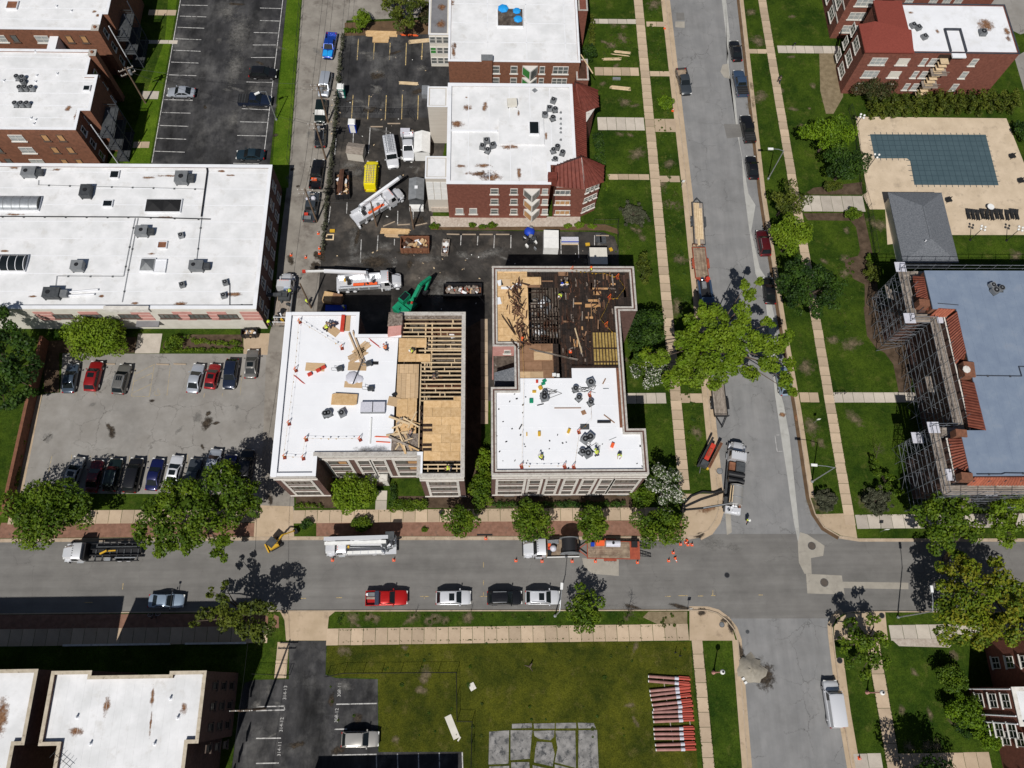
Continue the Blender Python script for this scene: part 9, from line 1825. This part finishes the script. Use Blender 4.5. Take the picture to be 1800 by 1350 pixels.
for a,b,l in[(S[0],G(921,665,zg+.9),'long yellow pennant line running up the right white roof'),(G(921,665,zg+.9),G(918,606,zg+.9),'yellow pennant line over the brown boards'),(S[0],S[1],'pennant line sagging between the front stands'),(S[2],S[4],'pennant line from the front pair to the black mat'),(S[4],G(1040,738,zg+.9),'short pennant line above the black mat'),(S[3],G(1040,738,zg+.9),'pennant line below the upper condensers')]:flagline(a,b,l)
B_=[G(x,y,zg+.8)for x,y in[(1007,474),(1028,478),(1062,480),(1086,487),(1099,505),(1085,524),(1072,524),(1062,548),(1055,560),(1066,572),(1082,588)]]
for i in range(len(B_)-1):flagline(B_[i],B_[i+1],f'{["first","second","third","fourth","fifth","sixth","seventh","eighth","ninth","last"][i]} stretch of yellow pennants round the charred deck from the north parapet',.5)
for x,y,l in[(1006,475,'orange stand at the start of the pennants on the charred deck'),(1086,488,'orange stand at the charred deck\'s upper right corner'),(1072,524,'orange stand in the middle of the charred deck\'s right side'),(1066,572,'orange stand above the yellow insulation')]:stand(x,y,zg-.05,l,'orange stands on the charred deck')
for x,y,rz,w1,h1,l,m_ in[(583,579,-.65,2.4,1.2,'tilted brown board under the bending worker','ply'),(610,568,0,.9,2.4,'brown board beside the red hose reel','ply'),(554,645,-.05,2.6,1.2,'brown board with red tool boxes','ply'),(628,644,-.03,2.5,1.2,'brown board with a black machine','ply'),(621,676,-.05,2.4,.9,'brown board under the grey plastic heap','ply')]:panel(l,x,y,zd,w1,h1,.03,m_,rz)
t=stack('thick plywood stack on the left white roof',605,703,zd,3.1,1.5,1,-.04,'osb',layers=6,name='plywood_stack',cat='plywood');boxthing('wrapped_pallet','long grey plastic wrapped pallet on the left white roof','pallet',655,715,zd,3.2,1.4,.7,'wrap',.0,[('strap',MB().bx(-.05,.05,-.72,.72,.7,.73),'blackm'),('side',MB().bx(-1.62,1.62,-.74,-.70,.05,.6),'grey')])
for i,(x,y,L_,rz)in enumerate([(624,612,5.2,-1.15),(630,610,5.0,-1.2),(636,613,2.4,-.75+1.5),(628,625,2.6,.6)]):stack(['long lumber crossing the left roof, left board','long lumber crossing the left roof, right board','short boards fanned under the long lumber','lower boards fanned under the long lumber'][i],x,y,zd+(.25 if i<2 else 0),L_,.28 if i<2 else 1.2,2 if i<2 else 5,rz,'ply')
boxthing('hose_reel','dark red rolled hose cylinder near the left roof\'s top edge','hose',602,567,zd,.5,2.4,.5,'redp',-.03)
for(x,y,l)in[(571,726,'left condenser of three on the left white roof'),(577,725,'middle condenser of three on the left white roof'),(600,725,'right square condenser of three on the left white roof')]:condenser(x,y,zd,l,.42,.75,.5,'condensers on the left white roof',x==600)
for(x,y,l)in[(598,650,'wheeled black machine between the two brown boards'),(649,641,'cable machine at the edge of the second brown board'),(652,685,'white cable coil above the wrapped pallet')]:
 t=thing('power_tool',l,'machine',tuple(G(x,y,zd)),random.uniform(0,1));ob('motor',MB().bx(-.4,.4,-.25,.25,.15,.7),M['greydk'],t,sharp=0);ob('handle',MB().path([(-.4,-.2,.6),(-1.0,-.2,1.0),(-1.0,.2,1.0),(-.4,.2,.6)],.03),M['steel'],t)
 wheelset(t,[(.3,-.3,.15),(.3,.3,.15)],.15,.08)
for(x,y,l,m_)in[(568,645,'red tool box at the edge of the first brown board','redp'),(559,650,'red tool box in the middle of the first brown board','redp'),(544,657,'small red case just off the first brown board','redp'),(693,693,'small dark box by the plywood edge','blackm')]:boxthing('tool_box',l,'tool box',x,y,zd,.6,.4,.35,m_,.5)
boxthing('roof_hatch','small black roof hatch at the upper right of the left white roof','hatch',660,638,zd,.8,.45,.06,'black',0);one('white_tube','upright looking white tube lying towards the roof front','tube',MB().tube((0,0,.1),(0,-3.6,.1),.1,n=8),M['paint_white'],tuple(G(653,735,zd)))
for(x,y,l)in[(672,768,'upper orange ladder frame near the sooty patch'),(672,777,'lower orange ladder frame near the sooty patch'),(527,668,'red pole lying on the left edge of the roof'),(658,603,'red pole lying by the roof corner offcuts')]:t=stack(l,x,y,zd,1.9,.16,2,-.05 if x>600 and y>700 else-.7,'redp' if y<700 else 'orange','ladder frame',name='orange_frame')
one('black_tarp','crumpled sooty grey plastic heap under the dark pole','plastic',MB().ball((0,0,0),1.0,9,4,sz=.3,z0=0).ball((.9,-.2,0),.6,8,4,sz=.3,z0=0),M['wrap'],tuple(G(620,664,zd)));one('dark_pole','dark diagonal pole lying on the grey plastic heap','pole',MB().tube((-.6,-2,.4),(.6,1.6,.6),.06),M['blackm'],tuple(G(630,653,zd)))
R_=random.Random(5)
t=thing('offcut_heap','heap of crossed offcut boards on the sooty deck of the left roof','boards',tuple(G(712,768,zd+.06)))
for i in range(22):q=G(R_.uniform(697,730),R_.uniform(738,792),zd)-G(712,768,zd);ob('board',MB().box((q.x,q.y,.08+i*.02),(R_.uniform(.8,3),R_.choice([.12,.2,.3]),.05),R_.uniform(0,3)),M[R_.choice(['lumber','lumber','osb','plank','ply'])],t,sharp=0)
p=G(735,690,zd);stack('loose OSB sheet overlapping the white roof edge',691,706,zd+.04,1.6,1.3,1,-.2,'ply',name='loose_sheet',cat='sheet');stack('darker OSB sheet laid on the plywood strip',709,715,zd+.05,1.4,2.2,1,0,'osb',name='loose_sheet',cat='sheet')
for(x,y,l,s_)in[(957,697,'boxy condenser at the centre of the cable tangle',1),(957,690,'condenser behind the boxy one in the cable tangle',0),(1012,682,'left condenser of the upper right group',0),(1018,698,'lower left condenser of the upper right group',0),(1039,671,'square topmost condenser of the upper right group',1),(1039,706,'lowest condenser of the upper right group',0),(1029,771,'large square condenser of the lower group',1),(1038,767,'small square condenser of the lower group',1),(1024,793,'round condenser of the lower group',0),(1034,796,'tilted white-topped condenser of the lower group',1)]:condenser(x,y,zg,l+' on the right white roof',.48 if s_ else .40,.75,R_.uniform(.2,.9),'condensers on the right white roof',bool(s_))
for i in range(3):
 a=[(965,695),(1025,690),(1040,785)][i%3];p=G(a[0],a[1],zg);pts=[Vector((R_.uniform(-1.6,1.9),R_.uniform(-1.1,1.1),.03))for k in range(14)]
 one('cable',['black cable loops beside the boxy condenser','cables strung between the upper condensers','cables strung between the lower condensers'][i%3],'cable',MB().path(pts,.03,4),M['black'],tuple(p),group='loose cables on the right white roof')
for(x,y,dx,dy,dz,m_,rz,l)in[(998,717,3.6,.12,.06,'oldply',0,'long brown batten in the middle of the right white roof'),(1026,725,.6,.6,.05,'oldply',.4,'small brown square board on the right white roof'),(1028,750,1.2,.8,.03,'greydk',0,'black mat beside a warning stand'),(1062,741,1.8,.28,.28,'blackm',0,'thick black roll near the right parapet'),(1071,736,1.8,.12,.08,'oldply',-.7,'brown batten crossing above the black roll'),(1077,773-2,1.1,.06,.05,'grey',.4,'thin grey bar at the right of the roof'),(957,669,.5,.4,.2,'green',.5,'upper green box by the brown boards'),(955,674,.5,.35,.2,'green',.3,'lower green box by the brown boards'),(934,704,.5,.6,.25,'green',0,'lone green box left of the cable tangle'),(944,670,.3,.4,.2,'redp',0,'small red case by the green boxes'),(950,681,.45,.5,.3,'yellow',.5,'yellow tool below the green boxes'),(939,688,.5,.3,.2,'yellow',0,'yellow tool lying left of the cable tangle'),(948,762,.35,.6,.3,'yellow',0,'yellow nail gun left of centre'),(1000,757,.35,.6,.3,'yellow',-.4,'yellow nail gun at the centre'),(1077,782,.4,.6,.35,'orange',-.4,'orange tool left of the right-hand worker'),(915,750,.15,.8,.08,'blackm',-.5,'short black bar on the left of the roof'),(950,711,.9,.12,.08,'blackm',.25,'short dark bar below the cable tangle'),(1062,670,.15,.9,.1,'oldply',-.5,'yellow-handled tool near the top right of the roof'),(1065,683,.8,.1,.08,'steel',0,'steel ruler near the right inner ledge'),(926,763,.15,.5,.1,'yellow',0,'small knife on the pennant line'),(974,658,.5,.4,.3,'paint_white',0,'white bucket box at the roof step'),(981,659,.4,.4,.3,'paint_white',0,'second white bucket box at the roof step')]:panel(l,x,y,zg,dx,dy,dz,m_,rz,'loose_item','roof clutter')
R_=random.Random(8);mb=MB()
for i in range(34):x,y=[(R_.uniform(872,925),R_.uniform(690,815)),(R_.uniform(925,1130),R_.uniform(760,825))][i%2];q=G(x,y,zg);mb.box((q.x,q.y,zg+.025),(R_.uniform(.08,.3),R_.uniform(.08,.2),.04),R_.uniform(0,3))
o=ob('roof_scraps',mb,M['blackm'],None,kind='stuff',sharp=0);o['label']='tiny black scraps of roofing scattered over the right white roof';o['category']='scraps'
# splintered timber heap on the OSB deck of the charred roof
p=G(912,548,zg+.05);t=thing('timber_heap','tangled heap of dark splintered timber on the OSB deck','timber heap',(p.x,p.y,zg+.05))
R_=random.Random(4)
for i in range(120):u=R_.uniform(-5.5,4.5);c=Vector((R_.gauss(-.1*u,.55),u,.1+abs(R_.gauss(0,.35))));a=R_.uniform(-.5,3.6)*.5+.9;l_=R_.uniform(.5,1.8);d=Vector((cos(a)*l_/2,sin(a)*l_/2,R_.uniform(-.25,.25)));ob('splinter',MB().beam(c-d,c+d,R_.uniform(.06,.16),.05),M[R_.choice(['rustwood','rustwood','char','oldply'])],t,sharp=0)
for(x,y,L_,rz,l)in[(893,570,3.4,-1.0,'long dark pole fallen left of the splintered heap'),(899,573,2.6,-1.15,'dark plank beside the fallen pole'),(968,622,5.6,-.25,'long boards fallen across the brown deck'),(1017,600,3.8,-1.35,'pale broken board standing out on the charred deck'),(980,625,6.0,-.22,'grey pole fallen across the brown deck')]:stack(l,x,y,zg+.1,L_,.2,2,rz,'char' if x<900 else 'plank' if x<1000 else 'lumber')
for(x,y,dx,dy,m_,rz,l)in[(879,497,.7,.9,'white',.3,'left white triangle of membrane on the OSB deck'),(890,506,1.5,.4,'white',0,'white strip of membrane on the OSB deck'),(909,502,1.3,.7,'white',.6,'right white triangle of membrane on the OSB deck'),(889,497,1.3,1.2,'ply',0,'brown sheet between the white membrane pieces'),(875,529,.9,1.1,'white',.2,'rounded white scrap at the left of the OSB deck')]:panel(l,x,y,zg+.05,dx,dy,.04,m_,rz,'membrane_scrap','scrap')
# chopped entries below keep the yard busy
R_=random.Random(9);mb=MB()
for i in range(90):x,y=R_.choice([(R_.uniform(600,750),R_.uniform(70,400)),(R_.uniform(560,1060),R_.uniform(440,480)),(R_.uniform(580,600),R_.uniform(60,240)),(R_.uniform(700,850),R_.uniform(395,550))]);q=G(x,y,.12);mb.box((q.x,q.y,.135),(R_.uniform(.1,.35),R_.uniform(.06,.2),.03),R_.uniform(0,3),m=R_.randint(0,2))
o=ob('litter',mb,[M['paint_white'],M['plank'],M['lumber']],None,kind='stuff',sharp=0);o['label']='small pale litter scattered over the yard asphalt';o['category']='litter'
